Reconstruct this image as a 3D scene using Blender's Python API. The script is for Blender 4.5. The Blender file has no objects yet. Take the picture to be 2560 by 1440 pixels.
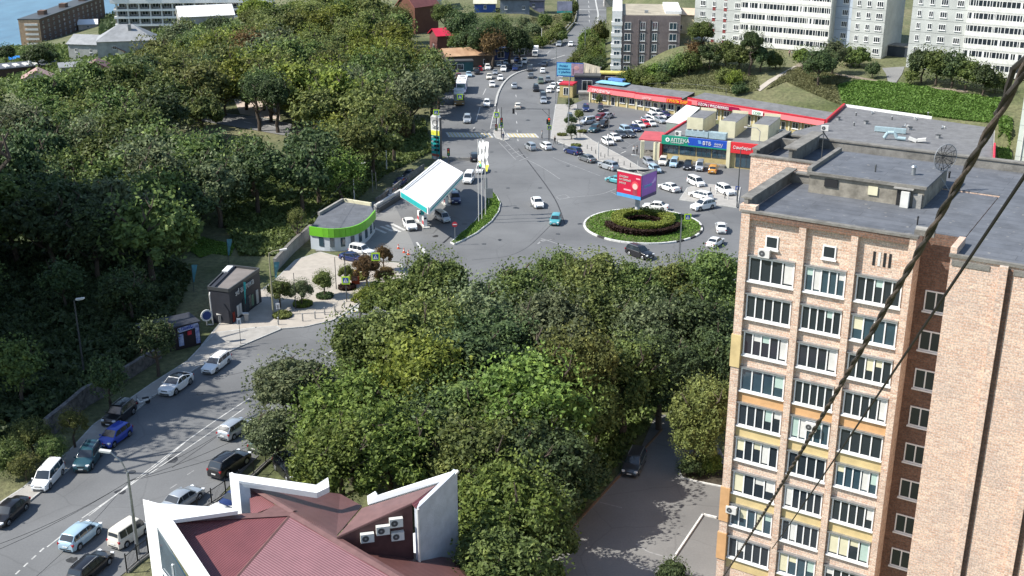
import bpy, math, random
import numpy as np
from mathutils import Vector, Matrix
from mathutils.geometry import tessellate_polygon
R = math.radians
rnd = random.Random(7)
nr = np.random.default_rng(11)
C = bpy.context.scene.collection
SC = bpy.context.scene
# ---------------------------------------------------------------- camera
CAM_H, F_PX, PITCH = 56.0, 2900.0, R(20.252)
cam_d = bpy.data.cameras.new('camera'); cam = bpy.data.objects.new('camera', cam_d); C.objects.link(cam)
cam.location = (0, 0, CAM_H); cam.rotation_euler = (math.pi/2 - PITCH, 0, 0)
cam_d.sensor_width = 36; cam_d.lens = 36*F_PX/2560
cam_d.clip_start = .5; cam_d.clip_end = 30000
SC.camera = cam
# ---------------------------------------------------------------- world + sun
w = bpy.data.worlds.new("World"); SC.world = w; w.use_nodes = True
nt = w.node_tree
sky = nt.nodes.new('ShaderNodeTexSky'); sky.sky_type = 'NISHITA'; sky.sun_disc = False
SUN_EL = 46
sky.sun_elevation = R(SUN_EL); sky.sun_rotation = R(-98)
sky.altitude = 60; sky.air_density = 1.2; sky.dust_density = .6; sky.ozone_density = 1.5
bg = nt.nodes['Background']; bg.inputs['Strength'].default_value = .118
nt.links.new(sky.outputs['Color'], bg.inputs['Color'])
sd = bpy.data.lights.new('sun', 'SUN'); sun = bpy.data.objects.new('sun', sd); C.objects.link(sun)
sd.energy = 4.95; sd.angle = R(.5); sd.color = (1, .95, .86)
az = R(8)
sdir = Vector((math.cos(R(SUN_EL))*math.cos(az), math.cos(R(SUN_EL))*math.sin(az), -math.sin(R(SUN_EL))))
sun.rotation_euler = sdir.to_track_quat('-Z', 'Y').to_euler()
sun.location = (-60, 100, 90)
SC.view_settings.view_transform = 'Standard'; SC.view_settings.look = 'None'
SC.view_settings.gamma = 1; SC.view_settings.exposure = .65
SC.render.engine = 'CYCLES'
SC.cycles.max_bounces = 5; SC.cycles.diffuse_bounces = 2; SC.cycles.glossy_bounces = 2
SC.cycles.transparent_max_bounces = 6; SC.cycles.transmission_bounces = 2
SC.cycles.use_denoising = True
# ---------------------------------------------------------------- measuring: camera rays of photo pixels
CT, ST = math.cos(PITCH), math.sin(PITCH)
def ray(x, y):
    u, v = x-1280, y-720
    return (u, F_PX*CT - v*ST, -(F_PX*ST + v*CT))
def sst(a, b, x):
    t = min(1, max(0, (x-a)/(b-a))); return t*t*(3-2*t)
def gz(X, Y):                       # height of the terrain
    z = 0.0
    q = (-X-100)*1.0 + (Y-350)*.12
    wl = 1-sst(-70, 20, X)
    if q > -30: z -= wl*.21*(q if q > 20 else 20*math.exp((q-20)/20.))
    d = (X-39.5)*.528 + (Y-273)*.849
    xs_ = max(0., Y-330)*.105
    wr = sst(24+xs_, 46+xs_, X)
    if d > 0:
        k = 4*sst(0, 2, d) + 4.5*sst(1, 24, d) + 1.5*sst(24, 48, d) + max(0, d-48)*.07
        z += wr*k
    if Y > 430: z += (1-sst(4, 12, X))*sst(-60, -10, X)*sst(430, 470, Y)*5.
    return max(z, -60)
def P(x, y, z=0.0):                 # photo pixel -> point on the level z
    a, b, c = ray(x, y); t = (CAM_H - z)/(-c)
    return Vector((a*t, b*t, z))
def G(x, y, dz=0.0):                # photo pixel -> point dz above the terrain
    z = 0
    for _ in range(30):
        p = P(x, y, z+dz); zn = gz(p.x, p.y); 
        if abs(zn-z) < .002: break
        z = z + .6*(zn-z)
    return P(x, y, z+dz)
def zat(X, Y, y):                   # height at plan point whose image row is y
    a, b, c = ray(1280, y); return CAM_H + Y*c/b
# ---------------------------------------------------------------- materials
MATS = {}
def M(name, col, rough=.7, metal=0., var=.12, scale=.6, bump=0., col2=None, coat=0., detail=4, spec=.4, emit=None, bscale=None, rnd_obj=0., coord='Object', trans=0.):
    if name in MATS: return MATS[name]
    m = bpy.data.materials.new(name); m.use_nodes = True; n = m.node_tree; N, L = n.nodes, n.links
    b = N['Principled BSDF']
    b.inputs['Roughness'].default_value = rough; b.inputs['Metallic'].default_value = metal
    b.inputs['Specular IOR Level'].default_value = spec
    if coat: b.inputs['Coat Weight'].default_value = coat; b.inputs['Coat Roughness'].default_value = .08
    c1 = tuple(col)+(1,); c2 = tuple(col2)+(1,) if col2 else tuple(max(0, c*(1-2.5*var)) for c in col)+(1,)
    if var > 0 or col2:
        tc = N.new('ShaderNodeTexCoord'); no = N.new('ShaderNodeTexNoise')
        no.inputs['Scale'].default_value = scale; no.inputs['Detail'].default_value = detail; no.inputs['Roughness'].default_value = .65
        L.new(tc.outputs[coord], no.inputs['Vector'])
        cr = N.new('ShaderNodeValToRGB'); cr.color_ramp.elements[0].position = .32; cr.color_ramp.elements[1].position = .68
        cr.color_ramp.elements[0].color = c2; cr.color_ramp.elements[1].color = c1
        L.new(no.outputs['Fac'], cr.inputs['Fac']); out = cr.outputs['Color']
        if rnd_obj:
            oi = N.new('ShaderNodeObjectInfo'); mr = N.new('ShaderNodeMapRange')
            mr.inputs['To Min'].default_value = 1-rnd_obj; mr.inputs['To Max'].default_value = 1+rnd_obj
            L.new(oi.outputs['Random'], mr.inputs['Value'])
            hs = N.new('ShaderNodeHueSaturation'); L.new(mr.outputs['Result'], hs.inputs['Value']); L.new(out, hs.inputs['Color']); out = hs.outputs['Color']
        L.new(out, b.inputs['Base Color'])
        if bump:
            bp = N.new('ShaderNodeBump'); bp.inputs['Strength'].default_value = bump; bp.inputs['Distance'].default_value = .1
            n2 = N.new('ShaderNodeTexNoise'); n2.inputs['Scale'].default_value = bscale or scale*8; n2.inputs['Detail'].default_value = 3
            L.new(tc.outputs[coord], n2.inputs['Vector']); L.new(n2.outputs['Fac'], bp.inputs['Height']); L.new(bp.outputs['Normal'], b.inputs['Normal'])
    else: b.inputs['Base Color'].default_value = c1
    if emit: b.inputs['Emission Color'].default_value = tuple(emit[:3])+(1,); b.inputs['Emission Strength'].default_value = emit[3]
    if trans:
        b.inputs['Transmission Weight'].default_value = trans
    MATS[name] = m; return m
def nodes(name, rough=.8):
    m = bpy.data.materials.new(name); m.use_nodes = True; MATS[name] = m
    b = m.node_tree.nodes['Principled BSDF']; b.inputs['Roughness'].default_value = rough
    return m, m.node_tree.nodes, m.node_tree.links, b
def leafmat(name, c1, c2, c3):
    m, N, L, b = nodes(name, .6)
    tc = N.new('ShaderNodeTexCoord'); no = N.new('ShaderNodeTexNoise'); no.inputs['Scale'].default_value = 5; no.inputs['Detail'].default_value = 3
    L.new(tc.outputs['Object'], no.inputs['Vector'])
    cr = N.new('ShaderNodeValToRGB'); e = cr.color_ramp.elements
    e[0].position = .3; e[0].color = c1+(1,); e[1].position = .72; e[1].color = c3+(1,)
    x = e.new(.5); x.color = c2+(1,)
    L.new(no.outputs['Fac'], cr.inputs['Fac'])
    g = N.new('ShaderNodeNewGeometry'); oi = N.new('ShaderNodeObjectInfo')
    a1 = N.new('ShaderNodeMapRange'); a1.inputs['To Min'].default_value = .74; a1.inputs['To Max'].default_value = 1.26; L.new(g.outputs['Random Per Island'], a1.inputs['Value'])
    a2 = N.new('ShaderNodeMapRange'); a2.inputs['To Min'].default_value = .75; a2.inputs['To Max'].default_value = 1.25; L.new(oi.outputs['Random'], a2.inputs['Value'])
    mu = N.new('ShaderNodeMath'); mu.operation = 'MULTIPLY'; L.new(a1.outputs[0], mu.inputs[0]); L.new(a2.outputs[0], mu.inputs[1])
    a3 = N.new('ShaderNodeMapRange'); a3.inputs['To Min'].default_value = .488; a3.inputs['To Max'].default_value = .518; L.new(oi.outputs['Random'], a3.inputs['Value'])
    hs = N.new('ShaderNodeHueSaturation'); L.new(mu.outputs[0], hs.inputs['Value']); L.new(a3.outputs[0], hs.inputs['Hue']); L.new(cr.outputs['Color'], hs.inputs['Color'])
    L.new(hs.outputs['Color'], b.inputs['Base Color']); b.inputs['Specular IOR Level'].default_value = .25
    tr = N.new('ShaderNodeBsdfTranslucent'); L.new(hs.outputs['Color'], tr.inputs['Color'])
    mx = N.new('ShaderNodeMixShader'); mx.inputs[0].default_value = .3
    L.new(b.outputs[0], mx.inputs[1]); L.new(tr.outputs[0], mx.inputs[2]); L.new(mx.outputs[0], N['Material Output'].inputs['Surface'])
    return m
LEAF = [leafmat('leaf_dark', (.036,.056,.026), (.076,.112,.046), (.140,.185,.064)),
        leafmat('leaf_mid', (.050,.074,.024), (.122,.165,.050), (.220,.265,.070)),
        leafmat('leaf_olive', (.066,.082,.026), (.155,.178,.054), (.265,.275,.080)),
        leafmat('leaf_lime', (.078,.100,.022), (.180,.210,.038), (.290,.310,.055)),
        leafmat('leaf_grey', (.056,.076,.040), (.140,.172,.084), (.235,.265,.130)),
        leafmat('leaf_rust', (.060,.045,.020), (.170,.110,.048), (.270,.180,.075)),
        leafmat('leaf_fresh', (.050,.078,.020), (.135,.195,.042), (.245,.305,.066))]
GRASSL = leafmat('leaf_grass',(.060,.110,.018),(.125,.205,.034),(.210,.300,.055))
IVY = leafmat('leaf_ivy',(.060,.115,.024),(.125,.215,.044),(.205,.310,.070))
DRY = leafmat('leaf_dry',(.130,.140,.058),(.190,.195,.090),(.260,.250,.130))
bark = M('bark', (.11,.085,.065), .9, var=.2, scale=2, bump=.5)
def brickmat(name, ca, cb, mortar, sc=1., stain=(.18,.16,.15)):
    m, N, L, b = nodes(name, .9)
    tc = N.new('ShaderNodeTexCoord'); sx = N.new('ShaderNodeSeparateXYZ'); L.new(tc.outputs['Object'], sx.inputs[0])
    ad = N.new('ShaderNodeMath'); L.new(sx.outputs['X'], ad.inputs[0]); L.new(sx.outputs['Y'], ad.inputs[1])
    cx = N.new('ShaderNodeCombineXYZ'); L.new(ad.outputs[0], cx.inputs['X']); L.new(sx.outputs['Z'], cx.inputs['Y'])
    br = N.new('ShaderNodeTexBrick'); br.inputs['Scale'].default_value = 1
    br.inputs['Brick Width'].default_value = .52*sc; br.inputs['Row Height'].default_value = .19*sc; br.inputs['Mortar Size'].default_value = .022*sc
    br.inputs['Color1'].default_value = ca+(1,); br.inputs['Color2'].default_value = cb+(1,); br.inputs['Mortar'].default_value = mortar+(1,); br.inputs['Bias'].default_value = 0
    L.new(cx.outputs[0], br.inputs['Vector'])
    no = N.new('ShaderNodeTexNoise'); no.inputs['Scale'].default_value = .45; no.inputs['Detail'].default_value = 5; no.inputs['Roughness'].default_value = .7; L.new(tc.outputs['Object'], no.inputs['Vector'])
    mr = N.new('ShaderNodeMapRange'); mr.inputs['From Min'].default_value = .42; mr.inputs['From Max'].default_value = .72; mr.inputs['To Max'].default_value = .55; L.new(no.outputs['Fac'], mr.inputs['Value'])
    mx = N.new('ShaderNodeMixRGB'); mx.inputs['Color2'].default_value = stain+(1,); L.new(mr.outputs[0], mx.inputs['Fac']); L.new(br.outputs['Color'], mx.inputs['Color1'])
    n3 = N.new('ShaderNodeTexNoise'); n3.inputs['Scale'].default_value = 9; n3.inputs['Detail'].default_value = 5; L.new(tc.outputs['Object'], n3.inputs['Vector'])
    m3 = N.new('ShaderNodeMapRange'); m3.inputs['From Min'].default_value=.35; m3.inputs['From Max'].default_value=.65; m3.inputs['To Min'].default_value = .72; m3.inputs['To Max'].default_value = 1.25; L.new(n3.outputs['Fac'], m3.inputs['Value'])
    hs = N.new('ShaderNodeHueSaturation'); L.new(m3.outputs[0], hs.inputs['Value']); L.new(mx.outputs[0], hs.inputs['Color'])
    L.new(hs.outputs[0], b.inputs['Base Color'])
    bp = N.new('ShaderNodeBump'); bp.inputs['Strength'].default_value = .6; bp.inputs['Distance'].default_value = .02; L.new(br.outputs['Fac'], bp.inputs['Height']); bp.invert = True; L.new(bp.outputs[0], b.inputs['Normal'])
    return m
BRICK = brickmat('tan_brick', (.52,.33,.235), (.70,.53,.41), (.57,.50,.43), 1., (.42,.33,.27))
BRICK2 = brickmat('pink_brick', (.52,.34,.25), (.68,.49,.37), (.54,.46,.40), 1., (.42,.35,.31))
BRICK_SHADE = brickmat('shade_brick', (.16,.085,.055), (.22,.12,.08), (.14,.11,.09), 1., (.10,.07,.06))  # brick in a darker tone, shade put into its colour
def corr(name, c1, c2, ang, period=.16):      # corrugated sheet roofing: ribs as bump
    m, N, L, b = nodes(name, .42); b.inputs['Specular IOR Level'].default_value = .5
    tc = N.new('ShaderNodeTexCoord'); mp = N.new('ShaderNodeMapping'); mp.inputs['Rotation'].default_value = (0, 0, R(ang)); L.new(tc.outputs['Object'], mp.inputs['Vector'])
    wv = N.new('ShaderNodeTexWave'); wv.wave_type = 'BANDS'; wv.bands_direction = 'X'; wv.inputs['Scale'].default_value = 1/period/3.1416*.5*6.28/6.28*3.1416/3.1416; wv.inputs['Scale'].default_value = .314/period
    L.new(mp.outputs[0], wv.inputs['Vector'])
    cr = N.new('ShaderNodeValToRGB'); cr.color_ramp.elements[0].color = c2+(1,); cr.color_ramp.elements[1].color = c1+(1,)
    cr.color_ramp.elements[0].position=.0; cr.color_ramp.elements[1].position=.5
    L.new(wv.outputs['Fac'], cr.inputs['Fac'])
    no = N.new('ShaderNodeTexNoise'); no.inputs['Scale'].default_value = .8; no.inputs['Detail'].default_value = 6; L.new(tc.outputs['Object'], no.inputs['Vector'])
    mr = N.new('ShaderNodeMapRange'); mr.inputs['To Min'].default_value = .75; mr.inputs['To Max'].default_value = 1.2; L.new(no.outputs['Fac'], mr.inputs['Value'])
    hs = N.new('ShaderNodeHueSaturation'); L.new(mr.outputs[0], hs.inputs['Value']); L.new(cr.outputs[0], hs.inputs['Color']); L.new(hs.outputs[0], b.inputs['Base Color'])
    bp = N.new('ShaderNodeBump'); bp.inputs['Strength'].default_value = .4; bp.inputs['Distance'].default_value = .04; L.new(wv.outputs['Fac'], bp.inputs['Height']); L.new(bp.outputs[0], b.inputs['Normal'])
    return m
# asphalt: patches, cracks, tyre-worn tone
def asphalt(name, base, dark, patch=.35):
    m, N, L, b = nodes(name, .85)
    tc = N.new('ShaderNodeTexCoord')
    n1 = N.new('ShaderNodeTexNoise'); n1.inputs['Scale'].default_value = .07; n1.inputs['Detail'].default_value = 7; n1.inputs['Roughness'].default_value = .6; L.new(tc.outputs['Object'], n1.inputs['Vector'])
    n2 = N.new('ShaderNodeTexNoise'); n2.inputs['Scale'].default_value = 6; n2.inputs['Detail'].default_value = 5; L.new(tc.outputs['Object'], n2.inputs['Vector'])
    cr = N.new('ShaderNodeValToRGB'); cr.color_ramp.elements[0].position = .35; cr.color_ramp.elements[1].position = .62
    cr.color_ramp.elements[0].color = dark+(1,); cr.color_ramp.elements[1].color = base+(1,); L.new(n1.outputs['Fac'], cr.inputs['Fac'])
    mr = N.new('ShaderNodeMapRange'); mr.inputs['To Min'].default_value = .82; mr.inputs['To Max'].default_value = 1.18; L.new(n2.outputs['Fac'], mr.inputs['Value'])
    hs = N.new('ShaderNodeHueSaturation'); L.new(mr.outputs[0], hs.inputs['Value']); L.new(cr.outputs[0], hs.inputs['Color'])
    vo = N.new('ShaderNodeTexVoronoi'); vo.feature = 'DISTANCE_TO_EDGE'; vo.inputs['Scale'].default_value = .11
    n4 = N.new('ShaderNodeTexNoise'); n4.inputs['Scale'].default_value = .5; n4.inputs['Detail'].default_value = 6; L.new(tc.outputs['Object'], n4.inputs['Vector'])
    mm = N.new('ShaderNodeMixRGB'); mm.inputs['Fac'].default_value = .75; mm.blend_type = 'ADD'; L.new(tc.outputs['Object'], mm.inputs['Color1']); L.new(n4.outputs['Color'], mm.inputs['Color2'])
    ml = N.new('ShaderNodeVectorMath'); ml.operation = 'SCALE'; ml.inputs['Scale'].default_value = 1.0; L.new(mm.outputs[0], ml.inputs[0]); L.new(ml.outputs[0], vo.inputs['Vector'])
    mc = N.new('ShaderNodeMapRange'); mc.inputs['From Max'].default_value = .012; mc.inputs['To Min'].default_value = .22; mc.inputs['To Max'].default_value = 0; L.new(vo.outputs['Distance'], mc.inputs['Value'])
    m2 = N.new('ShaderNodeMixRGB'); m2.inputs['Color2'].default_value = (.035,.035,.035,1); L.new(mc.outputs[0], m2.inputs['Fac']); L.new(hs.outputs[0], m2.inputs['Color1'])
    # mended patches
    br = N.new('ShaderNodeTexBrick'); br.inputs['Scale'].default_value = .075; br.inputs['Mortar Size'].default_value = .0; br.offset = .37; br.squash = 1.7; br.squash_frequency = 3
    br.inputs['Color1'].default_value = (0,0,0,1); br.inputs['Color2'].default_value = (1,1,1,1); br.inputs['Bias'].default_value = -.72; L.new(tc.outputs['Object'], br.inputs['Vector'])
    m3 = N.new('ShaderNodeMixRGB'); m3.blend_type = 'MULTIPLY'; m3.inputs['Color2'].default_value = (.80,.80,.81,1)
    sm = N.new('ShaderNodeMath'); sm.operation = 'MULTIPLY'; sm.inputs[1].default_value = patch; L.new(br.outputs['Color'], sm.inputs[0]); L.new(sm.outputs[0], m3.inputs['Fac'])
    L.new(m2.outputs[0], m3.inputs['Color1']); L.new(m3.outputs[0], b.inputs['Base Color'])
    bp = N.new('ShaderNodeBump'); bp.inputs['Strength'].default_value = .25; bp.inputs['Distance'].default_value = .02; L.new(n2.outputs['Fac'], bp.inputs['Height']); L.new(bp.outputs[0], b.inputs['Normal'])
    return m
ASPH = asphalt('asphalt', (.150,.154,.158), (.108,.111,.115), .8)
ASPH2 = asphalt('yard_asphalt', (.188,.186,.182), (.135,.134,.132), 1.)
PAVE = M('paving', (.36,.345,.32), .85, var=.08, scale=.9, bump=.2, bscale=9)
PAVE2 = M('paving_warm', (.42,.38,.33), .85, var=.08, scale=.9)
KERB = M('kerb_stone', (.50,.50,.48), .8, var=.15, scale=1.4)
WPAINT = M('road_paint', (.62,.62,.60), .7, var=.22, scale=1.7, detail=6)
YPAINT = M('yellow_road_paint', (.62,.50,.20), .7, var=.22, scale=1.7, detail=6)
FPAINT = M('faded_road_paint', (.34,.34,.34), .7, var=.2, scale=2.2, detail=6)
WHITE = M('white_paint', (.80,.80,.79), .5, var=.03, scale=1.5)
OFFW = M('off_white_paint', (.66,.65,.62), .6, var=.08, scale=1.2)
GREY = M('grey_metal', (.33,.34,.35), .5, .3, var=.08)
DGREY = M('dark_grey_metal', (.09,.095,.10), .5, .3, var=.08)
BLACK = M('black_plastic', (.018,.018,.02), .5, var=.05)
RUBBER = M('rubber', (.022,.022,.023), .85, var=.1)
GALV = M('galvanised', (.42,.44,.46), .4, .7, var=.12, scale=3)
CONC = M('concrete', (.33,.32,.30), .9, var=.14, scale=.8, bump=.3)
CONCD = M('weathered_concrete', (.23,.22,.20), .9, var=.2, scale=1.1, bump=.3)
def roofmat(name, ca, cb, seam):
    m, N, L, b = nodes(name, .78)
    tc = N.new('ShaderNodeTexCoord'); br = N.new('ShaderNodeTexBrick'); br.inputs['Scale'].default_value = 1; br.inputs['Brick Width'].default_value = 7.5; br.inputs['Row Height'].default_value = 1.0; br.inputs['Mortar Size'].default_value = .035; br.inputs['Mortar Smooth'].default_value = .6
    br.inputs['Color1'].default_value = ca+(1,); br.inputs['Color2'].default_value = cb+(1,); br.inputs['Mortar'].default_value = seam+(1,); L.new(tc.outputs['Object'], br.inputs['Vector'])
    n1 = N.new('ShaderNodeTexNoise'); n1.inputs['Scale'].default_value = .6; n1.inputs['Detail'].default_value = 8; n1.inputs['Roughness'].default_value = .7; L.new(tc.outputs['Object'], n1.inputs['Vector'])
    mr = N.new('ShaderNodeMapRange'); mr.inputs['From Min'].default_value = .3; mr.inputs['From Max'].default_value = .7; mr.inputs['To Min'].default_value = .72; mr.inputs['To Max'].default_value = 1.3; L.new(n1.outputs['Fac'], mr.inputs['Value'])
    hs = N.new('ShaderNodeHueSaturation'); L.new(mr.outputs[0], hs.inputs['Value']); L.new(br.outputs['Color'], hs.inputs['Color'])
    vo = N.new('ShaderNodeTexNoise'); vo.inputs['Scale'].default_value = 2.2; vo.inputs['Detail'].default_value = 3; L.new(tc.outputs['Object'], vo.inputs['Vector'])
    m2 = N.new('ShaderNodeMapRange'); m2.inputs['From Min'].default_value = .66; m2.inputs['From Max'].default_value = .70; m2.inputs['To Max'].default_value = .55; L.new(vo.outputs['Fac'], m2.inputs['Value'])
    mx = N.new('ShaderNodeMixRGB'); mx.inputs['Color2'].default_value = (.26,.25,.23,1); L.new(m2.outputs[0], mx.inputs['Fac']); L.new(hs.outputs[0], mx.inputs['Color1']); L.new(mx.outputs[0], b.inputs['Base Color'])
    bp = N.new('ShaderNodeBump'); bp.inputs['Strength'].default_value = .3; bp.inputs['Distance'].default_value = .05; L.new(n1.outputs['Fac'], bp.inputs['Height']); L.new(bp.outputs[0], b.inputs['Normal']); return m
ROOFF = roofmat('bitumen_roof', (.098,.106,.122), (.112,.120,.136), (.066,.070,.078))
ROOFF2 = roofmat('bitumen_roof_grey', (.140,.142,.150), (.158,.160,.166), (.10,.10,.105))
GLASS = M('dark_glass', (.022,.03,.038), .08, var=0, spec=.8)
GLASSB = M('blue_glass', (.04,.075,.10), .06, var=.1, scale=.7, spec=.9)
RED = M('red_sheet', (.55,.03,.05), .45, var=.08)
CREAM = M('cream_panel', (.66,.62,.44), .7, var=.08)
OCHRE = M('ochre_render', (.52,.42,.20), .8, var=.12)
GREENS = M('green_sign', (.01,.24,.15), .5, var=.04)
BLUES = M('blue_sign', (.012,.07,.42), .5, var=.04)
TEAL = M('teal_sheet', (.03,.40,.40), .4, var=.05)
YELL = M('fluorescent_yellow', (.60,.78,.06), .5, var=.03)
# ---------------------------------------------------------------- mesh building
class MB:
    def __init__(s, mat4=None): s.v=[]; s.f=[]; s.m=[]; s.mats=[]; s.T=mat4 or Matrix()
    def mi(s, mat):
        if mat not in s.mats: s.mats.append(mat)
        return s.mats.index(mat)
    def add(s, vs, fs, mat):
        o=len(s.v); k=s.mi(mat); s.v += [tuple(s.T@Vector(p)) for p in vs]
        for f in fs: s.f.append(tuple(o+i for i in f)); s.m.append(k)
        return s
    def box(s, c, d, mat, rz=0, rx=0, ry=0):
        h=[x/2 for x in d]; Rm=Matrix.Rotation(rz,3,'Z')@Matrix.Rotation(ry,3,'Y')@Matrix.Rotation(rx,3,'X')
        vs=[Rm@Vector((h[0]*a,h[1]*b,h[2]*e))+Vector(c) for e in (-1,1) for b in (-1,1) for a in (-1,1)]
        return s.add(vs,[(0,2,3,1),(4,5,7,6),(0,1,5,4),(2,6,7,3),(0,4,6,2),(1,3,7,5)],mat)
    def b2(s, a, b, mat): # box from two corners
        return s.box([(a[i]+b[i])/2 for i in range(3)],[abs(b[i]-a[i]) for i in range(3)],mat)
    def prism(s, poly, z0, z1, mat, top=None, side=True):
        n=len(poly); ar=sum(poly[i][0]*poly[(i+1)%n][1]-poly[(i+1)%n][0]*poly[i][1] for i in range(n))
        if ar<0: poly=poly[::-1]
        tri=tessellate_polygon([[Vector((p[0],p[1],0)) for p in poly]])
        vs=[(p[0],p[1],z0) for p in poly]+[(p[0],p[1],z1) for p in poly]
        T=[]
        for t in tri:
            a,b,c=[poly[i] for i in t]
            cr=(b[0]-a[0])*(c[1]-a[1])-(b[1]-a[1])*(c[0]-a[0]); T.append(t if cr>0 else (t[0],t[2],t[1]))
        s.add(vs,[tuple(i+n for i in t) for t in T],top or mat)
        if side: s.add(vs,[(i,(i+1)%n,(i+1)%n+n,i+n) for i in range(n)]+[tuple(reversed(t)) for t in T],mat)
        return s
    def sheet(s, pts, mat):
        tri=tessellate_polygon([[Vector((p[0],p[1],0)) for p in pts]]); T=[]
        for t in tri:
            a,b,c=[pts[i] for i in t]; cr=(b[0]-a[0])*(c[1]-a[1])-(b[1]-a[1])*(c[0]-a[0]); T.append(t if cr>0 else (t[0],t[2],t[1]))
        return s.add(pts,T,mat)
    def poly3(s, pts, mat, th=0.0):
        """planar-ish polygon in space, optional thickness th against its normal"""
        pts=[Vector(p) for p in pts]; n=Vector((0,0,0))
        for i in range(len(pts)): n+=pts[i].cross(pts[(i+1)%len(pts)])
        n.normalize(); N=len(pts)
        ax=Vector((0,0,1)) if abs(n.z)<.9 else Vector((1,0,0)); e1=n.cross(ax).normalized(); e2=n.cross(e1)
        tri=tessellate_polygon([[Vector((p.dot(e1),p.dot(e2),0)) for p in pts]]); T=[]
        for t in tri:
            a,b,c=[pts[i] for i in t]; T.append(t if (b-a).cross(c-a).dot(n)>0 else (t[0],t[2],t[1]))
        if not th: return s.add(pts,T,mat)
        vs=pts+[p-n*th for p in pts]
        return s.add(vs,T+[tuple(i+N for i in reversed(t)) for t in T]+[(i,i+N,(i+1)%N+N,(i+1)%N) for i in range(N)],mat)
    def cyl(s, a, b, r0, r1=None, mat=None, n=10, caps=True):
        a=Vector(a); b=Vector(b); r1=r0 if r1 is None else r1; d=(b-a).normalized()
        ax=Vector((0,0,1)) if abs(d.z)<.9 else Vector((1,0,0)); e1=d.cross(ax).normalized(); e2=d.cross(e1)
        vs=[]
        for p,r in ((a,r0),(b,r1)):
            for i in range(n):
                t=2*math.pi*i/n; vs.append(p+e1*(r*math.cos(t))+e2*(r*math.sin(t)))
        fs=[(i,i+n,(i+1)%n+n,(i+1)%n) for i in range(n)]
        if caps: fs+=[tuple(range(n)),tuple(range(2*n-1,n-1,-1))]
        return s.add(vs,fs,mat)
    def tube(s, pts, r, mat, n=8):
        for i in range(len(pts)-1): s.cyl(pts[i],pts[i+1],r if not callable(r) else r(i),r if not callable(r) else r(i+1),mat,n)
        return s
    def ball(s, c, r, mat, seg=10, rings=6, sc=(1,1,1)):
        c=Vector(c); vs=[c+Vector((0,0,r*sc[2]))]
        for i in range(1,rings):
            for j in range(seg):
                a=math.pi*i/rings; t=2*math.pi*j/seg; vs.append(c+Vector((r*sc[0]*math.sin(a)*math.cos(t),r*sc[1]*math.sin(a)*math.sin(t),r*sc[2]*math.cos(a))))
        vs.append(c-Vector((0,0,r*sc[2]))); fs=[]
        for j in range(seg): fs.append((0,1+j,1+(j+1)%seg)); fs.append((len(vs)-1,len(vs)-1-seg+(j+1)%seg,len(vs)-1-seg+j))
        for i in range(rings-2):
            for j in range(seg): a=1+i*seg+j; b=1+i*seg+(j+1)%seg; fs.append((a,a+seg,b+seg,b))
        return s.add(vs,fs,mat)
    def mesh(s, name, smooth=None):
        me=bpy.data.meshes.new(name); me.from_pydata(s.v,[],s.f)
        for m in s.mats: me.materials.append(m)
        me.polygons.foreach_set('material_index', s.m)
        if smooth is not None:
            me.polygons.foreach_set('use_smooth',[True]*len(s.f)); me.set_sharp_from_angle(angle=R(smooth))
        me.update(); return me
    def build(s, name, parent=None, smooth=None, **k):
        if not s.f: return None
        return link(name, s.mesh(name, smooth), parent, **k)
def link(name, data, parent=None, loc=None, rz=None, label=None, cat=None, group=None, kind=None, sc=None):
    o=bpy.data.objects.new(name, data); C.objects.link(o)
    if parent: o.parent=parent
    if loc is not None: o.location=loc
    if rz is not None: o.rotation_euler=(0,0,rz)
    if sc is not None: o.scale=sc
    for a,b in (('label',label),('category',cat),('group',group),('kind',kind)):
        if b: o[a]=b
    return o
def thing(name, label, cat, loc=(0,0,0), rz=0, group=None, sc=None): return link(name, None, None, loc, rz, label, cat, group, None, sc)
def struct(mb, name, label=None): return mb.build(name, kind='structure', label=label)
def copy_tree(o, parent=None):
    c=o.copy(); C.objects.link(c); c.parent=parent
    for ch in list(o.children): copy_tree(ch, c)
    return c
def relabel(o, label, group=None):
    o['label']=label
    if group: o['group']=group
def text(body, size, mat, parent, loc, rz=0., tilt=90, name='lettering', align='LEFT', depth=.03, sx=1.):
    cu=bpy.data.curves.new('t','FONT'); cu.body=body; cu.size=size; cu.extrude=depth; cu.align_x=align; cu.resolution_u=2
    t=bpy.data.objects.new('t',cu); C.objects.link(t)
    me=bpy.data.meshes.new_from_object(t.evaluated_get(bpy.context.evaluated_depsgraph_get()))
    bpy.data.objects.remove(t); bpy.data.curves.remove(cu)
    me.materials.clear(); me.materials.append(mat)
    o=link(name,me,parent); o.location=loc; o.rotation_euler=(R(tilt),0,rz); o.scale=(sx,1,1)
    return o
def pl(pts, off=0): return [tuple(P(x,y,off)) for x,y in pts]
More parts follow.
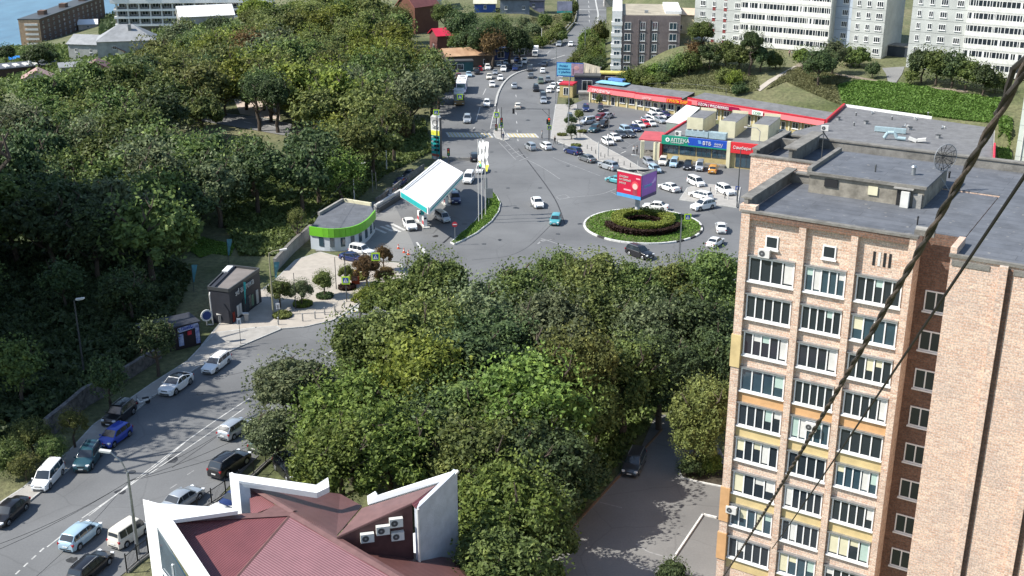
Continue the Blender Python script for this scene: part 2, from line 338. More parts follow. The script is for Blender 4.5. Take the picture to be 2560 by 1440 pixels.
# ================================================================ GROUND
def ground_mat():
    m, N, L, b = nodes('ground_grass', .95)
    tc = N.new('ShaderNodeTexCoord')
    def noise(sc, det=6):
        n = N.new('ShaderNodeTexNoise'); n.inputs['Scale'].default_value = sc; n.inputs['Detail'].default_value = det; n.inputs['Roughness'].default_value=.65; L.new(tc.outputs['Object'], n.inputs['Vector']); return n
    n1 = noise(.045); n2 = noise(1.3)
    cr = N.new('ShaderNodeValToRGB'); e = cr.color_ramp.elements
    e[0].position=.36; e[0].color=(.058,.074,.022,1); e[1].position=.68; e[1].color=(.165,.152,.080,1); x=e.new(.5); x.color=(.105,.115,.050,1)
    L.new(n1.outputs['Fac'], cr.inputs['Fac'])
    mr = N.new('ShaderNodeMapRange'); mr.inputs['From Min'].default_value=.3; mr.inputs['From Max'].default_value=.7; mr.inputs['To Min'].default_value=.55; mr.inputs['To Max'].default_value=1.4; L.new(n2.outputs['Fac'], mr.inputs['Value'])
    hs = N.new('ShaderNodeHueSaturation'); L.new(mr.outputs[0], hs.inputs['Value']); L.new(cr.outputs[0], hs.inputs['Color']); L.new(hs.outputs[0], b.inputs['Base Color'])
    bp = N.new('ShaderNodeBump'); bp.inputs['Strength'].default_value=.9; bp.inputs['Distance'].default_value=.3; L.new(n2.outputs['Fac'], bp.inputs['Height']); L.new(bp.outputs[0], b.inputs['Normal'])
    return m
GRASSG = ground_mat()
xs = sorted(set([-9000,-4500,-2200,-1400,-1000,-800]+list(range(-640,-240,16))+list(range(-240,-60,6))+list(range(-60,170,3))+list(range(170,420,14))+[450,600,900,1600,3000,7000,14000]))
ys = sorted(set([-6000,-2500,-1000,-400,-150,-60,0,40]+list(range(60,220,6))+list(range(220,340,2))+list(range(340,560,6))+list(range(560,1000,20))+[1050,1200,1500,2000,3000,6000,12000]))
me = bpy.data.meshes.new('ground'); nx = len(xs)
me.from_pydata([(X, Y, (gz(X, Y) if abs(X) < 2000 and Y < 1600 else (-60 if X < 0 else gz(400, 1500)))-.03) for Y in ys for X in xs], [],
    [(j*nx+i, j*nx+i+1, (j+1)*nx+i+1, (j+1)*nx+i) for j in range(len(ys)-1) for i in range(nx-1)])
me.materials.append(GRASSG); me.polygons.foreach_set('use_smooth', [True]*len(me.polygons))
link('ground', me, kind='structure')
# sea
m, N, L, b = nodes('sea_water', .28); b.inputs['Base Color'].default_value = (.035,.125,.215,1); b.inputs['Specular IOR Level'].default_value=.35
tc = N.new('ShaderNodeTexCoord'); mp = N.new('ShaderNodeMapping'); mp.inputs['Scale'].default_value=(.05,.018,1); L.new(tc.outputs['Object'], mp.inputs[0])
no = N.new('ShaderNodeTexNoise'); no.inputs['Scale'].default_value=1; no.inputs['Detail'].default_value=9; no.inputs['Roughness'].default_value=.7; L.new(mp.outputs[0], no.inputs['Vector'])
cr = N.new('ShaderNodeValToRGB'); cr.color_ramp.elements[0].position=.35; cr.color_ramp.elements[1].position=.7; cr.color_ramp.elements[0].color=(.028,.10,.185,1); cr.color_ramp.elements[1].color=(.075,.20,.31,1)
L.new(no.outputs['Fac'], cr.inputs[0]); L.new(cr.outputs[0], b.inputs['Base Color'])
bp = N.new('ShaderNodeBump'); bp.inputs['Strength'].default_value=.4; bp.inputs['Distance'].default_value=.6; L.new(no.outputs['Fac'], bp.inputs['Height']); L.new(bp.outputs[0], b.inputs['Normal'])
struct(MB().add([(-20000,-2000,-52),(-60,-2000,-52),(-60,30000,-52),(-20000,30000,-52)],[(0,1,2,3)],m), 'sea')
# ================================================================ ROADS (flat core of the terrain)
main = [(-400,1900),(-260,1440),(-60,1335),(60,1262),(180,1165),(250,1095),(380,992),(500,914),(600,865),(700,823),(760,818),(830,800),(868,778),(905,750),(960,722),(1012,690),(1000,655),(960,640),(880,625),(790,625),(770,560),(860,515),(935,520),(1010,480),(1085,405),(1120,395),(1080,380),(1090,330),(1098,270),(1112,215),(1150,170),(1215,146),(1300,131),(1385,108),(1420,85),(1440,58),(1443,20),(1440,-60),(1516,-60),(1516,60),(1505,120),(1420,165),(1400,205),(1392,260),(1430,262),(1480,240),(1600,262),(1720,268),(1780,300),(1690,345),(1640,385),(1900,412),(1990,520),(1990,730),(1300,760),(1060,790),(960,830),(880,895),(800,960),(700,1060),(650,1135),(520,1270),(370,1385),(250,1480),(60,1700)]
mb = MB(); mb.sheet(pl(main, .02), ASPH); struct(mb, 'road')
mb = MB(); mb.sheet(pl([(1640,1035),(1760,1045),(1830,1180),(1860,1440),(1900,1800),(1150,1900),(1290,1450),(1400,1352),(1520,1215),(1600,1125)], .02), ASPH2); struct(mb, 'yard')
def strip(mb, pts, w, mat, z):
    p=[Vector(q) for q in pts]; n=len(p); L_=[]; R_=[]
    for i in range(n):
        d=(p[min(i+1,n-1)]-p[max(i-1,0)]); d.z=0; d.normalize(); nn=Vector((-d.y,d.x,0))*(w/2)
        L_.append((p[i].x+nn.x,p[i].y+nn.y,z)); R_.append((p[i].x-nn.x,p[i].y-nn.y,z))
    mb.add(L_+R_,[(i,i+n,i+n+1,i+1) for i in range(n-1)],mat)
def dens(pts,k=6):
    o=[]
    for i in range(len(pts)-1):
        for j in range(k): t=j/k; o.append(tuple(pts[i][a]*(1-t)+pts[i+1][a]*t for a in range(len(pts[0]))))
    return o+[pts[-1]]
def smooth(pts, it=3):
    for _ in range(it):
        q=[pts[0]]
        for i in range(len(pts)-1):
            a,b=pts[i],pts[i+1]; q+= [tuple(.75*x+.25*y for x,y in zip(a,b)),tuple(.25*x+.75*y for x,y in zip(a,b))]
        pts=q+[pts[-1]]
    return pts
# pavements: real raised slabs with a kerb
def raised(px, h, mat, name, kerb=None, z0=-.02, kw=.16, label=None):
    pts=[(P(x,y).x,P(x,y).y) for x,y in px]
    mb=MB(); mb.prism(pts,z0,h,mat)
    if kerb:
        n=len(pts); ar=sum(pts[i][0]*pts[(i+1)%n][1]-pts[(i+1)%n][0]*pts[i][1] for i in range(n))
        if ar<0: pts=pts[::-1]
        for i in range(n):
            a=Vector((*pts[i],0)); b=Vector((*pts[(i+1)%n],0)); d=(b-a); l=d.length
            if l<.05: continue
            d.normalize(); c=(a+b)/2+Vector((d.y,-d.x,0))*(kw/2-.02); mb.box((c.x,c.y,(h+.012+z0)/2),(l+kw*.9,kw,h+.012-z0),kerb,rz=math.atan2(d.y,d.x))
    return struct(mb,name,label)
raised([(-60,1300),(60,1222),(175,1130),(235,1065),(300,1018),(380,962),(470,905),(505,868),(540,835),(640,822),(690,818),(700,825),(600,867),(500,916),(380,994),(250,1097),(180,1167),(60,1264),(-60,1340)], .15, PAVE, 'pavement', KERB)
raised([(505,866),(560,800),(690,700),(740,652),(800,632),(870,650),(1000,660),(1015,690),(962,722),(906,750),(868,780),(830,802),(762,818),(704,823),(640,820),(540,833)], .13, PAVE2, 'plaza_pavement', KERB)
raised([(1378,345),(1390,262),(1440,262),(1450,330),(1480,352),(1560,395),(1600,420),(1640,430),(1600,432),(1500,402),(1440,372),(1400,356)], .14, PAVE, 'corner_pavement', KERB)
raised([(1700,500),(1842,520),(1850,470),(1770,462),(1720,470)], .14, PAVE, 'parking_island', KERB)
raised([(1700,1182),(1706,1195),(1745,1205),(1830,1222),(1830,1165),(1740,1150),(1705,1160)], .12, M('bed_soil',(.06,.05,.035),.95,var=.2), 'flower_bed_soil', M('white_kerb',(.7,.7,.68),.7,var=.12,scale=2), label=None)
# white edging of the yard and its painted bays
mb=MB(); WK=MATS['white_kerb']
for a,b_ in (((1757,1288),(1682,1400)),((1682,1400),(1668,1440)),((1757,1288),(1790,1296))):
    A=P(*a); B=P(*b_); d=B-A; c=(A+B)/2; mb.box((c.x,c.y,.09),(d.length+.1,.16,.2),WK,rz=math.atan2(d.y,d.x))
struct(mb,'yard_kerb')
mb=MB()
for pts in ([(1590,1360),(1620,1380),(1683,1398)],[(1570,1403),(1605,1418),(1655,1436)],[(1500,1256),(1555,1270)],[(1380,1395),(1440,1415)]): strip(mb,pl(pts),.14,FPAINT,.026)
struct(mb,'yard_markings')
A=P(1385,1370); B=P(1655,1075); mb=MB(); d=B-A; c=(A+B)/2; mb.box((c.x,c.y,.05),(d.length,.2,.16),M('old_kerb',(.20,.13,.08),.9),rz=math.atan2(d.y,d.x)); struct(mb,'yard_edge_kerb')
# station forecourt strip (lighter concrete), park paths
mb=MB(); mb.sheet(pl([(775,600),(790,572),(870,510),(980,500),(1010,560),(1040,625),(1010,655),(930,650),(880,628),(790,628)],.024), asphalt('light_asphalt',(.205,.205,.20),(.165,.165,.163),.2)); struct(mb,'station_forecourt')
def drape(px, mat, name, dz=.05, k=4):
    """sheet over the terrain: fan-free strip between two photo polylines"""
    mb=MB(); a,b_=px; a=dens(a,k); b_=dens(b_,k); n=len(a)
    va=[tuple(G(*p,dz)) for p in a]; vb=[tuple(G(*p,dz)) for p in b_]
    mb.add(va+vb,[(i,i+n,i+n+1,i+1) for i in range(n-1)],mat); return mb
PLZ = M('park_plaza_slabs',(.50,.42,.36),.85,var=.06,scale=.4)
struct(drape(([(585,248),(640,252),(700,262)],[(600,285),(650,292),(700,300)]),PLZ,''),'park_plaza')
struct(drape(([(480,268),(560,284),(640,292),(730,310)],[(490,300),(560,312),(620,322),(720,340)]),asphalt('park_road',(.17,.17,.17),(.14,.14,.14),.2),''),'park_road')
mb=MB(); strip(mb,[G(x,y) for x,y in [(560,285),(640,293),(728,311)]],.5,KERB,.10); strip(mb,[G(x,y) for x,y in [(610,305),(630,309)]],.3,WPAINT,.09); strip(mb,[G(x,y) for x,y in [(668,314),(700,322)]],.3,WPAINT,.09); struct(mb,'park_road_edge')
# ---------------------------------------------------------------- road markings
mb=MB()
strip(mb,pl(smooth([(222,1290),(370,1175),(500,1077),(640,985)])),.13,WPAINT,.026)
strip(mb,pl(smooth([(205,1296),(372,1182),(470,1100)])),.13,WPAINT,.0262)
strip(mb,pl(smooth([(372,1186),(510,1093),(610,1022)])),.13,WPAINT,.0262)
strip(mb,pl([(118,1368),(205,1300)]),.13,WPAINT,.026)
for i in range(7):
    x=130-i*20; y=1352+i*18.5
    if i: strip(mb,pl([(x,y),(x-11,y+10)]),.15,WPAINT,.026)
strip(mb,pl([(800,893),(838,873)]),.15,WPAINT,.026); strip(mb,pl([(784,920),(850,898)]),.12,FPAINT,.026)
for x in (425,468,590,665): strip(mb,pl([(x,1222-(x-425)*.8),(x+17,1211-(x-425)*.8)]),.13,FPAINT,.026)
strip(mb,pl([(1345,610),(1355,600),(1385,598),(1350,604)]),.3,FPAINT,.026)
strip(mb,pl([(1352,596),(1450,628)]),.16,FPAINT,.0262)
strip(mb,pl(smooth([(1400,497),(1440,492),(1500,488),(1545,470)])),.14,FPAINT,.026)
strip(mb,pl([(1390,492),(1412,486),(1424,494),(1402,500),(1391,493)]),.14,FPAINT,.0264)
strip(mb,pl([(1528,480),(1545,489)]),.14,FPAINT,.0264); strip(mb,pl(smooth([(1262,352),(1300,392),(1350,414),(1400,448)])),.14,FPAINT,.026)
strip(mb,pl(smooth([(1248,356),(1290,400)])),.14,FPAINT,.026)
for i in range(5): strip(mb,pl([(1262+9*i,366+9*i),(1276+11*i,362+8*i)]),.2,FPAINT,.0266)
# station arrow and hatching
strip(mb,pl([(1042,606),(1053,624)]),.32,WPAINT,.03); A=[P(x,y,.03) for x,y in ((1046,624),(1064,634),(1061,619))]; mb.add([tuple(a) for a in A],[(0,1,2)],WPAINT)
for i,(a,b_) in enumerate((((935,570),(965,583)),((952,566),(982,578)),((966,563),(1000,580)),((980,560),(1012,576)))): strip(mb,pl([a,b_]),.55,WPAINT,.03)
strip(mb,pl([(1060,583),(1083,584),(1097,568)]),.1,DGREY,.03); strip(mb,pl([(1108,608),(1128,590)]),.3,BLACK,.03)
# far street: lanes, edges
for i in range(7):
    y=215+i*22; x=1285+ (3 if y<260 else 0)+(y-215)*.07; strip(mb,pl([(x,y),(x+1,y+6)]),.16,WPAINT,.026)
for (a,b_) in (((1215,222),(1207,238)),((1200,268),(1190,302)),((1186,318),(1184,322)),((1222,205),(1228,196))): strip(mb,pl([a,b_]),.16,WPAINT,.026)
strip(mb,pl(smooth([(1238,272),(1230,300),(1226,322)])),.16,WPAINT,.026); strip(mb,pl([(1247,272),(1243,322)]),.14,WPAINT,.026)
for i in range(5): strip(mb,pl([(1233-i*1.4,282+i*9),(1245,282+i*9)]),.25,WPAINT,.0264)
strip(mb,pl(smooth([(1345,160),(1378,148),(1412,138)])),.35,WPAINT,.026); strip(mb,pl([(1448,122),(1463,108)]),.3,WPAINT,.026)
strip(mb,pl(smooth([(1486,-20),(1491,15),(1496,35),(1494,50),(1489,70)])),.55,WPAINT,.026)
for i in range(6): strip(mb,pl([(1470+i*.6,-10+i*12),(1472+i*.4,-4+i*12)]),.2,WPAINT,.026)
strip(mb,pl([(1448,24),(1515,25)]),.9,WPAINT,.0265)
for i in range(3): strip(mb,pl([(1366+i*3,134-i*3),(1372+i*3,132-i*3)]),.2,WPAINT,.026)
# crossings: yellow and white bars with slant
def crossing(mb,a0,a1,b0,b1,n,first='w',wd=.45):
    for i in range(n):
        t=(i+.5)/n; A=[a0[k]*(1-t)+a1[k]*t for k in (0,1)]; B=[b0[k]*(1-t)+b1[k]*t for k in (0,1)]
        A=P(*A); B=P(*B); strip(mb,[A,B],wd,WPAINT,.027)
        if i<n-1:
            t=(i+1)/n; A=[a0[k]*(1-t)+a1[k]*t for k in (0,1)]; B=[b0[k]*(1-t)+b1[k]*t for k in (0,1)]
            strip(mb,[P(*A),P(*B)],wd*.98,YPAINT,.0262)
crossing(mb,(1262,334),(1340,334),(1270,344),(1350,344),9)
crossing(mb,(1112,331),(1226,333),(1120,343),(1236,344),13)
crossing(mb,(868,772),(902,758),(838,798),(900,775),4,wd=.5)
for i in range(3): strip(mb,pl([(842+16*i,792-7*i),(868+16*i,782-7*i)]),.5,WPAINT,.0268)
strip(mb,pl([(1382,394),(1500,440)]),.12,FPAINT,.026)
for i in range(9):                # parking bays
    x=1495+i*22; y=362-i*11; strip(mb,pl([(x,y),(x+40,y+22)]),.1,FPAINT,.0262)
strip(mb,pl([(1500,352),(1552,378),(1600,350)]),.1,FPAINT,.0266)
strip(mb,pl([(1552,384),(1565,378)]),.2,WPAINT,.0266)
struct(mb,'road_markings')
# tyre trails, tar seams on the junction
mb=MB(); TAR=M('tar_seam',(.06,.06,.062),.7,var=.2,scale=1)
strip(mb,pl(smooth([(1296,372),(1340,430),(1370,470),(1395,510),(1412,560)])),.22,TAR,.0235)
strip(mb,pl(smooth([(1380,560),(1300,640),(1180,650)])),.12,TAR,.0235); strip(mb,pl(smooth([(520,945),(600,935),(700,900)])),.1,TAR,.0235)
strip(mb,pl([(430,1170),(560,1080),(600,1050)]),.1,TAR,.0233)
OIL=M('oil_stain',(.055,.055,.057),.5,var=.3,scale=.8); gr=random.Random(4)
for x,y in [(1240,430),(1290,520),(1450,560),(1350,470),(1420,330),(1180,350),(1320,300),(1250,600),(430,1150),(300,1230),(560,1020),(700,900),(1330,240),(1160,560),(1090,590),(1660,430),(1560,370),(1740,540),(1230,380),(180,1400),(380,1300)]:
    p=P(x,y,.0236); r=gr.uniform(.25,.6); mb.add([(p.x+r*gr.uniform(.7,1.3)*math.cos(t*.785),p.y+r*gr.uniform(.7,1.6)*math.sin(t*.785),.0236) for t in range(8)],[tuple(range(8))],OIL)
struct(mb,'tar_seams')
for x,y in [(1475,352),(1330,515),(1270,470),(1210,610),(500,985),(330,1180),(1395,585),(1300,330),(830,850),(1420,415)]:
    p=P(x,y,.03); o=link('manhole_cover',None,None,(p.x,p.y,.03),label='round iron manhole cover in the asphalt',cat='manhole cover',group='manhole covers'); m2=MB(); m2.cyl((0,0,0),(0,0,.006),.36,.36,RUBBER,16); m2.cyl((0,0,.006),(0,0,.009),.30,.30,DGREY,16); m2.build('cover',o)
# centre barrier of the far street: low concrete blocks
mb=MB(); pts=dens(smooth([(1238,268),(1243,238),(1258,208),(1278,190),(1305,178),(1345,173)],3),1)
g=[P(x,y) for x,y in pts]
for i in range(len(g)-1):
    a,b_=g[i],g[i+1]; d=b_-a
    if d.length<.2: continue
    c=(a+b_)/2; mb.box((c.x,c.y,.12),(d.length*.96,.5,.28),KERB,rz=math.atan2(d.y,d.x))
struct(mb,'median_kerb')
raised([(1244,322),(1232,330),(1240,345),(1262,352),(1272,349),(1262,338),(1256,322)],.12,PAVE,'crossing_island',KERB)
# round flower bed of the roundabout
ctr=P(1607,566); RR=9.5
def ring(r,n=48,c=ctr,a0=0,a1=360): return [(c.x+r*math.cos(R(a0+(a1-a0)*i/n)),c.y+r*math.sin(R(a0+(a1-a0)*i/n))) for i in range(n)]
mb=MB(); BK=M('shade_kerb',(.05,.05,.05),.8)
for i in range(40):
    a=2*math.pi*(i+.5)/40; mb.box((ctr.x+RR*math.cos(a),ctr.y+RR*math.sin(a),.12),(.3,2*math.pi*RR/40*.97,.3),BK if i in (33,35,37,39,24) else WK,rz=a)  # black blocks put the kerb's shading into its colour
mb.prism(ring(RR-.1),-.02,.2,GRASSG)
struct(mb,'roundabout_island')
# verge by the flagpoles
vg=[(1128,608),(1150,590),(1185,560),(1215,520),(1218,485),(1228,480),(1240,492),(1250,510),(1246,530),(1228,555),(1190,585),(1150,606),(1136,612)]
raised(vg,.25,GRASSG,'verge',WK)
# ================================================================ VEHICLES
def paint(name, col, metal=.0): return M('paint_'+name, col, .32, metal, var=0, coat=.6, spec=.5)
PC = dict(white=paint('white',(.78,.78,.77)), cream=paint('cream',(.70,.66,.58)), silver=paint('silver',(.46,.49,.52),.5), grey=paint('grey',(.20,.21,.22),.5),
 dgrey=paint('dark_grey',(.07,.075,.085),.4), black=paint('black',(.012,.012,.015)), navy=paint('navy',(.015,.03,.12),.2), blue=paint('blue',(.03,.07,.42),.2),
 lblue=paint('light_blue',(.40,.55,.66),.2), turq=paint('turquoise',(.10,.38,.42),.2), teal=paint('dark_teal',(.02,.07,.09),.2), red=paint('red',(.55,.02,.03)),
 maroon=paint('maroon',(.16,.02,.03)), orange=paint('orange',(.62,.30,.06)), green=paint('olive_green',(.10,.13,.09),.2), yellow=paint('yellow',(.6,.5,.1)))
HEADL = M('headlight_glass',(.75,.78,.80),.1,var=0,spec=.9); TAILL = M('taillight_red',(.35,.01,.012),.2,var=0,spec=.8)
PLATE = M('number_plate',(.7,.7,.68),.5,var=0); RIM = M('alloy_rim',(.50,.51,.53),.35,.8,var=0); TRIM = M('black_trim',(.02,.02,.022),.6,var=0)
# kind: L, W, H, belt, hood z, tail z, rear glass foot, roof rear, roof front, screen foot (x from the middle, front = +x), wheel r, front axle, rear axle
KIND = dict(
 sedan=(4.55,1.74,1.44,.90,.90,.98,-1.55,-.95,.45,1.12,.31,1.38,-1.32),
 coupe=(4.85,1.96,1.62,1.05,1.05,1.12,-2.05,-.55,.35,1.15,.38,1.45,-1.45),
 hatch=(4.0,1.70,1.50,.94,.92,1.00,-1.90,-1.45,.45,1.15,.30,1.24,-1.22),
 wagon=(4.6,1.72,1.50,.92,.92,1.00,-2.15,-1.85,.40,1.10,.31,1.38,-1.35),
 suv=(4.6,1.82,1.70,1.05,1.05,1.12,-2.18,-1.80,.35,1.05,.36,1.38,-1.32),
 jeep=(4.2,1.75,1.82,1.08,1.10,1.12,-2.02,-1.85,.40,.80,.38,1.28,-1.22),
 van=(4.6,1.70,1.90,1.02,1.02,1.05,-2.22,-2.05,1.00,1.62,.32,1.50,-1.30),
 kei=(3.9,1.62,1.85,1.02,1.02,1.05,-1.88,-1.72,.80,1.35,.30,1.25,-1.10),
 minivan=(4.75,1.80,1.80,1.02,1.02,1.08,-2.28,-2.0,.75,1.50,.33,1.45,-1.40))
def prof(k, x):
    Lc,W,H,be,hz,tz,a,b,c,d,rw,fx,rx = k; h=Lc/2
    def lin(p):
        for i in range(len(p)-1):
            if x<=p[i+1][0]: t=(x-p[i][0])/max(1e-6,p[i+1][0]-p[i][0]); return p[i][1]*(1-t)+p[i+1][1]*t
        return p[-1][1]
    top=lin([(-h,tz-.28),(-h+.06,tz-.04),(min(a,-h+.1)+.0 if a>-h+.15 else -h+.1,tz),(a,tz+.02),(b,H-.03),(b*.5+c*.5,H),(c,H-.04),(d,hz+.03),(h-.35,hz-.12),(h-.08,hz-.26),(h,hz-.42)])
    belt=min(top, lin([(-h,tz-.28),(-h+.2,be+.02),(0,be),(d,be-.02),(h-.3,hz-.14),(h,hz-.42)]))
    return top, belt
CM = {}
def car_meshes(kind):
    if kind in CM: return CM[kind]
    k=KIND[kind]; Lc,W,H,be,hz,tz,a,b,c,d,rw,fx,rx=k; h=Lc/2; Ra=rw+.07
    xs=set([-h,-h+.06,-h+.2,a,b,(b+c)/2,c,d,h-.35,h-.15,h-.06,h,0,(c+d)/2,(a+b)/2])
    for ax in (fx,rx):
        for t in np.linspace(0,math.pi,9): xs.add(ax+Ra*math.cos(t))
    xs=sorted(x for x in xs if -h<=x<=h); q=[xs[0]]
    for x in xs[1:]:
        if x-q[-1]>.025: q.append(x)
    xs=q; vs=[]; fs=[]
    def ringat(x):
        top,belt=prof(k,x); t=abs(x)/h; m=1-.16*t**7-.03*t*t; w=W/2*m
        zb=.19+.06*t**8
        for ax in (fx,rx):
            dd=Ra*Ra-(x-ax)**2
            if dd>0: zb=max(zb,math.sqrt(dd)+rw*.98)
        zb=min(zb,belt-.12); cab=min(1,max(0,(top-belt-.03)/(H-be-.05))); wr=w*(.93-.18*cab)
        return [(0,zb),(w*.93,zb),(w,zb+.06),(w*1.005,(zb+belt)/2+.03),(w*.985,belt-.03),(w*.955,belt),(wr,max(belt+.002,top-.05)),(wr*.86,top-.005),(0,top+.02)]
    n=9
    for x in xs:
        r=ringat(x)
        for y,z in r: vs.append((x,-y,z))
        for y,z in r[1:-1][::-1]: vs.append((x,y,z))
    m=2*n-2
    for i in range(len(xs)-1):
        for j in range(m): fs.append((i*m+j,i*m+(j+1)%m,(i+1)*m+(j+1)%m,(i+1)*m+j)[::-1])
    fs.append(tuple(range(m))); fs.append(tuple(range(len(vs)-1,len(vs)-m-1,-1)))
    B=MB(); B.add(vs,fs,PC['white'])
    # mirrors, sills, bumper strips, roof rails
    for s in (-1,1): B.box((d-.12,s*(W/2+.07),be+.06),(.13,.16,.11),PC['white'])
    B.box((h-.01,0,.36),(.05,W*.62,.16),TRIM); B.box((h-.04,0,hz-.33),(.07,W*.42,.09),TRIM); B.box((-h+.0,0,.36),(.05,W*.66,.10),TRIM)
    for s in (-1,1): B.box(((fx+rx)/2,s*W*.485,.23),(fx-rx-2*Ra,.05,.09),TRIM)
    if kind in ('suv','jeep','wagon'):
        for s in (-1,1): B.box(((b+c)/2,s*W*.345,H+.03),((c-b)*.85,.04,.05),GREY)
    body=B.mesh('car_body_'+kind,38)
    # glass
    g=MB(); 
    def side(x0,x1,s,nx=5):
        v=[];
        for i in range(nx+1):
            x=x0+(x1-x0)*i/nx; r=ringat(x); y0,z0=r[5]; y1,z1=r[6]
            for t in (.10,.94): v.append((x,s*(y0+(y1-y0)*t+.012),z0+(z1-z0)*t))
        g.add(v,[(2*i,2*i+2,2*i+3,2*i+1) if s<0 else (2*i+1,2*i+3,2*i+2,2*i) for i in range(nx)],GLASS)
    lo=a+.22 if kind not in('coupe',) else a+.5; hi=d-.16
    cuts=[lo,lo+(hi-lo)*.27,lo+(hi-lo)*.62,hi] if hi-lo>2.2 else [lo,lo+(hi-lo)*.45,hi]
    for i in range(len(cuts)-1):
        for s in (-1,1): side(cuts[i]+.03,cuts[i+1]-.03,s)
    for x0,x1,dx in ((c+.05,d-.04,.01),(b-.05,a+.04,-.01)):
        v=[]
        for i in range(4):
            x=x0+(x1-x0)*i/3; r=ringat(x); y=r[7][0]; z=r[8][1]
            zz=(r[7][1]+.014,z+.016)
            for yy,z_ in ((-y*1.03,zz[0]),(0,zz[1]),(y*1.03,zz[0])): v.append((x+dx,yy,z_))
        f=[]
        for i in range(3):
            for j in range(2): f.append((3*i+j,3*i+j+1,3*i+j+4,3*i+j+3))
        g.add(v,f,GLASS)
    if kind=='coupe': g.box(((b+c)/2,0,H+.018),(c-b-.1,W*.62,.02),GLASS)
    glass=g.mesh('car_windows_'+kind,50)
    wv=MB(); wv.cyl((0,-.11,0),(0,.11,0),rw,rw,RUBBER,18); wheel=wv.mesh('car_wheel_'+kind,40)
    rv=MB(); rv.cyl((0,.105,0),(0,.125,0),rw*.66,rw*.60,RIM,14)
    for i in range(5):
        t=2*math.pi*i/5; rv.box((math.cos(t)*rw*.36,.127,math.sin(t)*rw*.36),(rw*.5,.012,.05),TRIM,ry=-t)
    rv.cyl((0,-.105,0),(0,-.125,0),rw*.66,rw*.60,RIM,14); rim=rv.mesh('car_rim_'+kind,40)
    t=prof(k,h-.1)[0]; m=1-.16*(1-.2/Lc)**7
    hv=MB(); hv.box((0,0,0),(.26,.30,.13),HEADL); head=hv.mesh('car_headlight_'+kind)
    tv=MB(); tv.box((0,0,0),(.14,.22,.20),TAILL); tail=tv.mesh('car_taillight_'+kind)
    pv=MB(); pv.box((0,0,0),(.02,.46,.11),PLATE); plate=pv.mesh('car_plate')
    CM[kind]=(body,glass,wheel,rim,head,tail,plate,k); return CM[kind]
CARS=[]
def car(x, y, dx, dy, kind, col, label, cat='car', group='cars in traffic', s=1.0, far=False, taxi=None):
    c=P(x,y,.75); f=P(x+dx,y+dy,.75); d=f-c; yaw=math.atan2(d.y,d.x)
    body,glass,wheel,rim,head,tail,plate,k=car_meshes(kind)
    Lc,W,H,be,hz,tz,a,b,c_,d_,rw,fx,rx=k
    rt=thing('parked_car' if 'park' in group else 'car',label,cat,(c.x,c.y,.03),yaw,group,(s,s,s))
    o=link('body',body,rt); o.material_slots[0].link='OBJECT'; o.material_slots[0].material=PC[col]
    link('windows',glass,rt)
    for ax in (fx,rx):
        for sd_ in (-1,1):
            wv=link('wheel',wheel,rt,(ax,sd_*(W/2-.12),rw),0)
            if not far: link('rim',rim,wv)
    if not far:
        h=Lc/2
        for sd_ in (-1,1):
            link('headlight',head,rt,(h-.17,sd_*W*.355,hz-.24),sd_*-.35)
            link('taillight',tail,rt,(-h+.08,sd_*W*.385,tz-.22),sd_*.12)
        link('number_plate',plate,rt,(h+.03,0,.48)); link('number_plate',plate,rt,(-h-.03,0,.62))
    if taxi:
        mb=MB(); mb.box((.0,0,H+.08),(.25,.5,.12),taxi); mb.build('roof_sign',rt)
    CARS.append(rt); return rt
K1='cars parked along the near street'; K2='cars driving up the near street'; K3='cars on the roundabout'; K4='cars parked in front of the pharmacy'; K5='cars parked along the junction kerb'
K6='cars parked in the shop yard'; K7='cars queueing in the far street'; K8='cars parked by the far shops'; K9='cars at the petrol station'; K10='cars parked behind the iron fence'
W_,B_,S_,H_='white','black','silver','hatch'
car(541,905,-35,27,'wagon','white','older white estate SUV parked at the kerb, furthest up the near street','car',K1,1.0)
car(440,957,-38,27,'coupe','white','white coupe SUV with black glass roof at the shaded kerb','car',K1,.98)
car(298,1032,-30,24,'suv','black','black car parked deep in shade behind the blue car','car',K1)
car(287,1086,-36,26,'hatch','blue','bright blue hatchback with glinting bonnet leaving the shade','car',K1,1.03)
car(220,1140,-22,32,'suv','teal','dark teal car with two roof bars, behind the white van','car',K1,.98)
car(120,1187,-32,36,'minivan','white','white minivan with rounded roof driving down the near street','van',K1,.93)
car(22,1275,-34,30,'sedan','black','black saloon cut by the left edge of the photo','car',K1)
car(587,1067,38,-26,'hatch','silver','silver hatchback beside the double line near the grey-green tree','car',K2,1.05)
car(668,1096,36,-24,'sedan','green','olive green saloon half hidden under the grey-green tree','car',K2)
car(574,1156,38,-26,'suv','black','large black SUV by the iron fence, light glinting on its tail','car',K2,1.05)
car(455,1244,38,-26,'sedan','silver','silver saloon seen from behind beside the iron fence','car',K2,1.02)
car(201,1334,34,-28,'hatch','lblue','pale blue hatchback straddling the double line','car',K2,1.05)
car(322,1330,38,-26,'kei','cream','cream boxy SUV, right of the pale blue hatchback','car',K2,1.0)
car(226,1412,34,-30,'wagon','black','black estate car at the bottom edge of the photo','car',K2)
car(722,1168,26,26,'suv','black','black SUV parked behind the iron fence under the tree','car',K10,1.0)
car(545,1282,36,-22,'sedan','white','white car behind the fence, half hidden by the white wing of the roof','car',K10)
car(600,1238,36,-24,'sedan','navy','navy car behind the fence beside the white upright','car',K10)
car(1586,1152,-22,46,'wagon','dgrey','dark blue grey estate parked in the shaded yard by the brick tower','car','car parked in the yard',1.0)
car(1343,504,16,24,'sedan','white','white saloon crossing the open junction','car',K3,1.0)
car(1389,547,-10,24,'hatch','turq','turquoise hatchback in the middle of the junction','car',K3,.98)
car(1599,630,36,12,'suv','black','black SUV below the round flower bed','car',K3,1.02)
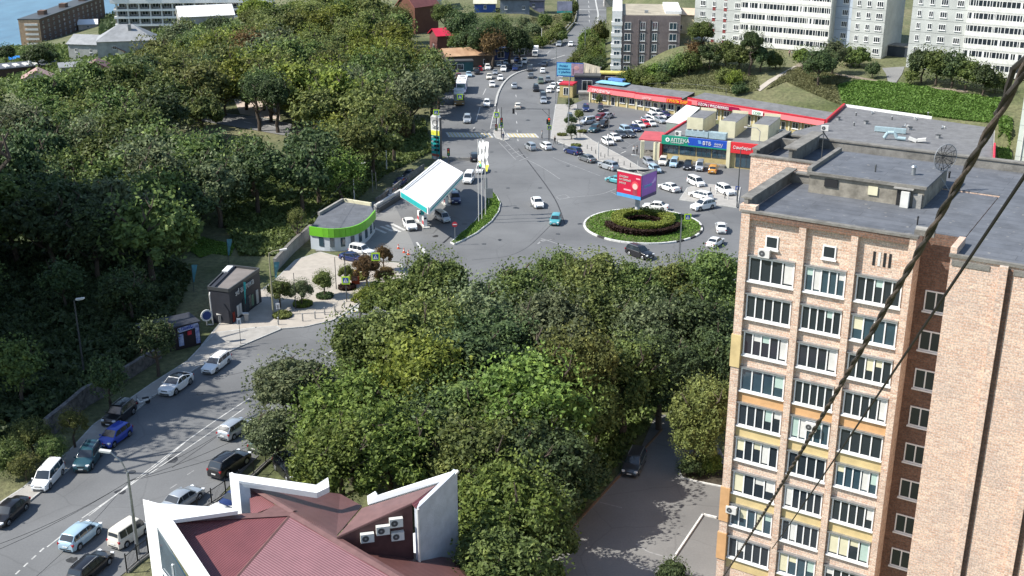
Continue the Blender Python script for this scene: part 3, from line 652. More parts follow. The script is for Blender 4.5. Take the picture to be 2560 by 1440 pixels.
car(1803,566,-4,-26,'sedan','white','white saloon driving away at the right of the round flower bed','car',K3,.95)
car(1788,602,24,-16,'sedan','white','white car turning just above the trees by the brick tower','car',K3,.92)
car(1640,513,-30,-3,'sedan','white','white taxi passing behind the billboard post','car',K3,.98)
car(1758,512,-30,6,'suv','white','white SUV driving left towards the round flower bed','car',K3,1.0)
car(1752,486,-30,-8,'wagon','white','white estate directly behind the white SUV','car',K3,1.0)
car(1673,466,-30,-10,'sedan','white','white saloon beside the purple billboard face','car',K3,1.0)
car(1740,453,28,13,'minivan','white','white minivan in the pharmacy yard facing right','van',K6,.92)
car(1813,474,28,13,'suv','white','white SUV with roof rails beside the brick tower','car',K6,.98)
car(1622,403,24,18,'wagon','silver','blue silver estate next to the street lamp head, left of the pharmacy row','car',K4,.92)
car(1637,420,24,16,'hatch','lblue','light blue hatchback just above the billboard','car',K4,.92)
car(1658,401,-10,22,'hatch','cream','cream hatchback parked left below the pharmacy window','car',K4,.98)
car(1686,405,-12,20,'minivan','lblue','pale silver blue people carrier below the pharmacy window','car',K4,.86)
car(1720,412,-8,20,'hatch','black','small black car in the pharmacy row','car',K4,.98)
car(1750,415,-8,20,'kei','silver','tall silver minivan in the pharmacy row','van',K4,.98)
car(1783,421,8,-20,'hatch','orange','orange hatchback at the right end of the pharmacy row','car',K4,1.0)
car(1541,447,-30,-6,'sedan','turq','turquoise saloon partly hidden behind the red billboard','car',K3,.95)
car(1433,376,-26,-7,'hatch','navy','dark blue hatchback at the junction kerb','car',K5,1.05)
car(1468,394,-26,-9,'sedan','grey','grey saloon between the blue hatchback and the silver SUV','car',K5,.98)
car(1521,413,-28,-9,'suv','silver','large silver SUV at the kerb with dark tail','car',K5,1.02)
car(1326,365,-22,-14,'jeep','silver','silver off-roader waiting at the crossing','car','cars at the crossing',.88)
car(1365,363,-22,-14,'hatch','white','white hatchback just past the crossing, right of the off-roader','car','cars at the crossing',.98)
for i,(x,y,dx,dy,kd,cl,lb,s) in enumerate([
 (1470,302,-28,4,'kei','silver','boxy silver microvan left in the shop yard',.95),(1500,291,-24,8,'hatch','maroon','maroon car behind the boxy microvan',.95),(1516,288,-24,6,'sedan','silver','silver car behind the maroon one',.95),
 (1487,320,-24,12,'suv','teal','dark teal SUV nearest the hedge of the shop yard',.92),(1508,309,-24,12,'suv','black','black SUV right of the dark teal one',.92),
 (1465,269,1,14,'suv','navy','navy SUV parked alone facing the camera by the shop yard entrance',.9),(1501,269,1,14,'van','dgrey','dark grey van parked below the red roofed shops',.85),(1425,292,6,14,'kei','grey','grey flatbed van behind the small trees at the street corner',.85),
 (1519,352,24,13,'hatch','white','nearest white hatchback of the slanted parking row',.98),(1536,341,24,12,'sedan','white','second white car of the slanted parking row',.95),(1551,333,24,13,'sedan','dgrey','dark saloon between white car and pale blue SUV',.95),
 (1565,325,24,13,'suv','lblue','pale blue SUV with roof rails in the slanted row',1.0),(1588,318,24,12,'sedan','navy','navy car right of the pale blue SUV',.95),(1597,309,24,10,'sedan','white','white saloon next to the red car',.9),
 (1612,306,24,11,'sedan','red','bright red saloon in the slanted row',.92),(1618,297,24,10,'sedan','silver','silver saloon behind the red car',.92),(1632,291,24,9,'suv','white','white SUV right behind the silver saloon',.92),
 (1640,280,24,9,'minivan','white','white people carrier near the end of the slanted row',.88),(1633,268,24,7,'sedan','white','white saloon at the far end of the slanted row',.9),(1655,275,24,6,'sedan','grey','grey saloon at the wall of the red roofed shops',.85)]):
    car(x,y,dx,dy,kd,cl,lb,'car',K6,s,far=False)
for x,y,cl,kd,lb in ((1572,333,'dgrey','sedan','dark car wedged behind the pale blue SUV'),(1626,306,'white','hatch','white hatchback right of the red saloon'),(1650,288,'white','sedan','white saloon at the inner end of the slanted row'),(1650,298,'silver','wagon','silver estate beside the white roofed annex'),(1662,284,'navy','sedan','navy saloon at the corner of the white roofed annex')): car(x,y,24,10,kd,cl,lb,'car',K6,.9)
for (x,y,dx,dy,kd,cl,lb,s) in [
 (1168,297,-2,20,'suv','silver','pale silver SUV nearest the crossing in the left carriageway',1.0),(1217,257,-1,20,'suv','white','white SUV beside the end of the centre barrier',.92),
 (1231,209,-1,20,'hatch','white','white hatchback hard beside the centre barrier',.92),(1223,190,-2,20,'hatch','cream','cream car behind the white hatchback',.92),(1251,193,-3,20,'hatch','white','white compact right of the cream car',.92),
 (1219,167,3,20,'suv','white','white SUV at the left of the far queue',.88),(1259,171,-4,20,'suv','white','white SUV in the middle of the far queue',.92),(1288,169,-4,20,'suv','navy','dark blue off-roader in the far queue',.88),
 (1325,170,-8,18,'suv','dgrey','dark pickup-like SUV right end of the far queue',.92),(1265,154,-6,18,'sedan','silver','silver car in the rear row of the far queue',.92),(1292,148,-6,18,'sedan','navy','dark saloon in the rear row beside the blue booths',.9),
 (1311,152,-8,18,'hatch','white','white hatchback in the rear row in front of the truck',1.0),(1248,159,-6,18,'sedan','white','white saloon squeezed left of the silver car',.8),
 (1361,158,-10,14,'sedan','dgrey','dark saloon on the bend of the far street',.92),(1357,175,1,-20,'hatch','white','white hatchback driving away at the right kerb',.92),
 (1327,187,1,-20,'sedan','grey','grey green saloon driving away before the bend',.96),(1286,213,2,-20,'suv','silver','silver SUV driving away right of the centre barrier',.9),(1295,263,2,-20,'hatch','cream','cream hatchback driving away above the crossing',.92),
 (1300,160,-6,18,'sedan','silver','silver saloon in the gap of the rear row',.85),(1275,163,-5,18,'sedan','black','black saloon between two white cars of the far queue',.85),(1238,178,-2,20,'sedan','silver','silver saloon behind the white compact',.85),(1200,170,4,20,'hatch','red','red hatchback at the left end of the far queue',.8),(1398,109,-10,12,'wagon','silver','silver estate on the uphill part of the far street',1.0),(1427,109,-6,12,'hatch','white','white hatchback beside the silver estate uphill',.92)]:
    car(x,y,dx,dy,kd,cl,lb,'car',K7,s,far=y<250)
for (x,y,dx,dy,kd,cl,lb,s) in [
 (1340,220,4,20,'jeep','black','black off-roader parked at the right kerb facing the camera',.92),(1358,239,1,20,'suv','dgrey','dark grey SUV behind the silver saloon at the kerb',.92),(1359,249,1,20,'sedan','silver','silver saloon first at the kerb above the crossing',.95),
 (1352,201,2,20,'suv','green','green grey SUV behind the black off-roader',.85),(1370,197,2,20,'suv','grey','grey SUV squeezed against the green grey one',.8),(1384,213,-16,10,'sedan','white','white saloon parked askew below the blue billboard',.95),
 (1372,223,0,20,'hatch','white','white hatchback nose-out left of the red kiosk',.8),(1398,222,0,20,'hatch','white','white hatchback tight beside the red kiosk',.75),(1402,205,-16,8,'sedan','white','white saloon directly below the blue billboard',.85),
 (1125,183,5,20,'hatch','white','white hatchback in tree shade at the left kerb',.95),(1172,184,8,16,'sedan','lblue','pale blue saloon behind the coach',.9),(1192,178,8,16,'suv','black','black SUV behind the pale blue saloon',.85),(1147,188,6,16,'sedan','maroon','dark red car shaded behind the coach',.85)]:
    car(x,y,dx,dy,kd,cl,lb,'car',K8,s,far=y<240)
car(1024,558,12,18,'sedan','white','white saloon beside the pump island in the sun','car',K9,1.05)
car(1106,541,20,12,'van','silver','silver grey van refuelling under the canopy','van',K9,.85)
car(1138,494,6,20,'suv','navy','dark blue SUV in the shade of the canopy','car',K9,.95)
car(1172,444,-12,20,'minivan','white','white people carrier entering the petrol station','van',K9,1.02)
car(1200,421,-6,20,'van','white','white van waiting behind the flagpoles','van',K9,.85)
car(1186,391,1,-20,'suv','black','black off-roader stopped above the petrol station entrance','car',K9,.95)
car(1126,470,10,14,'sedan','turq','teal car at the far pump under the canopy','car',K9,.9)
car(904,627,26,5,'jeep','white','white SUV with roof rack parked beside the green-banded kiosk','car',K9,.95)
car(880,640,26,5,'sedan','navy','dark blue car in front of the white SUV with roof rack','car',K9,.9)
for i,(x,y,lb) in enumerate([(1000,452,'dark blue car in the shaded lot left of the canopy'),(975,478,'dark car nearest the white ramp wall'),(1022,432,'dark car furthest up the shaded lot')]): car(x,y,-24,18,'sedan',['navy','dgrey','black'][i],lb,'car',K9,.9)
# ---- coach, bus, truck
def coach(x,y,dx,dy,Lb,label,top,front,name,st):
    c=P(x,y,1.5); f=P(x+dx,y+dy,1.5); d=f-c; rt=thing(name,label,'bus',(c.x,c.y,.03),math.atan2(d.y,d.x),'buses at the bus stop')
    h=Lb/2; W=2.5; Hh=3.1
    mb=MB(); prof_=[(-h,.35),(h-.15,.35),(h,.5),(h-.04,1.3),(h-.30,2.75),(h-.6,Hh),(-h+.2,Hh),(-h,2.9)]
    mb.add([(x_,-W/2,z) for x_,z in prof_]+[(x_,W/2,z) for x_,z in prof_],[tuple(range(8))]+[tuple(range(15,7,-1))],front)
    for i in range(8):
        j=(i+1)%8; a_,b_=prof_[i],prof_[j]; mb.add([(a_[0],-W/2,a_[1]),(a_[0],W/2,a_[1]),(b_[0],W/2,b_[1]),(b_[0],-W/2,b_[1])],[(0,1,2,3)],top if i in(4,5) else front)
    mb.box((0,0,Hh+.1),(2.6,1.6,.24),OFFW); mb.box((-h*.55,0,Hh+.07),(1.2,1.2,.16),GREY); mb.build('body',rt,30)
    g=MB(); a_,b_=prof_[3],prof_[4]; g.add([(a_[0]+.03,-W/2+.15,a_[1]+.1),(a_[0]+.03,W/2-.15,a_[1]+.1),(b_[0]+.03,W/2-.2,b_[1]-.12),(b_[0]+.03,-W/2+.2,b_[1]-.12)],[(0,1,2,3)],GLASSB); g.build('windscreen',rt)
    for s in (-1,1):
        for i in range(int(Lb/1.6)): 
            g=MB(); x0=-h+.5+i*1.55; g.b2((x0,s*(W/2+.012),1.35),(x0+1.4,s*(W/2-.02),2.45),GLASS); g.build('window',rt)
    for ax in (h-2.2,-h+2.6):
        for s in (-1,1): g=MB(); g.cyl((ax,s*(W/2-.15),.5),(ax,s*(W/2+.03),.5),.5,.5,RUBBER,16); g.build('wheel',rt)
    for s in (-1,1): g=MB(); g.box((h-.02,s*.9,.75),(.12,.35,.18),HEADL); g.build('headlight',rt); g=MB(); g.tube([(h-.3,s*1.2,2.7),(h+.15,s*1.4,2.6),(h+.15,s*1.4,2.2)],.05,BLACK,6); g.build('mirror',rt)
    return rt
coach(1155,212,-6,22,10.5,'white and blue coach with big windscreen standing in the left lane',WHITE,M('bus_blue_white',(.38,.42,.62),.35,var=.1,scale=.5),'coach',0)
coach(1148,243,-1,20,8,'dark yellow fronted bus in the tree shade ahead of the coach',OFFW,M('bus_yellow',(.30,.20,.10),.4,var=.1),'bus',0)
c=P(1338,130,1.2); f=P(1335,148,1.2); d=f-c; rt=thing('box_truck','white box truck coming round the bend of the far street','truck',(c.x,c.y,.03),math.atan2(d.y,d.x),None,(.9,.9,.9))
mb=MB(); mb.box((-.9,0,1.95),(4.2,2.1,2.3),WHITE); mb.box((-.8,0,.7),(5.2,.9,.2),DGREY); mb.build('cargo_box',rt)
mb=MB(); pr=[(1.35,.45),(2.9,.45),(2.95,1.2),(2.6,2.1),(1.4,2.15)]; mb.add([(a_,-.95,z) for a_,z in pr]+[(a_,.95,z) for a_,z in pr],[(0,1,2,3,4),(9,8,7,6,5)]+[(i,i+5,(i+1)%5+5,(i+1)%5) for i in range(5)],WHITE); mb.build('cab',rt)
mb=MB(); mb.add([(2.97,-.85,1.25),(2.97,.85,1.25),(2.63,.8,2.02),(2.63,-.8,2.02)],[(0,1,2,3)],GLASS); mb.build('windscreen',rt)
for ax in (2.1,-1.6):
    for s in (-1,1): mb=MB(); mb.cyl((ax,s*.75,.42),(ax,s*1.0,.42),.42,.42,RUBBER,14); mb.build('wheel',rt)
for s in (-1,1): mb=MB(); mb.box((2.95,s*.7,.8),(.08,.3,.16),HEADL); mb.build('headlight',rt)
# scooter
c=P(356,1003,.4); rt=thing('scooter','small white and black scooter parked at the shaded kerb','motor scooter',(c.x,c.y,.02),R(205))
mb=MB(); mb.tube([(-.5,0,.45),(-.2,0,.38),(.3,0,.30),(.55,0,.75)],.09,WHITE); mb.box((-.38,0,.55),(.55,.3,.22),WHITE); mb.build('body',rt,40)
mb=MB(); mb.box((-.35,0,.74),(.7,.26,.1),BLACK); mb.build('seat',rt)
mb=MB(); mb.tube([(.72,0,.3),(.55,0,1.0)],.035,GREY); mb.tube([(.52,-.33,1.02),(.52,.33,1.02)],.025,BLACK); mb.build('handlebar',rt)
for ax in (-.55,.72): mb=MB(); mb.cyl((ax,-.06,.27),(ax,.06,.27),.27,.27,RUBBER,16); mb.build('wheel',rt)
# ================================================================ BUILDINGS
def frame(o, p): return o  # placeholder kept short
def window(rt, c, wd, ht, axis='x', face=-1, frm=None, glass=None, mull=1, sill=True, dep=.08, name='window'):
    """window on a wall: frame mesh + glass pane child. axis = wall direction, face = outward sign on the other axis"""
    frm=frm or WHITE; glass=glass or GLASS; mb=MB(); x,y,z=c; t=.09
    def bx(a0,a1,z0,z1,d0,d1,m,B):
        if axis=='x': B.b2((x+a0,y+face*d0,z+z0),(x+a1,y+face*d1,z+z1),m)
        else: B.b2((x+face*d0,y+a0,z+z0),(x+face*d1,y+a1,z+z1),m)
    bx(-wd/2,wd/2,ht/2-t,ht/2,0,dep,frm,mb); bx(-wd/2,wd/2,-ht/2,-ht/2+t,0,dep,frm,mb)
    for i in range(mull+2):
        a=-wd/2+(wd-t)*i/(mull+1); bx(a,a+t,-ht/2+t,ht/2-t,0,dep*.95,frm,mb)
    if sill: bx(-wd/2-.08,wd/2+.08,-ht/2-.12,-ht/2-.02,0,dep+.10,frm,mb)
    o=mb.build(name,rt); g=MB(); bx(-wd/2+.02,wd/2-.02,-ht/2+.02,ht/2-.02,.0,dep*.5,glass,g); g.build('pane',o); return o
def acunit(loc, rz, label, group='air conditioners', parent=None, s=1.):
    mb=MB(); mb.box((0,0,.3*s),(.85*s,.32*s,.6*s),OFFW)
    if parent: o=mb.build('air_conditioner',parent); o.location=loc; o.rotation_euler=(0,0,rz); r=o
    else: r=thing('air_conditioner',label,'air conditioner',loc,rz,group); mb.build('casing',r)
    g=MB(); g.cyl((-.12*s,-.165*s,.3*s),(-.12*s,-.18*s,.3*s),.22*s,.22*s,DGREY,14); g.cyl((-.12*s,-.18*s,.3*s),(-.12*s,-.19*s,.3*s),.07*s,.07*s,GREY,8); g.build('fan',r)
    return r
# ---------------------------------------------------------------- brick tower
TU=math.atan2(-.525,.851); TO=(16.74,80.6)
rt=thing('brick_tower','tall tan brick apartment tower with flat bitumen roofs filling the right foreground','building',(TO[0],TO[1],0),TU)
TR_=rt; ZT=32.2
mb=MB()
mb.b2((0,.0,0),(12.3,9.9,ZT),BRICK)
mb.b2((12.3,1.6,0),(15.1,13.4,ZT-.003),BRICK_SHADE); mb.b2((2.2,9.9,0),(12.3,13.4,ZT-.006),BRICK)  # recess brick coloured dark for the shade inside it
mb.build('main_wall',rt)
mb=MB(); mb.b2((15.1,-3.1,0),(34,13.4,ZT+.1),BRICK2); mb.build('wing_wall',rt)
mb=MB(); mb.b2((-4.6,13.5,0),(34,21.9,ZT+.1),BRICK2); mb.build('rear_wall',rt)
# pilasters, copings: shade the recessed brick fields
mb=MB()
for u0,u1 in ((-.02,.62),(4.30,4.80),(7.98,8.46),(11.85,12.32)): mb.b2((u0,-.34,0),(u1,.02,ZT+.05),BRICK)
mb.build('pilasters',rt)
mb=MB()
mb.b2((-.1,-.42,ZT+.05),(12.42,-.0,ZT+.22),CONCD)
mb.b2((.62,-.36,ZT-.42),(11.85,.0,ZT+.04),BRICK_SHADE); mb.build('coping',rt)  # dark band paints the shade under the coping
mb=MB(); mb.b2((15.0,-3.22,ZT+.1),(34,-2.9,ZT+.3),CONCD)
for u in (18.1,21.3,24.2,27.2,30.4): mb.b2((u,-3.40,0),(u+.50,-3.08,ZT+.1),BRICK2); mb.b2((u+.5,-3.16,0),(u+.80,-3.09,ZT-.1),BRICK_SHADE)  # dark strips paint the shade beside the pilasters
for u in (15.1,18.8,22.0,24.9,27.9): mb.b2((u+.1,-3.16,ZT-.45),(u+2.4,-3.09,ZT-.1),CONCD)
mb.build('wing_pilasters',rt)
# decks
mb=MB(); mb.b2((.5,.1,ZT),(12.2,9.5,ZT+.06),ROOFF); mb.b2((12.2,1.65,ZT),(15.0,13.3,ZT+.055),ROOFF); mb.b2((10.9,9.5,ZT+.001),(12.2,13.3,ZT+.052),ROOFF); mb.build('roof_deck',rt)
mb=MB(); mb.b2((15.12,-2.9,ZT+.1),(34,13.93,ZT+.17),ROOFF); mb.build('wing_roof',rt)
mb=MB(); mb.b2((-4.2,13.5,ZT+.1),(34,21.5,ZT+.165),ROOFF); mb.build('rear_roof',rt)
# parapets of main block
mb=MB()
mb.b2((-.02,-.0,ZT),(.28,9.6,ZT+.95),CONCD); mb.b2((-.25,-.05,ZT+.95),(.55,9.9,ZT+1.07),CONCD)
mb.b2((.28,9.35,ZT),(2.4,9.65,ZT+.8),CONCD); mb.b2((.55,9.2,ZT+.8),(2.4,9.85,ZT+.92),CONCD)
mb.b2((-.2,-.35,ZT+.05),(1.0,.35,ZT+.55),BRICK)
mb.build('parapet',rt)
mb=MB()   # rear block parapets with the deep corner box
mb.b2((-4.6,13.5,ZT+.1),(2.2,13.8,ZT+.7),BRICK2); mb.b2((-4.7,13.4,ZT+.7),(2.3,13.95,ZT+.82),CONCD)
mb.b2((-4.6,13.95,ZT+.17),(-4.3,21.9,ZT+1.1),CONCD); mb.b2((-4.75,13.95,ZT+1.1),(-4.05,22.0,ZT+1.22),CONCD)
mb.b2((-1.6,14.1,ZT+.17),(-1.3,21.3,ZT+1.5),CONCD); mb.b2((-2.0,13.96,ZT+1.5),(-.9,21.2,ZT+1.62),CONCD)
mb.b2((-4.3,21.4,ZT+.17),(34,21.75,ZT+.9),CONCD); mb.b2((-4.4,21.3,ZT+.9),(34,21.95,ZT+1.02),CONCD)
mb.b2((-4.0,19.2,ZT+.17),(-1.7,19.5,ZT+1.1),CONCD)
mb.build('rear_parapet',rt)
# penthouse
mb=MB(); mb.b2((2.4,7.2,ZT),(10.9,14.6,ZT+1.55),M('grey_render',(.30,.275,.23),.9,var=.22,scale=1.1)); mb.build('penthouse',rt)
mb=MB(); mb.b2((2.25,7.0,ZT+1.55),(11.05,14.8,ZT+1.68),ROOFF); mb.b2((2.25,6.98,ZT+1.5),(11.05,7.14,ZT+1.72),CONCD); mb.b2((2.2,7.14,ZT+1.6),(2.55,14.8,ZT+2.0),CONCD); mb.build('penthouse_roof',rt)
mb=MB(); mb.b2((3.6,7.1,ZT+.7),(4.6,7.25,ZT+1.3),BLACK); mb.build('vent_opening',rt)
mb=MB(); mb.b2((9.0,7.08,ZT+.06),(9.95,7.25,ZT+1.4),BLACK); mb.b2((9.4,6.6,ZT+.08),(9.98,7.0,ZT+1.25),OFFW); mb.build('roof_door',rt)
mb=MB(); mb.b2((8.8,6.75,ZT+1.38),(10.2,7.3,ZT+1.48),CONC); mb.b2((10.2,7.0,ZT+.06),(10.8,7.22,ZT+1.1),CONC); mb.build('door_hood',rt)
mb=MB(); mb.b2((6.9,7.1,ZT+.55),(7.6,7.24,ZT+1.2),CREAM); mb.build('patch',rt)
# facade openings of the three bays
ORA=M('orange_render',(.62,.36,.17),.85,var=.1,scale=.8); YEL=M('yellow_render',(.62,.48,.24),.85,var=.1,scale=.8)
LBc=M('curtain_green',(.45,.58,.52),.8,var=.1)
for b_,(u0,u1) in enumerate(((.62,4.30),(4.80,7.98),(8.46,11.85))):
    uc=(u0+u1)/2
    if b_<2:
        window(rt,(uc+(-.15,.1)[b_],0,30.2),.95,.95,mull=0,name='small_window')
    else:
        mb=MB()
        for i in range(4): mb.b2((uc-.65+i*.36,-.01,29.8),(uc-.48+i*.36,.0-.03,30.8),BLACK if i!=1 else OFFW)
        mb.build('vent_slots',rt)
    for k in range(11):
        zc=28.0-2.95*k
        if zc<1.5: break
        nm=4 if (k+b_)%3 else 3
        window(rt,(uc,0,zc),(u1-u0)-.28,1.85,mull=nm,dep=.14,glass=GLASSB if (k*3+b_)%4==1 else GLASS,name='balcony_glazing')
        r_=random.Random(k*11+b_)
        pw=((u1-u0)-.28)/(nm+1)
        for q in range(nm+1):
            if r_.random()<.38: mb=MB(); hh=r_.choice((.5,.9,1.5,1.5)); xx=u0+.14+pw*q; mb.b2((xx+.12,-.085,zc+.80-hh),(xx+pw-.04,-.075,zc+.80),r_.choice((OFFW,CREAM,LBc,OFFW))); mb.build('curtain',rt)
        mb=MB(); mb.b2((u0+.05,-.30,zc+.98),(u1-.1,-.0,zc+1.06),GALV); mb.build('window_hood',rt)
        if k in(3,4,6,8) : mb=MB(); mb.b2((u0+.04,-.05,zc-1.95),(u1-.04,-.003,zc-1.04),(YEL,ORA)[k%2]); mb.build('spandrel',rt)
for k in range(9):
    window(rt,(13.7,1.6,27.4-2.95*k),1.5,1.5,mull=1,name='recess_window')
for zc,h_ in ((21.4,2.6),(8.2,3.0),(4.4,2.4)): mb=MB(); mb.b2((-.10,-.42,zc-h_/2),(.66,.05,zc+h_/2),ORA if zc<10 else YEL); mb.build('corner_render',rt)
acunit((1.9,-.32,29.1),0,None,parent=rt); acunit((.9,-.36,7.6),0,None,parent=rt); acunit((6.5,-.36,16.4),0,None,parent=rt)
# wing: brick parapet box with hatch at the right
mb=MB(); mb.b2((20.6,3.2,ZT+.17),(25.2,6.8,ZT+1.0),BRICK2); mb.b2((20.4,3.0,ZT+1.0),(25.4,7.0,ZT+1.12),CONCD); mb.build('roof_hatch_box',rt)
mb=MB(); mb.b2((21.2,3.7,ZT+1.121),(24.6,6.3,ZT+1.15),M('dark_pit',(.05,.03,.02),.9)); mb.build('roof_hatch',rt)
mb=MB(); mb.b2((15.0,-3.0,ZT+.17),(15.4,-.4,ZT+.7),BRICK2); mb.build('wing_parapet',rt)
def tw(u,v,z=0): return Vector((TO[0]+.851*u+.525*v, TO[1]-.525*u+.851*v, z))
# roof things
q=P(2346,480,ZT+.06); dc=P(2336,407,ZT+2.9)
d0=thing('satellite_dish','large black mesh satellite dish standing on the tower roof','satellite dish',(q.x,q.y,ZT+.06),R(20))
mb=MB(); mb.cyl((0,0,0),(0,0,1.9),.06,.06,BLACK); mb.tube([(-.7,-.5,0),(0,0,1.2),(.7,-.5,0)],.03,GREY); mb.tube([(0,.8,0),(0,0,1.2)],.03,GREY); mb.build('stand',d0)
mb=MB(); 
def dp(r,t): return Vector((r*math.cos(t),-.28*(1-(r/1.02)**2)*-1.0-.28,r*math.sin(t)+2.75))
for i in range(12):
    t=2*math.pi*i/12; mb.tube([dp(.05,t),dp(.5,t),dp(1.02,t)],.022,BLACK,6)
for r in (.35,.7): mb.tube([dp(r,2*math.pi*i/20) for i in range(21)],.012,BLACK,5)
mb.build('ribs',d0)
mb=MB(); mb.tube([dp(1.02,2*math.pi*i/28) for i in range(29)],.03,GREY,6); mb.build('rim',d0)
mt,N,L,b=nodes('dish_mesh',.6); b.inputs['Base Color'].default_value=(.10,.10,.10,1); tr=N.new('ShaderNodeBsdfTransparent'); mx=N.new('ShaderNodeMixShader'); mx.inputs[0].default_value=.35; L.new(tr.outputs[0],mx.inputs[1]); L.new(b.outputs[0],mx.inputs[2]); L.new(mx.outputs[0],N['Material Output'].inputs['Surface'])
mb=MB(); v=[dp(0.02,0)]+[dp(r,2*math.pi*i/24) for r in (.5,1.0) for i in range(24)]
mb.add(v,[(0,1+i,1+(i+1)%24) for i in range(24)]+[(1+i,25+i,25+(i+1)%24,1+(i+1)%24) for i in range(24)],mt); mb.build('reflector_mesh',d0)
mb=MB(); mb.tube([dp(.9,-1.57),(0,-1.0,2.5)],.025,BLACK); mb.tube([dp(.9,.5),(0,-1.0,2.5)],.02,BLACK); mb.ball((0,-1.0,2.5),.09,BLACK); mb.build('feed_arm',d0)
for x,y,z0,h_,r_,lb,m_ in ((2283,437,ZT+1.68,.6,.16,'short silver ventilation pipe on the penthouse roof',GALV),(2188,430,ZT+1.68,.45,.06,'thin dark pipe with small cap on the penthouse roof',DGREY),(2372,447,ZT+.1,.5,.08,'short black pipe on the tower roof behind the dish',BLACK),(2293,562,ZT+.06,.5,.05,'small black pipe near the roof edge above the third bay',BLACK)):
    p=P(x,y,z0); o=thing('vent_pipe',lb,'pipe',(p.x,p.y,z0),0,'pipes on the tower roof'); mb=MB(); mb.cyl((0,0,0),(0,0,h_),r_,r_,m_,12); mb.build('pipe',o,40); mb=MB(); mb.cyl((0,0,h_),(0,0,h_+.12),r_*1.5,r_*.9,m_,12); mb.build('cap',o,40)
p=tw(1.3,13.6,ZT+.3); o=thing('antenna_mast','thin bent antenna mast at the back corner of the tower roof','antenna',(p.x,p.y,ZT+.82)); mb=MB(); mb.cyl((0,0,0),(0,0,2.6),.04,.03,DGREY); mb.tube([(-.1,0,2.6),(.45,.2,1.9)],.05,DGREY); mb.build('mast',o)
p=tw(12.6,.6,ZT+.06); o=thing('roof_cowl','low rusty sheet cowl at the front edge of the tower roof','roof cowl',(p.x,p.y,p.z),TU); mb=MB(); mb.box((0,0,.2),(1.3,.4,.35),CONCD); mb.cyl((-.6,0,.42),(.6,0,.42),.2,.2,CONC,10); mb.build('cowl',o)
# ---------------------------------------------------------------- flat roofed shop with the pharmacy
S0=(29.6,225.0); SA=math.atan2(-.432,.902)
def sw(u,v,z=0): return Vector((S0[0]+.902*u+.432*v, S0[1]-.432*u+.902*v, z))
rt=thing('pharmacy_building','low yellow shop building with green and blue signs and three cream roof boxes','shop',(*S0,0),SA)
SH=4.7
mb=MB(); mb.b2((0,.3,0),(22,15,SH),OCHRE); mb.build('wall',rt)
mb=MB(); mb.b2((.3,.6,SH),(21.9,14.9,SH+.12),ROOFF2); mb.build('roof',rt)
mb=MB(); mb.b2((-.15,.3,SH-.9),(.25,15.1,SH+.45),RED); mb.b2((-.15,14.9,SH-.2),(22,15.2,SH+.3),CONC); mb.build('red_parapet',rt)
mb=MB(); mb.b2((.0,-.25,SH-1.0),(5.4,.3,SH+.45),GREENS); mb.b2((.0,-.27,SH-1.25),(13.2,.3,SH-1.0),GREENS); mb.build('green_sign_board',rt)
mb=MB(); mb.b2((5.4,-.25,SH-1.0),(13.2,.3,SH+.45),BLUES); mb.build('blue_sign_board',rt)
mb=MB(); mb.b2((13.9,-.25,SH-1.6),(21.9,.3,SH+.45),M('red_sign',(.62,.03,.04),.5,var=.04)); mb.build('red_sign_board',rt)
mb=MB(); mb.b2((13.2,-.3,0),(13.9,.4,SH+.5),CREAM); mb.b2((-.3,-.35,0),(.2,.4,SH-1.25),M('dark_red_post',(.22,.02,.02),.6)); mb.b2((-1.6,-.35,0),(-.3,.4,SH-1.2),CREAM); mb.build('piers',rt)
text('АПТЕКА',.95,WHITE,rt,(1.9,-.30,SH-.55)); text('МИНИЦЕН',.34,WHITE,rt,(1.9,-.30,SH-.88),sx=1.5)
mb=MB(); mb.cyl((1.25,-.26,SH-.3),(1.25,-.31,SH-.3),.42,.42,WHITE,16); mb.box((1.25,-.32,SH-.3),(.12,.03,.5),GREENS); mb.box((1.25,-.325,SH-.3),(.4,.03,.12),GREENS); mb.build('pharmacy_emblem',rt)
text('ВТБ',.95,WHITE,rt,(8.35,-.30,SH-.62),sx=.95); text('БАНК',.5,WHITE,rt,(10.75,-.30,SH-.45))
mb=MB()
for i in range(3): mb.box((7.7+i*.06,-.28,SH+.05-.22*i),(.6,.03,.09),M('sky_blue',(.25,.6,.9),.5,var=0))
mb.box((11.4,-.28,SH-.72),(1.6,.03,.06),WHITE); mb.box((12.25,-.28,SH-.4),(.06,.03,.7),WHITE,ry=.3); mb.build('sign_stripes',rt)
text('Самбери',.8,WHITE,rt,(14.4,-.30,SH-.75)); text('24 ч',.8,WHITE,rt,(19.3,-.30,SH-.75))
for i,(a,b_) in enumerate(((.3,3.4),(3.6,6.9),(7.1,10.0),(10.2,13.0))):
    window(rt,((a+b_)/2,.3,SH-2.25),b_-a,1.75,mull=2,frm=M('dark_frame',(.06,.07,.08),.5,var=0),glass=GLASSB,sill=False)
window(rt,(16.5,.3,1.6),3.2,2.6,mull=2,frm=DGREY,glass=GLASSB,sill=False,name='shop_door')
mb=MB(); mb.b2((.2,-.9,0),(13.2,.3,.5),CONCD); mb.build('step',rt)
for i,(u0,v0,L_) in enumerate(((3.4,5.2,9.2),(10.0,4.9,9.6),(16.6,4.6,9.8))):
    mb=MB(); mb.b2((u0,v0,SH+.12),(u0+3.2,v0+L_,SH+3.0),CREAM); mb.b2((u0,v0+.1,SH+3.0),(u0+3.2,v0+L_-.1,SH+3.08),ROOFF2); mb.b2((u0-.04,v0-.08,SH+.12),(u0+3.24,v0+.02,SH+3.35),CREAM); mb.b2((u0-.04,v0+L_,SH+.12),(u0+3.24,v0+L_+.1,SH+3.6),CREAM); o=mb.build('roof_box',rt)
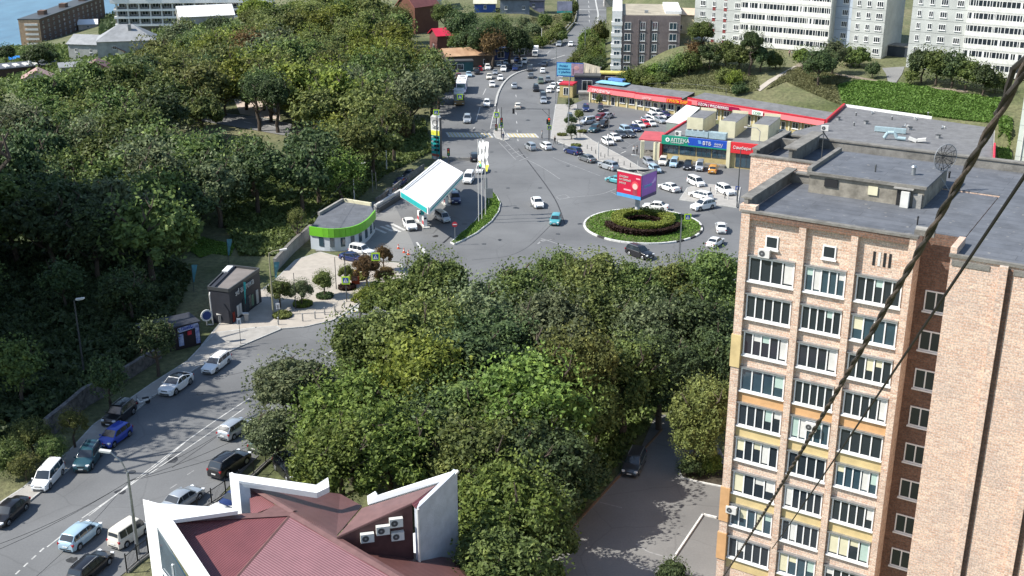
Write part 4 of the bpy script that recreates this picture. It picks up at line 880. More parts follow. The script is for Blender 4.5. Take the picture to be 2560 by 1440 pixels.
# things on that roof
o=thing('cooling_unit','long pale blue cooling unit lying on the pharmacy roof','cooling unit',tuple(sw(5.2,2.6,SH+.12)),SA)
LB=M('pale_blue_metal',(.40,.52,.56),.5,.2,var=.1,scale=2)
mb=MB(); mb.box((1.2,0,.75),(4.6,1.3,1.1),LB); mb.box((5.4,-.1,.75),(3.4,1.4,1.2),LB); mb.build('casing',o)
mb=MB(); 
for i in range(4): mb.cyl((-.5+i*1.15,0,1.3),(-.5+i*1.15,0,1.42),.42,.42,DGREY,14)
mb.build('fans',o)
mb=MB(); 
for a in (-1,1.2,3.3,5,7): mb.box((a,0,.1),(.1,1.3,.2),GREY)
mb.build('skids',o)
for i,(u,v,z,rz,lb) in enumerate(((2.6,2.2,SH+.12,0,'white air conditioner box on the pharmacy roof above the green sign'),(20.9,12.6,SH+.12,.2,'white air conditioner at the back corner beside the third cream roof box'))): p=sw(u,v,z); acunit(tuple(p),SA+rz,lb,'air conditioners on the shop roofs',s=1.5)
p=P(2062,325,5.2); acunit((p.x,p.y,5.1),SA,'white two-fan air conditioner alone on the open flat roof','air conditioners on the shop roofs',s=1.7)
o=thing('lamp_bracket','curved lamp bracket standing in front of the third cream roof box','street lamp',tuple(sw(17.9,2.2,SH+.12)),SA); mb=MB(); mb.tube([(0.9,0,0),(.95,0,2.4),(.3,0,3.0),(-1.6,0,3.0)],.07,GREY); mb.build('pole',o); mb=MB(); mb.box((-1.9,0,2.98),(.7,.25,.12),OFFW); mb.build('lamp_head',o)
# entrance canopy with red roof
c4=[P(1597,347,3.6),P(1657,352,3.6),P(1660,330,3.8),P(1612,327,3.8)]
o=thing('red_canopy','dusty red sheet canopy on cream posts left of the pharmacy','canopy',(c4[0].x,c4[0].y,0)); off=Vector((c4[0].x,c4[0].y,0))
mb=MB(); mb.poly3([c-off for c in c4],M('dusty_red',(.50,.10,.11),.6,var=.1),.25); mb.build('roof',o)
for x,y in ((1605,395),(1640,400)):
    p=P(x,y,0)-off; mb=MB(); mb.box((p.x,p.y,1.75),(.7,.7,3.5),CREAM); mb.build('post',o)
mb=MB(); p=P(1622,394,0)-off
for i in range(4): mb.box((p.x+.3,p.y+.5+i*.4,.12+i*.15),(3,.4,.22+i*.3),CONCD,rz=SA)
mb.build('steps',o)
c4=[P(1664,303,4.2),P(1705,309,4.0),P(1750,269,4.2),P(1716,262,4.3)]
o=thing('white_roof_annex','small annex with a bright white sheet roof behind the parked cars','shed',(c4[0].x,c4[0].y,0)); off=Vector((c4[0].x,c4[0].y,0))
mb=MB(); mb.poly3([c-off for c in c4],WHITE,.2); mb.build('roof',o)
mb=MB(); mb.prism([((c-off).x*.96+.2,(c-off).y*.96) for c in c4],0,3.8,M('grey_green_wall',(.30,.36,.33),.8)); mb.build('wall',o)
# ---------------------------------------------------------------- big flat roof behind
pts=[(49.9,215.2),(56.6,229.4),(65,237),(73.3,254),(98,232),(84,197),(60,186)]
o=thing('flat_roof_shop','wide low building with a grey bitumen roof behind the brick tower','shop',(70,222,0))
pp=[(x-70,y-222) for x,y in pts]
mb=MB(); mb.prism(pp,0,4.9,CONC); mb.build('wall',o); mb=MB(); mb.prism([(x*.985,y*.985) for x,y in pp],4.9,5.02,ROOFF2); mb.build('roof',o)
def edge(mb,a,b_,z0,z1,w,mat): a=Vector(a); b_=Vector(b_); d=b_-a; c=(a+b_)/2; mb.box((c.x,c.y,(z0+z1)/2),(d.length,w,z1-z0),mat,rz=math.atan2(d.y,d.x))
mb=MB(); edge(mb,pp[3],((pp[3][0]*.4+pp[4][0]*.6),(pp[3][1]*.4+pp[4][1]*.6)),4.7,5.5,.35,WHITE); mb.build('white_coping',o)
mb=MB(); edge(mb,pp[2],pp[3],3.8,5.7,.4,RED); mb.build('red_gable_edge',o)
mb=MB(); edge(mb,(pp[4][0]*.55+pp[5][0]*.45,pp[4][1]*.55+pp[5][1]*.45),pp[5],2.5,5.6,.3,M('red_sign2',(.6,.02,.06),.5,var=.04)); mb.build('red_sign_board',o)
rr=random.Random(3)
for i,(x,y) in enumerate([(2095,300),(2140,290),(2180,285),(2165,310),(2230,300),(2260,318),(2275,325),(2320,290),(2355,322),(2345,345),(2135,315),(2290,300),(2243,328)]):
    p=P(x,y,5.02); o=thing('roof_vent','small grey vent or stub pipe on the wide flat roof','roof vent',(p.x,p.y,5.02),rr.random()*3,'vents scattered on the wide flat roof')
    mb=MB(); k=i%3
    if k==0: mb.box((0,0,.3),(.7,.6,.6),GREY); mb.box((0,0,.65),(.9,.8,.1),DGREY)
    elif k==1: mb.cyl((0,0,0),(0,0,.7),.12,.12,DGREY); mb.cyl((0,0,.7),(0,0,.85),.22,.15,GREY)
    else: mb.tube([(-.6,0,.15),(.2,0,.15),(.4,.2,.6)],.12,GALV); mb.box((.8,0,.2),(.5,.5,.4),OFFW)
    mb.build('hood',o)
for x,y,L_,lb in ((2225,332,6,'long pale blue duct on the wide flat roof'),(2250,352,5,'curved silver ductwork in front of the pale blue duct')):
    p=P(x,y,5.02); o=thing('roof_duct',lb,'duct',(p.x,p.y,5.02),SA); mb=MB()
    if L_==6: mb.box((0,0,.6),(6,.8,.9),LB); mb.box((-2.5,0,.1),(.2,.8,.2),GREY); mb.box((2.5,0,.1),(.2,.8,.2),GREY)
    else: mb.tube([(-3,0,.3),(-2.4,0,1.4),(-1.2,0,1.5),(-.6,0,.5),(1,0,.5)],.35,LB,10); mb.box((2.3,0,.5),(1.6,.9,.5),OFFW,ry=.3); mb.box((4,0,.6),(1.6,.9,.5),OFFW,ry=-.2)
    mb.build('duct',o)
# ---------------------------------------------------------------- red roofed shop row
def row(a,b_,z,dep,label,nwin,signs,name='shop_row'):
    A=P(*a,z); B=P(*b_,z); d=B-A; ang=math.atan2(d.y,d.x); L_=d.length
    o=thing(name,label,'shop row',(A.x,A.y,0),ang,'red roofed shop rows')
    mb=MB(); mb.b2((0,.5,0),(L_,dep,z-.3),OCHRE); mb.build('wall',o)
    mb=MB(); mb.add([(0,-.3,z-.1),(L_,-.3,z-.1),(L_,dep+.4,z+.5),(0,dep+.4,z+.5)],[(0,1,2,3)],ROOFF2); mb.add([(0,dep+.4,0),(L_,dep+.4,0),(L_,dep+.4,z+.5),(0,dep+.4,z+.5)],[(0,1,2,3)],CONCD); mb.build('roof',o)
    mb=MB(); mb.add([(0,-.9,z-1.1),(L_,-.9,z-1.1),(L_,-.35,z+.05),(0,-.35,z+.05),(0,.45,z-1.1),(L_,.45,z-1.1)],[(0,1,2,3),(0,4,5,1)],RED); mb.b2((0,-.5,z+.0),(L_,-.1,z+.28),RED); mb.build('red_fascia',o)
    for i in range(nwin):
        u=L_*(i+.5)/nwin
        if i%3==2: window(o,(u,.5,1.1),1.1,2.2,mull=0,sill=False,name='door')
        else: window(o,(u,.5,1.7),1.5,1.4,mull=1)
    mb=MB()
    for i in range(nwin+1): u=L_*i/nwin; mb.b2((u-.18,.28,0),(u+.18,.5,z-1.0),CREAM)
    mb.build('piers',o)
    for u,tx,sz,m_,bk in signs:
        mb=MB()
        if bk: mb.b2((u-.2,-1.02,z-1.05),(u+len(tx)*sz*.72+.1,-.92,z-.1),bk); mb.build('sign_board',o)
        text(tx,sz,m_,o,(u,-1.05,z-.9))
    return o
YEL2=M('yellow_letters',(.85,.50,.03),.5,var=0)
row((1473,216),(1590,232),4.0,6,'red fascia shop row with pale blue awning at its left end',5,[(1.6,'ПРОДУКТЫ',.9,WHITE,None)])
row((1590,233),(1706,247),4.0,6,'red fascia shop row with yellow lettering',6,[(2.2,'ЦВЕТЫ',.7,OFFW,None),(8.8,'ГРИЛЬ БАР',.95,YEL2,MATS['red_sign'])])
row((1722,246),(2064,301),4.0,6,'long red fascia shop row with OZON and WILDBERRIES signs',12,[(3.3,'OZON | WILDBERRIES',.85,WHITE,MATS['maroonb'] if 'maroonb' in MATS else M('maroonb',(.30,.0,.05),.5)),(18.0,'CDEK',.85,M('sign_green_letters',(.05,.3,.1),.5),WHITE)])
p=P(1512,212,4.3); o=thing('awning','pale blue sheet awning on the left end of the red shop row','awning',(p.x,p.y,4.45),-.6)
mb=MB(); mb.box((1.5,1.4,.25),(8,3.2,.18),M('sky_sheet',(.28,.62,.78),.5,var=.15,scale=.5)); mb.box((1.2,3.8,.7),(4,1.6,.5),M('mid_blue',(.12,.25,.6),.5)); mb.box((-2.5,.2,.05),(.15,.15,.3),GREY); mb.box((5,.2,.05),(.15,.15,.3),GREY); mb.build('sheet',o)
# kiosks by the far street
def kiosk(x,y,wd,dp_,h,wall,top,label,rz=-.35,name='kiosk',door=True):
    p=P(x,y,0); o=thing(name,label,'kiosk',(p.x,p.y,0),rz); mb=MB(); mb.box((0,0,h/2),(wd,dp_,h),wall); mb.build('wall',o)
    mb=MB(); mb.box((0,0,h+.15),(wd+.3,dp_+.3,.4),top); mb.build('roof',o)
    if door: window(o,(0,-dp_/2,h*.5),wd*.4,h*.6,mull=1,sill=False)
    return o
kiosk(1420,241,3.4,3.4,3.2,OCHRE,RED,'small yellow kiosk with a red roof by the far street')
kiosk(1468,232,6.5,4,4.4,M('dark_blue_hut',(.05,.06,.10),.7),DGREY,'dark blue pavilion below the blue billboard',-.1)
kiosk(1477,248,6,2.2,1.6,CONC,CONC,'low concrete stair housing in front of the dark pavilion',-.1,'stair_housing',False)
kiosk(1530,215,9,3,3.4,M('dark_purple_hut',(.05,.035,.05),.7),M('yellow_edge',(.65,.55,.15),.6),'dark pavilion with a yellow roof edge behind the billboards',-.15,'pavilion')
# ---------------------------------------------------------------- brown and white office block
A=P(1541,200,0); o=thing('office_block','five storey brown and white block with flat sandy roof by the far street','office building',(A.x,A.y,0),R(-5))
BR=M('brown_panels',(.20,.165,.165),.7,var=.12,scale=.5); OW=16.5; OD=26; OH=17.2
mb=MB(); mb.b2((1.0,0,0),(OW,OD,OH),BR); mb.build('wall',o)
mb=MB(); mb.b2((-1.6,-.2,2.4),(1.0,OD,OH+1.2),WHITE)
for k in range(5): mb.b2((-1.75,-.4,3.0+k*2.9),(1.15,2.2,3.9+k*2.9),WHITE)
mb.b2((-1.7,-.5,0),(-1.1,.2,2.4),WHITE); mb.b2((.5,-.5,0),(1.1,.2,2.4),WHITE); mb.build('white_bay',o)
mb=MB(); mb.b2((1.3,.3,OH),(OW-.3,OD-.3,OH+.15),M('sandy_roof',(.40,.36,.28),.9,var=.15,scale=.3)); mb.b2((OW-4,3,OH+.15),(OW+.3,OD-2,OH+.9),WHITE); mb.b2((7,4,OH+.15),(8,5,OH+.9),GREY); mb.build('roof',o)
for k in range(5):
    zc=2.9+k*2.9
    for u,wd in ((2.6,1.7),(6.6,1.3),(9.8,1.3),(14.6,2.0)):
        if u>14 and k<1: continue
        window(o,(u,0,zc),wd,2.1 if wd<1.5 else 1.9,mull=1,glass=GLASSB)
    for v in (3,7.5,12,16.5,21): window(o,(-1.6,v,zc+.3),2.6,1.5,axis='y',mull=2,frm=DGREY,sill=False)
    window(o,(-.2,-.2,zc+1.2),1.6,1.5,mull=1,glass=GLASSB,sill=False)
mb=MB()
for u in (5.2,8.2): mb.b2((u,-.25,0),(u+.4,-.0,OH-1),BR)
mb.build('piers',o)
# ---------------------------------------------------------------- slab blocks of flats
PAN=M('grey_panel',(.50,.52,.50),.85,var=.12,scale=.18,detail=8); PAN_SHADE=M('shaded_recess_panel',(.40,.46,.54),.85,var=.06,scale=.3); BALC=M('balcony_white',(.74,.74,.70),.7,var=.10,scale=1.4); REDP=M('red_panel',(.25,.05,.05),.8)  # recess panel toned bluish, its shade put into the colour
def flats(px,py,rz,sections,label,cap=100):
    p=G(px,py); o=thing('apartment_block',label,'apartment block',(p.x,p.y,p.z-1),rz,'panel apartment blocks'); n=0; ST_=2.85; NS=9; ex=MB(); u=0
    for kind,wd,dv in sections:
        mat=PAN_SHADE if kind=='b' else PAN
        mb=MB(); mb.b2((u,dv,0),(u+wd,14,NS*ST_+2),mat)
        for k in range(NS+1): mb.b2((u,dv-.015,1+k*ST_),(u+wd,dv,1.06+k*ST_),DGREY)
        mb.build('wall',o)
        if kind=='L': # loggia bands
            for k in range(NS):
                z=1.2+k*ST_; mb=MB(); mb.b2((u,dv-1.15,z-.2),(u+wd,dv,z-.02),BALC); mb.b2((u,dv-1.2,z),(u+wd,dv-1.1,z+1.1),BALC); mb.b2((u,dv-1.15,z+2.4),(u+wd,dv-1.05,z+2.6),BALC)
                for q in range(int(wd/6.1)+1): mb.b2((u+q*6.1-.06 if q else u,dv-1.16,z),(u+q*6.1+.12,dv,z+2.6),BALC)
                bo=mb.build('balcony',o)
                mb=MB(); mb.b2((u+.1,dv-1.10,z+1.1),(u+wd-.1,dv-1.06,z+2.4),GLASS); pn=mb.build('pane',bo)
                mb=MB(); a=u+.3; r=random.Random(int(px)+k*7)
                while a<u+wd-.3: mb.b2((a,dv-1.14,z+1.1),(a+.13+(.35 if r.random()<.12 else 0),dv-1.10,z+2.4),WHITE); a+=r.choice((.55,.7,.85,1.0))
                mb.build('mullions',bo)
        else:
            cols={'w':[(.22,1.5),(.52,.9),(.82,.9)],'m':[(.5,1.5)],'b':[(.5,1.5)],'e':[(.2,.9),(.5,1.0),(.82,1.6)]}[kind]
            for k in range(NS):
                z=2.5+k*ST_
                for f,ww in cols:
                    if z>27-p.z+4 and cap: 
                        ex.b2((u+f*wd-ww/2,dv-.05,z-.7),(u+f*wd+ww/2,dv,z+.7),GLASS); continue
                    window(o,(u+f*wd,dv,z),ww,1.35,mull=1 if ww<1.3 else 2,dep=.1)
                    if ww<.95 and f>.3: mb=MB(); mb.b2((u+f*wd-.45,dv-.03,z-1.75),(u+f*wd+.45,dv,z-.85),REDP); mb.build('panel',o)
        u+=wd
    w_=ex.build('upper_windows',o)
    if w_: w_['kind']='stuff'
    mb=MB(); mb.b2((-.2,-1.3,NS*ST_+2),(u+.2,14.2,NS*ST_+2.3),CONC); mb.build('roof',o)
    return o
flats(1733,100,R(-36),[('w',11,0),('m',3,0),('L',24.5,0),('b',5,2.2),('e',8.5,0)],'long grey panel block of flats with white balcony bands, left of the two')
flats(2264,168,R(-36),[('e',9,0),('m',4,0),('L',40,0)],'second panel block of flats, cut off by the right edge of the photo')
p=P(2532,428,0); o=thing('panel_tower','pale green panel tower corner at the right edge of the photo','apartment block',(p.x,p.y,0),R(-36),'panel apartment blocks')
mb=MB(); mb.b2((0,0,0),(26,14,30),M('pale_green_panel',(.55,.60,.54),.85,var=.06)); 
for k in range(10): mb.b2((-.02,-.02,3*k+2.97),(26,0,3*k+3.03),GREY)
mb.build('wall',o); mb=MB(); mb.cyl((1.0,-.15,0),(1.0,-.15,29),.09,.09,OFFW); mb.build('drainpipe',o); mb=MB(); mb.b2((-.2,-.2,30),(26.2,14.2,30.3),CONC); mb.build('roof',o)
for k in range(9): window(o,(3.2,0,3*k+1.7),1.5,1.4)
# garages in the alley, stairs up the bank
kk=G(2235,150); o=thing('garage','dark flat roofed garage between the two blocks of flats','garage',(kk.x+3,kk.y+6,kk.z),R(-36)); mb=MB(); mb.box((0,0,1.3),(8,5,2.8),M('dark_garage',(.035,.045,.06),.8)); mb.build('wall',o); mb=MB(); mb.box((0,0,2.8),(8.3,5.3,.2),CONCD); mb.build('roof',o)
mb=MB(); a=[(1890,222),(1920,200),(1958,180),(1985,165)]; b_=[(1900,228),(1930,205),(1968,184),(1996,168)]
va=[tuple(G(*q,.12)) for q in dens(a,5)]; vb=[tuple(G(*q,.12)) for q in dens(b_,5)]; n=len(va); mb.add(va+vb,[(i,i+n,i+n+1,i+1) for i in range(n-1)],PAVE2); mb.build('stairway',kind='structure')
struct(drape(([(1985,165),(2010,150),(1990,135)],[(1996,168),(2040,152),(2030,138)]),M('trodden_earth',(.25,.21,.16),.95,var=.15),'',.06),'footpath')
struct(drape(([(2060,180),(2140,190),(2215,205),(2300,215),(2420,225)],[(2060,185),(2140,196),(2210,212),(2300,221),(2420,231)]),MATS['trodden_earth'],'',.06),'lower_footpath')
struct(drape(([(2205,170),(2215,185),(2220,205)],[(2262,166),(2255,185),(2240,207)]),asphalt('alley_asphalt',(.22,.22,.21),(.16,.16,.16),.2),'',.07),'alley')
# fence of short posts along the bank foot
o=thing('bank_fence','line of thin posts along the foot of the grassy bank','fence',(0,0,0)); 
pts=[G(x,y) for x,y in [(1545,222),(1600,224),(1640,222),(1680,222),(1740,226),(1782,231),(1815,238),(1870,246),(1900,249),(1925,254),(1948,258),(2005,262)]]
for q in pts: mb=MB(); mb.cyl((q.x,q.y,q.z),(q.x,q.y,q.z+1.5),.06,.06,DGREY,6); mb.build('post',o)
mb=MB(); mb.tube([tuple(q+Vector((0,0,1.4))) for q in pts],.03,DGREY,4); mb.build('rail',o)
# ---------------------------------------------------------------- houses
def house(x,y,z,w_,d_,h,rh,wall,roof,label,rz=0,kind='gable',axis='x',wins=((.3,.6),),name='house',over=.5,fl=1,cat='house'):
    p=G(x,y,0) if z is None else P(x,y,z); o=thing(name,label,cat,(p.x,p.y,p.z),rz)
    mb=MB(); mb.b2((-w_/2,-d_/2,-2),(w_/2,d_/2,h),wall)
    if kind=='gable':
        if axis=='x': mb.add([(-w_/2,-d_/2,h),(-w_/2,d_/2,h),(-w_/2,0,h+rh),(w_/2,-d_/2,h),(w_/2,d_/2,h),(w_/2,0,h+rh)],[(0,2,1),(3,4,5)],wall)
        else: mb.add([(-w_/2,-d_/2,h),(w_/2,-d_/2,h),(0,-d_/2,h+rh),(-w_/2,d_/2,h),(w_/2,d_/2,h),(0,d_/2,h+rh)],[(0,1,2),(3,5,4)],wall)
    mb.build('wall',o); W2=w_/2+over; D2=d_/2+over; mb=MB(); e=h-.15
    if kind=='gable' and axis=='x':
        for s in (-1,1): mb.poly3([(-W2,s*D2,e),(W2,s*D2,e),(W2,0,h+rh+.1),(-W2,0,h+rh+.1)][::s],roof,.18)
    elif kind=='gable':
        for s in (-1,1): mb.poly3([(s*W2,-D2,e),(s*W2,D2,e),(0,D2,h+rh+.1),(0,-D2,h+rh+.1)][::s],roof,.18)
    elif kind=='hip':
        r=max(0,W2-D2); a=[(-W2,-D2,e),(W2,-D2,e),(W2,D2,e),(-W2,D2,e),(-r,0,h+rh),(r,0,h+rh)]; mb.add(a,[(0,1,5,4),(2,3,4,5),(1,2,5),(3,0,4),(0,3,2,1)],roof)
    else: mb.box((0,0,h+.15),(2*W2,2*D2,.3),roof)
    mb.build('roof',o)
    for k in range(fl):
        for f in wins[0]: window(o,(-w_/2+f*w_,-d_/2,1.5+k*2.8),1.1,1.3,mull=1)
        window(o,(-w_/2,0,1.5+k*2.8),1.1,1.3,axis='y',mull=1)
    return o
SLATE=M('slate_roof',(.30,.31,.32),.6,var=.12,scale=.5); 
def sheetroof(n,c): return M(n,c,.5,.1,var=.1,scale=.6)
house(235,150,None,13,11,6.5,2.6,M('grey_house',(.36,.37,.36),.8),SLATE,'large grey house with grey roof, left wing with pale walls',R(-12),'gable','x',((.25,.7),),fl=2)
oh=house(322,142,None,19,14,6.6,4.6,MATS['grey_house'],SLATE,'large grey gabled roof with a chimney among the trees',R(14),'hip','x',((.3,.6),),fl=2)
mb=MB(); mb.box((1.5,-2.5,10),(1.0,1.0,3),CONC); mb.build('chimney',oh)
house(296,150,None,6,5,3.4,1.6,M('cream_house',(.70,.66,.56),.8),sheetroof('brown_sheet',(.22,.13,.10)),'small cream house with brown roof below the large grey roof',0,'gable','y',((.3,.7),))
house(318,48,None,7,9,5.5,2.4,M('peach_house',(.72,.60,.52),.8),sheetroof('pink_sheet',(.50,.33,.28)),'narrow peach house left of the long white building',R(8),'gable','y',((.3,.7),),fl=2)
p=G(465,70); o=thing('long_white_building','long white four storey building with dark balconies near the water','building',(p.x,p.y,p.z-1),R(4))
mb=MB(); mb.b2((-30,0,0),(38,14,10),CONCD)
for k in range(4): mb.b2((-30,-1.8,2.2+k*3.2),(38,0,3.1+k*3.2),WHITE)
mb.build('wall',o)
for i in range(14):
    mb=MB(); mb.b2((-29+i*4.8,-1.6,3.1),(-28.4+i*4.8,0,12),OFFW); mb.build('pier',o)
    for k in range(3): window(o,(-26.5+i*4.8,-.02,4.5+k*3.2),2.6,1.7,mull=1,sill=False)
mb=MB(); mb.b2((-31,-2.4,12),(39,15,13.6),WHITE); 
for i in range(5): mb.b2((-30+i*14,-2.5,13.6),(-24+i*14,4,15.2),WHITE)
mb.build('roof',o)
house(515,66,None,22,12,5,3.6,M('dim_wall',(.40,.38,.36),.8),WHITE,'house with a bright white sheet roof at the edge of the park trees',R(22),'gable','x',((.3,.7),),fl=1)
house(222,70,None,12,10,3,2.5,MATS['peach_house'],WHITE,'low house with a pale roof left of the trees',R(15),'gable','x',((.5,),))
p=P(106,112,-50); o=thing('brown_slab_block','brown brick slab block with pale gable standing near the water','apartment block',(p.x,p.y,-54),R(91))
BRB=M('brown_brick_far',(.17,.11,.085),.85,var=.1,scale=.2); mb=MB(); mb.b2((0,0,0),(125,12.5,19),BRB); mb.build('wall',o)
mb=MB(); mb.b2((-.15,-.1,0),(0,12.6,19),M('tan_gable',(.50,.34,.22),.85)); mb.build('gable_wall',o)
for k in range(5):
    mb=MB(); mb.b2((-.7,1,4.0+k*2.9),(-.15,9,5.2+k*2.9),OFFW); mb.build('balcony',o)
    for i in range(13): window(o,(6+i*9.2,0,5.2+k*2.9),2.2,1.4,mull=1,sill=False)
mb=MB(); mb.b2((-.4,-.4,19),(125.4,12.9,19.6),DGREY)
for i in (20,58,96): mb.b2((i,4,19.6),(i+6,8,22),BRB)
mb.build('roof',o)
p=G(60,190); o=thing('low_flat_building','low dark building with pale roof lights at the left edge','warehouse',(p.x,p.y,p.z-1),R(35)); mb=MB(); mb.b2((-12,-6,0),(12,6,5),M('dark_brown_wall',(.10,.06,.05),.85)); mb.build('wall',o); mb=MB(); mb.b2((-12.3,-6.3,5),(12.3,6.3,5.4),M('dark_roof',(.10,.11,.13),.8)); mb.box((4,1,5.8),(3,2,.9),WHITE); mb.build('roof',o)
mb=MB(); 
for i in range(4): mb.box((-6+i*3.4,-2,5.6),(1.6,6,.4),OFFW)
mb.build('roof_lights',o)
house(42,158,None,5,4,2.2,.9,MATS['dim_wall'],M('bright_blue_sheet',(.03,.25,.75),.5),'small shed with a bright blue roof near the left edge',R(20),'gable','x',((.5,),),'shed')
house(98,212,None,9,7,2.6,2.4,MATS['peach_house'],sheetroof('rosy_sheet',(.42,.25,.22)),'small rosy roofed house among bushes at the left',R(20),'gable','y',((.3,.7),))
house(245,188,None,8,7,2.5,2.2,M('dark_red_wall',(.16,.07,.06),.85),sheetroof('maroon_sheet',(.20,.09,.08)),'dark red roofed cottage just behind the park trees',R(12),'gable','y',((.5,),))
house(200,182,None,12,5,2.5,1.0,MATS['dim_wall'],SLATE,'long grey shed left of the dark red cottage',R(24),'gable','x',((.3,.7),),'shed')
for x,lb,h_ in ((850,'dark glazed villa front between tree tops at the top of the photo',11),(1062,'grey house with dark windows behind the red brick gable',9)):
    o=house(x,26,None,13,10,h_,2,M('pale_wall',(.48,.47,.44),.85),sheetroof('dark_sheet',(.10,.10,.12)),lb,R(4),'hip','x',((.2,.5,.8),),fl=3)
o=house(1045,78,None,8.5,12,9,4.6,M('red_brick_wall',(.17,.075,.05),.9,var=.1),sheetroof('red_brown_sheet',(.34,.12,.10)),'tall brick house with steep red brown gable roof',R(-38),'gable','y',((.5,),),fl=1)
o=house(1118,125,None,9,7,5.0,1.7,MATS['dark_red_wall'],sheetroof('crimson_sheet',(.62,.03,.07)),'house with a crimson roof left of the far street',R(24),'gable','x',((.5,),))
o=house(1168,162,None,14,9,3.4,1.4,M('shed_dark',(.10,.08,.065),.85),M('rusty_tan_sheet',(.50,.33,.20),.7,var=.35,scale=.35,col2=(.30,.17,.10)),'shop shed with a patched rusty tan roof beside the bus stop',R(16),'gable','x',((.2,.5,.8),),'shop_shed')
kiosk(1142,178,9,3,2.8,M('green_hoarding',(.03,.10,.11),.8),DGREY,'dark green kiosk in shade in front of the rusty shed',.15)
for x,lb in ((1222,'dark blue booth left of the pair by the far queue'),(1250,'dark blue booth right of the pair by the far queue')): kiosk(x,148,5,3,3.2,M('booth_blue',(.03,.06,.20),.7),M('booth_roof',(.05,.08,.18),.6),lb,.2,'booth')
kiosk(1292,140,9,5,3.2,M('shed_grey',(.09,.09,.11),.8),M('shed_roof',(.16,.12,.13),.7),'long dark shed under trees at the bend',.25,'shed'); 
o=house(1287,26,None,11,8,4.4,3.0,M('slate_blue_wall',(.19,.22,.27),.8),sheetroof('near_black_sheet',(.04,.045,.06)),'blue grey cottage with near black roof at the top of the bank',R(0),'gable','x',((.2,.8),))
house(1335,20,None,8,7,3.2,2,M('violet_wall',(.24,.24,.34),.8),MATS['near_black_sheet'],'violet grey cottage right of the blue grey one',R(-4),'gable','x',((.5,),))
house(1213,26,None,8,5,2.8,1.0,M('cobalt_wall',(.04,.10,.35),.7),sheetroof('pale_yellow_sheet',(.62,.60,.46)),'cobalt blue cabin with a pale yellow roof',R(0),'gable','x',((.5,),),'cabin')
house(1540,12,None,10,6,3,1,MATS['dim_wall'],DGREY,'dark roofed house behind the sandy roofed block',R(0),'gable','x',((.5,),))
o=house(1706,78,None,9,6,5,1.2,M('cream_house2',(.62,.55,.40),.8),sheetroof('peach_sheet',(.60,.48,.36)),'cream building tucked between the brown block and the flats',R(-20),'gable','x',((.5,),))
# ship crane by the water
p=P(228,28,-50); o=thing('harbour_crane','harbour crane with a yellow jib standing at the water edge','crane',(p.x,p.y,-51.5)); mb=MB(); mb.box((0,0,3),(14,6,6),M('ship_blue',(.08,.14,.26),.6)); mb.build('base',o)
mb=MB(); mb.cyl((2,0,6),(2,0,18),1.4,1.0,M('crane_blue',(.15,.22,.34),.6)); mb.box((3,0,18),(6,3,4),MATS['crane_blue']); mb.build('tower',o); mb=MB(); mb.tube([(0,0,19),(-13,0,38)],.8,YELL); mb.build('jib',o)
# ---------------------------------------------------------------- tall unseen block added left of the view to throw the big shade
o=thing('shading_block','unseen grey panel block added outside the left edge to throw the shade','apartment block',(-92,106,0),0)
for y0,y1,hh in ((0,24,41),(24,62,42.5)):
    mb=MB(); mb.b2((0,y0,0),(13,y1,hh),PAN); mb.build('wall',o)
    for k in range(13): mb=MB(); mb.b2((13,y0+2,2.6+k*3.05),(13.8,y1-2,3.5+k*3.05),BALC); mb.build('balcony',o)
    mb=MB(); mb.b2((-.3,y0-.3,hh),(13.3,y1+.3,hh+.6),CONC); mb.build('roof',o)
# ================================================================ TREES
def leafquads(name, pos, nrm, size, mat, asp=1.7):
    n=len(pos); rnd3=nr.normal(size=(n,3)); nrm=nrm/np.linalg.norm(nrm,axis=1,keepdims=True)
    a=np.cross(nrm,rnd3); a/=np.linalg.norm(a,axis=1,keepdims=True)+1e-9; b=np.cross(nrm,a)
    s=size[:,None]*.5; l=a*s*asp; w_=b*s
    v=np.stack([pos-l, pos+w_-l*.1, pos+l, pos-w_-l*.1],1).reshape(-1,3)
    me=bpy.data.meshes.new(name); me.vertices.add(4*n); me.vertices.foreach_set('co',v.astype(np.float32).ravel())
    me.loops.add(4*n); me.loops.foreach_set('vertex_index',np.arange(4*n,dtype=np.int32)); me.polygons.add(n); me.polygons.foreach_set('loop_start',np.arange(0,4*n,4,dtype=np.int32)); me.polygons.foreach_set('loop_total',np.full(n,4,dtype=np.int32))
    me.materials.append(mat); me.update(calc_edges=True); return me
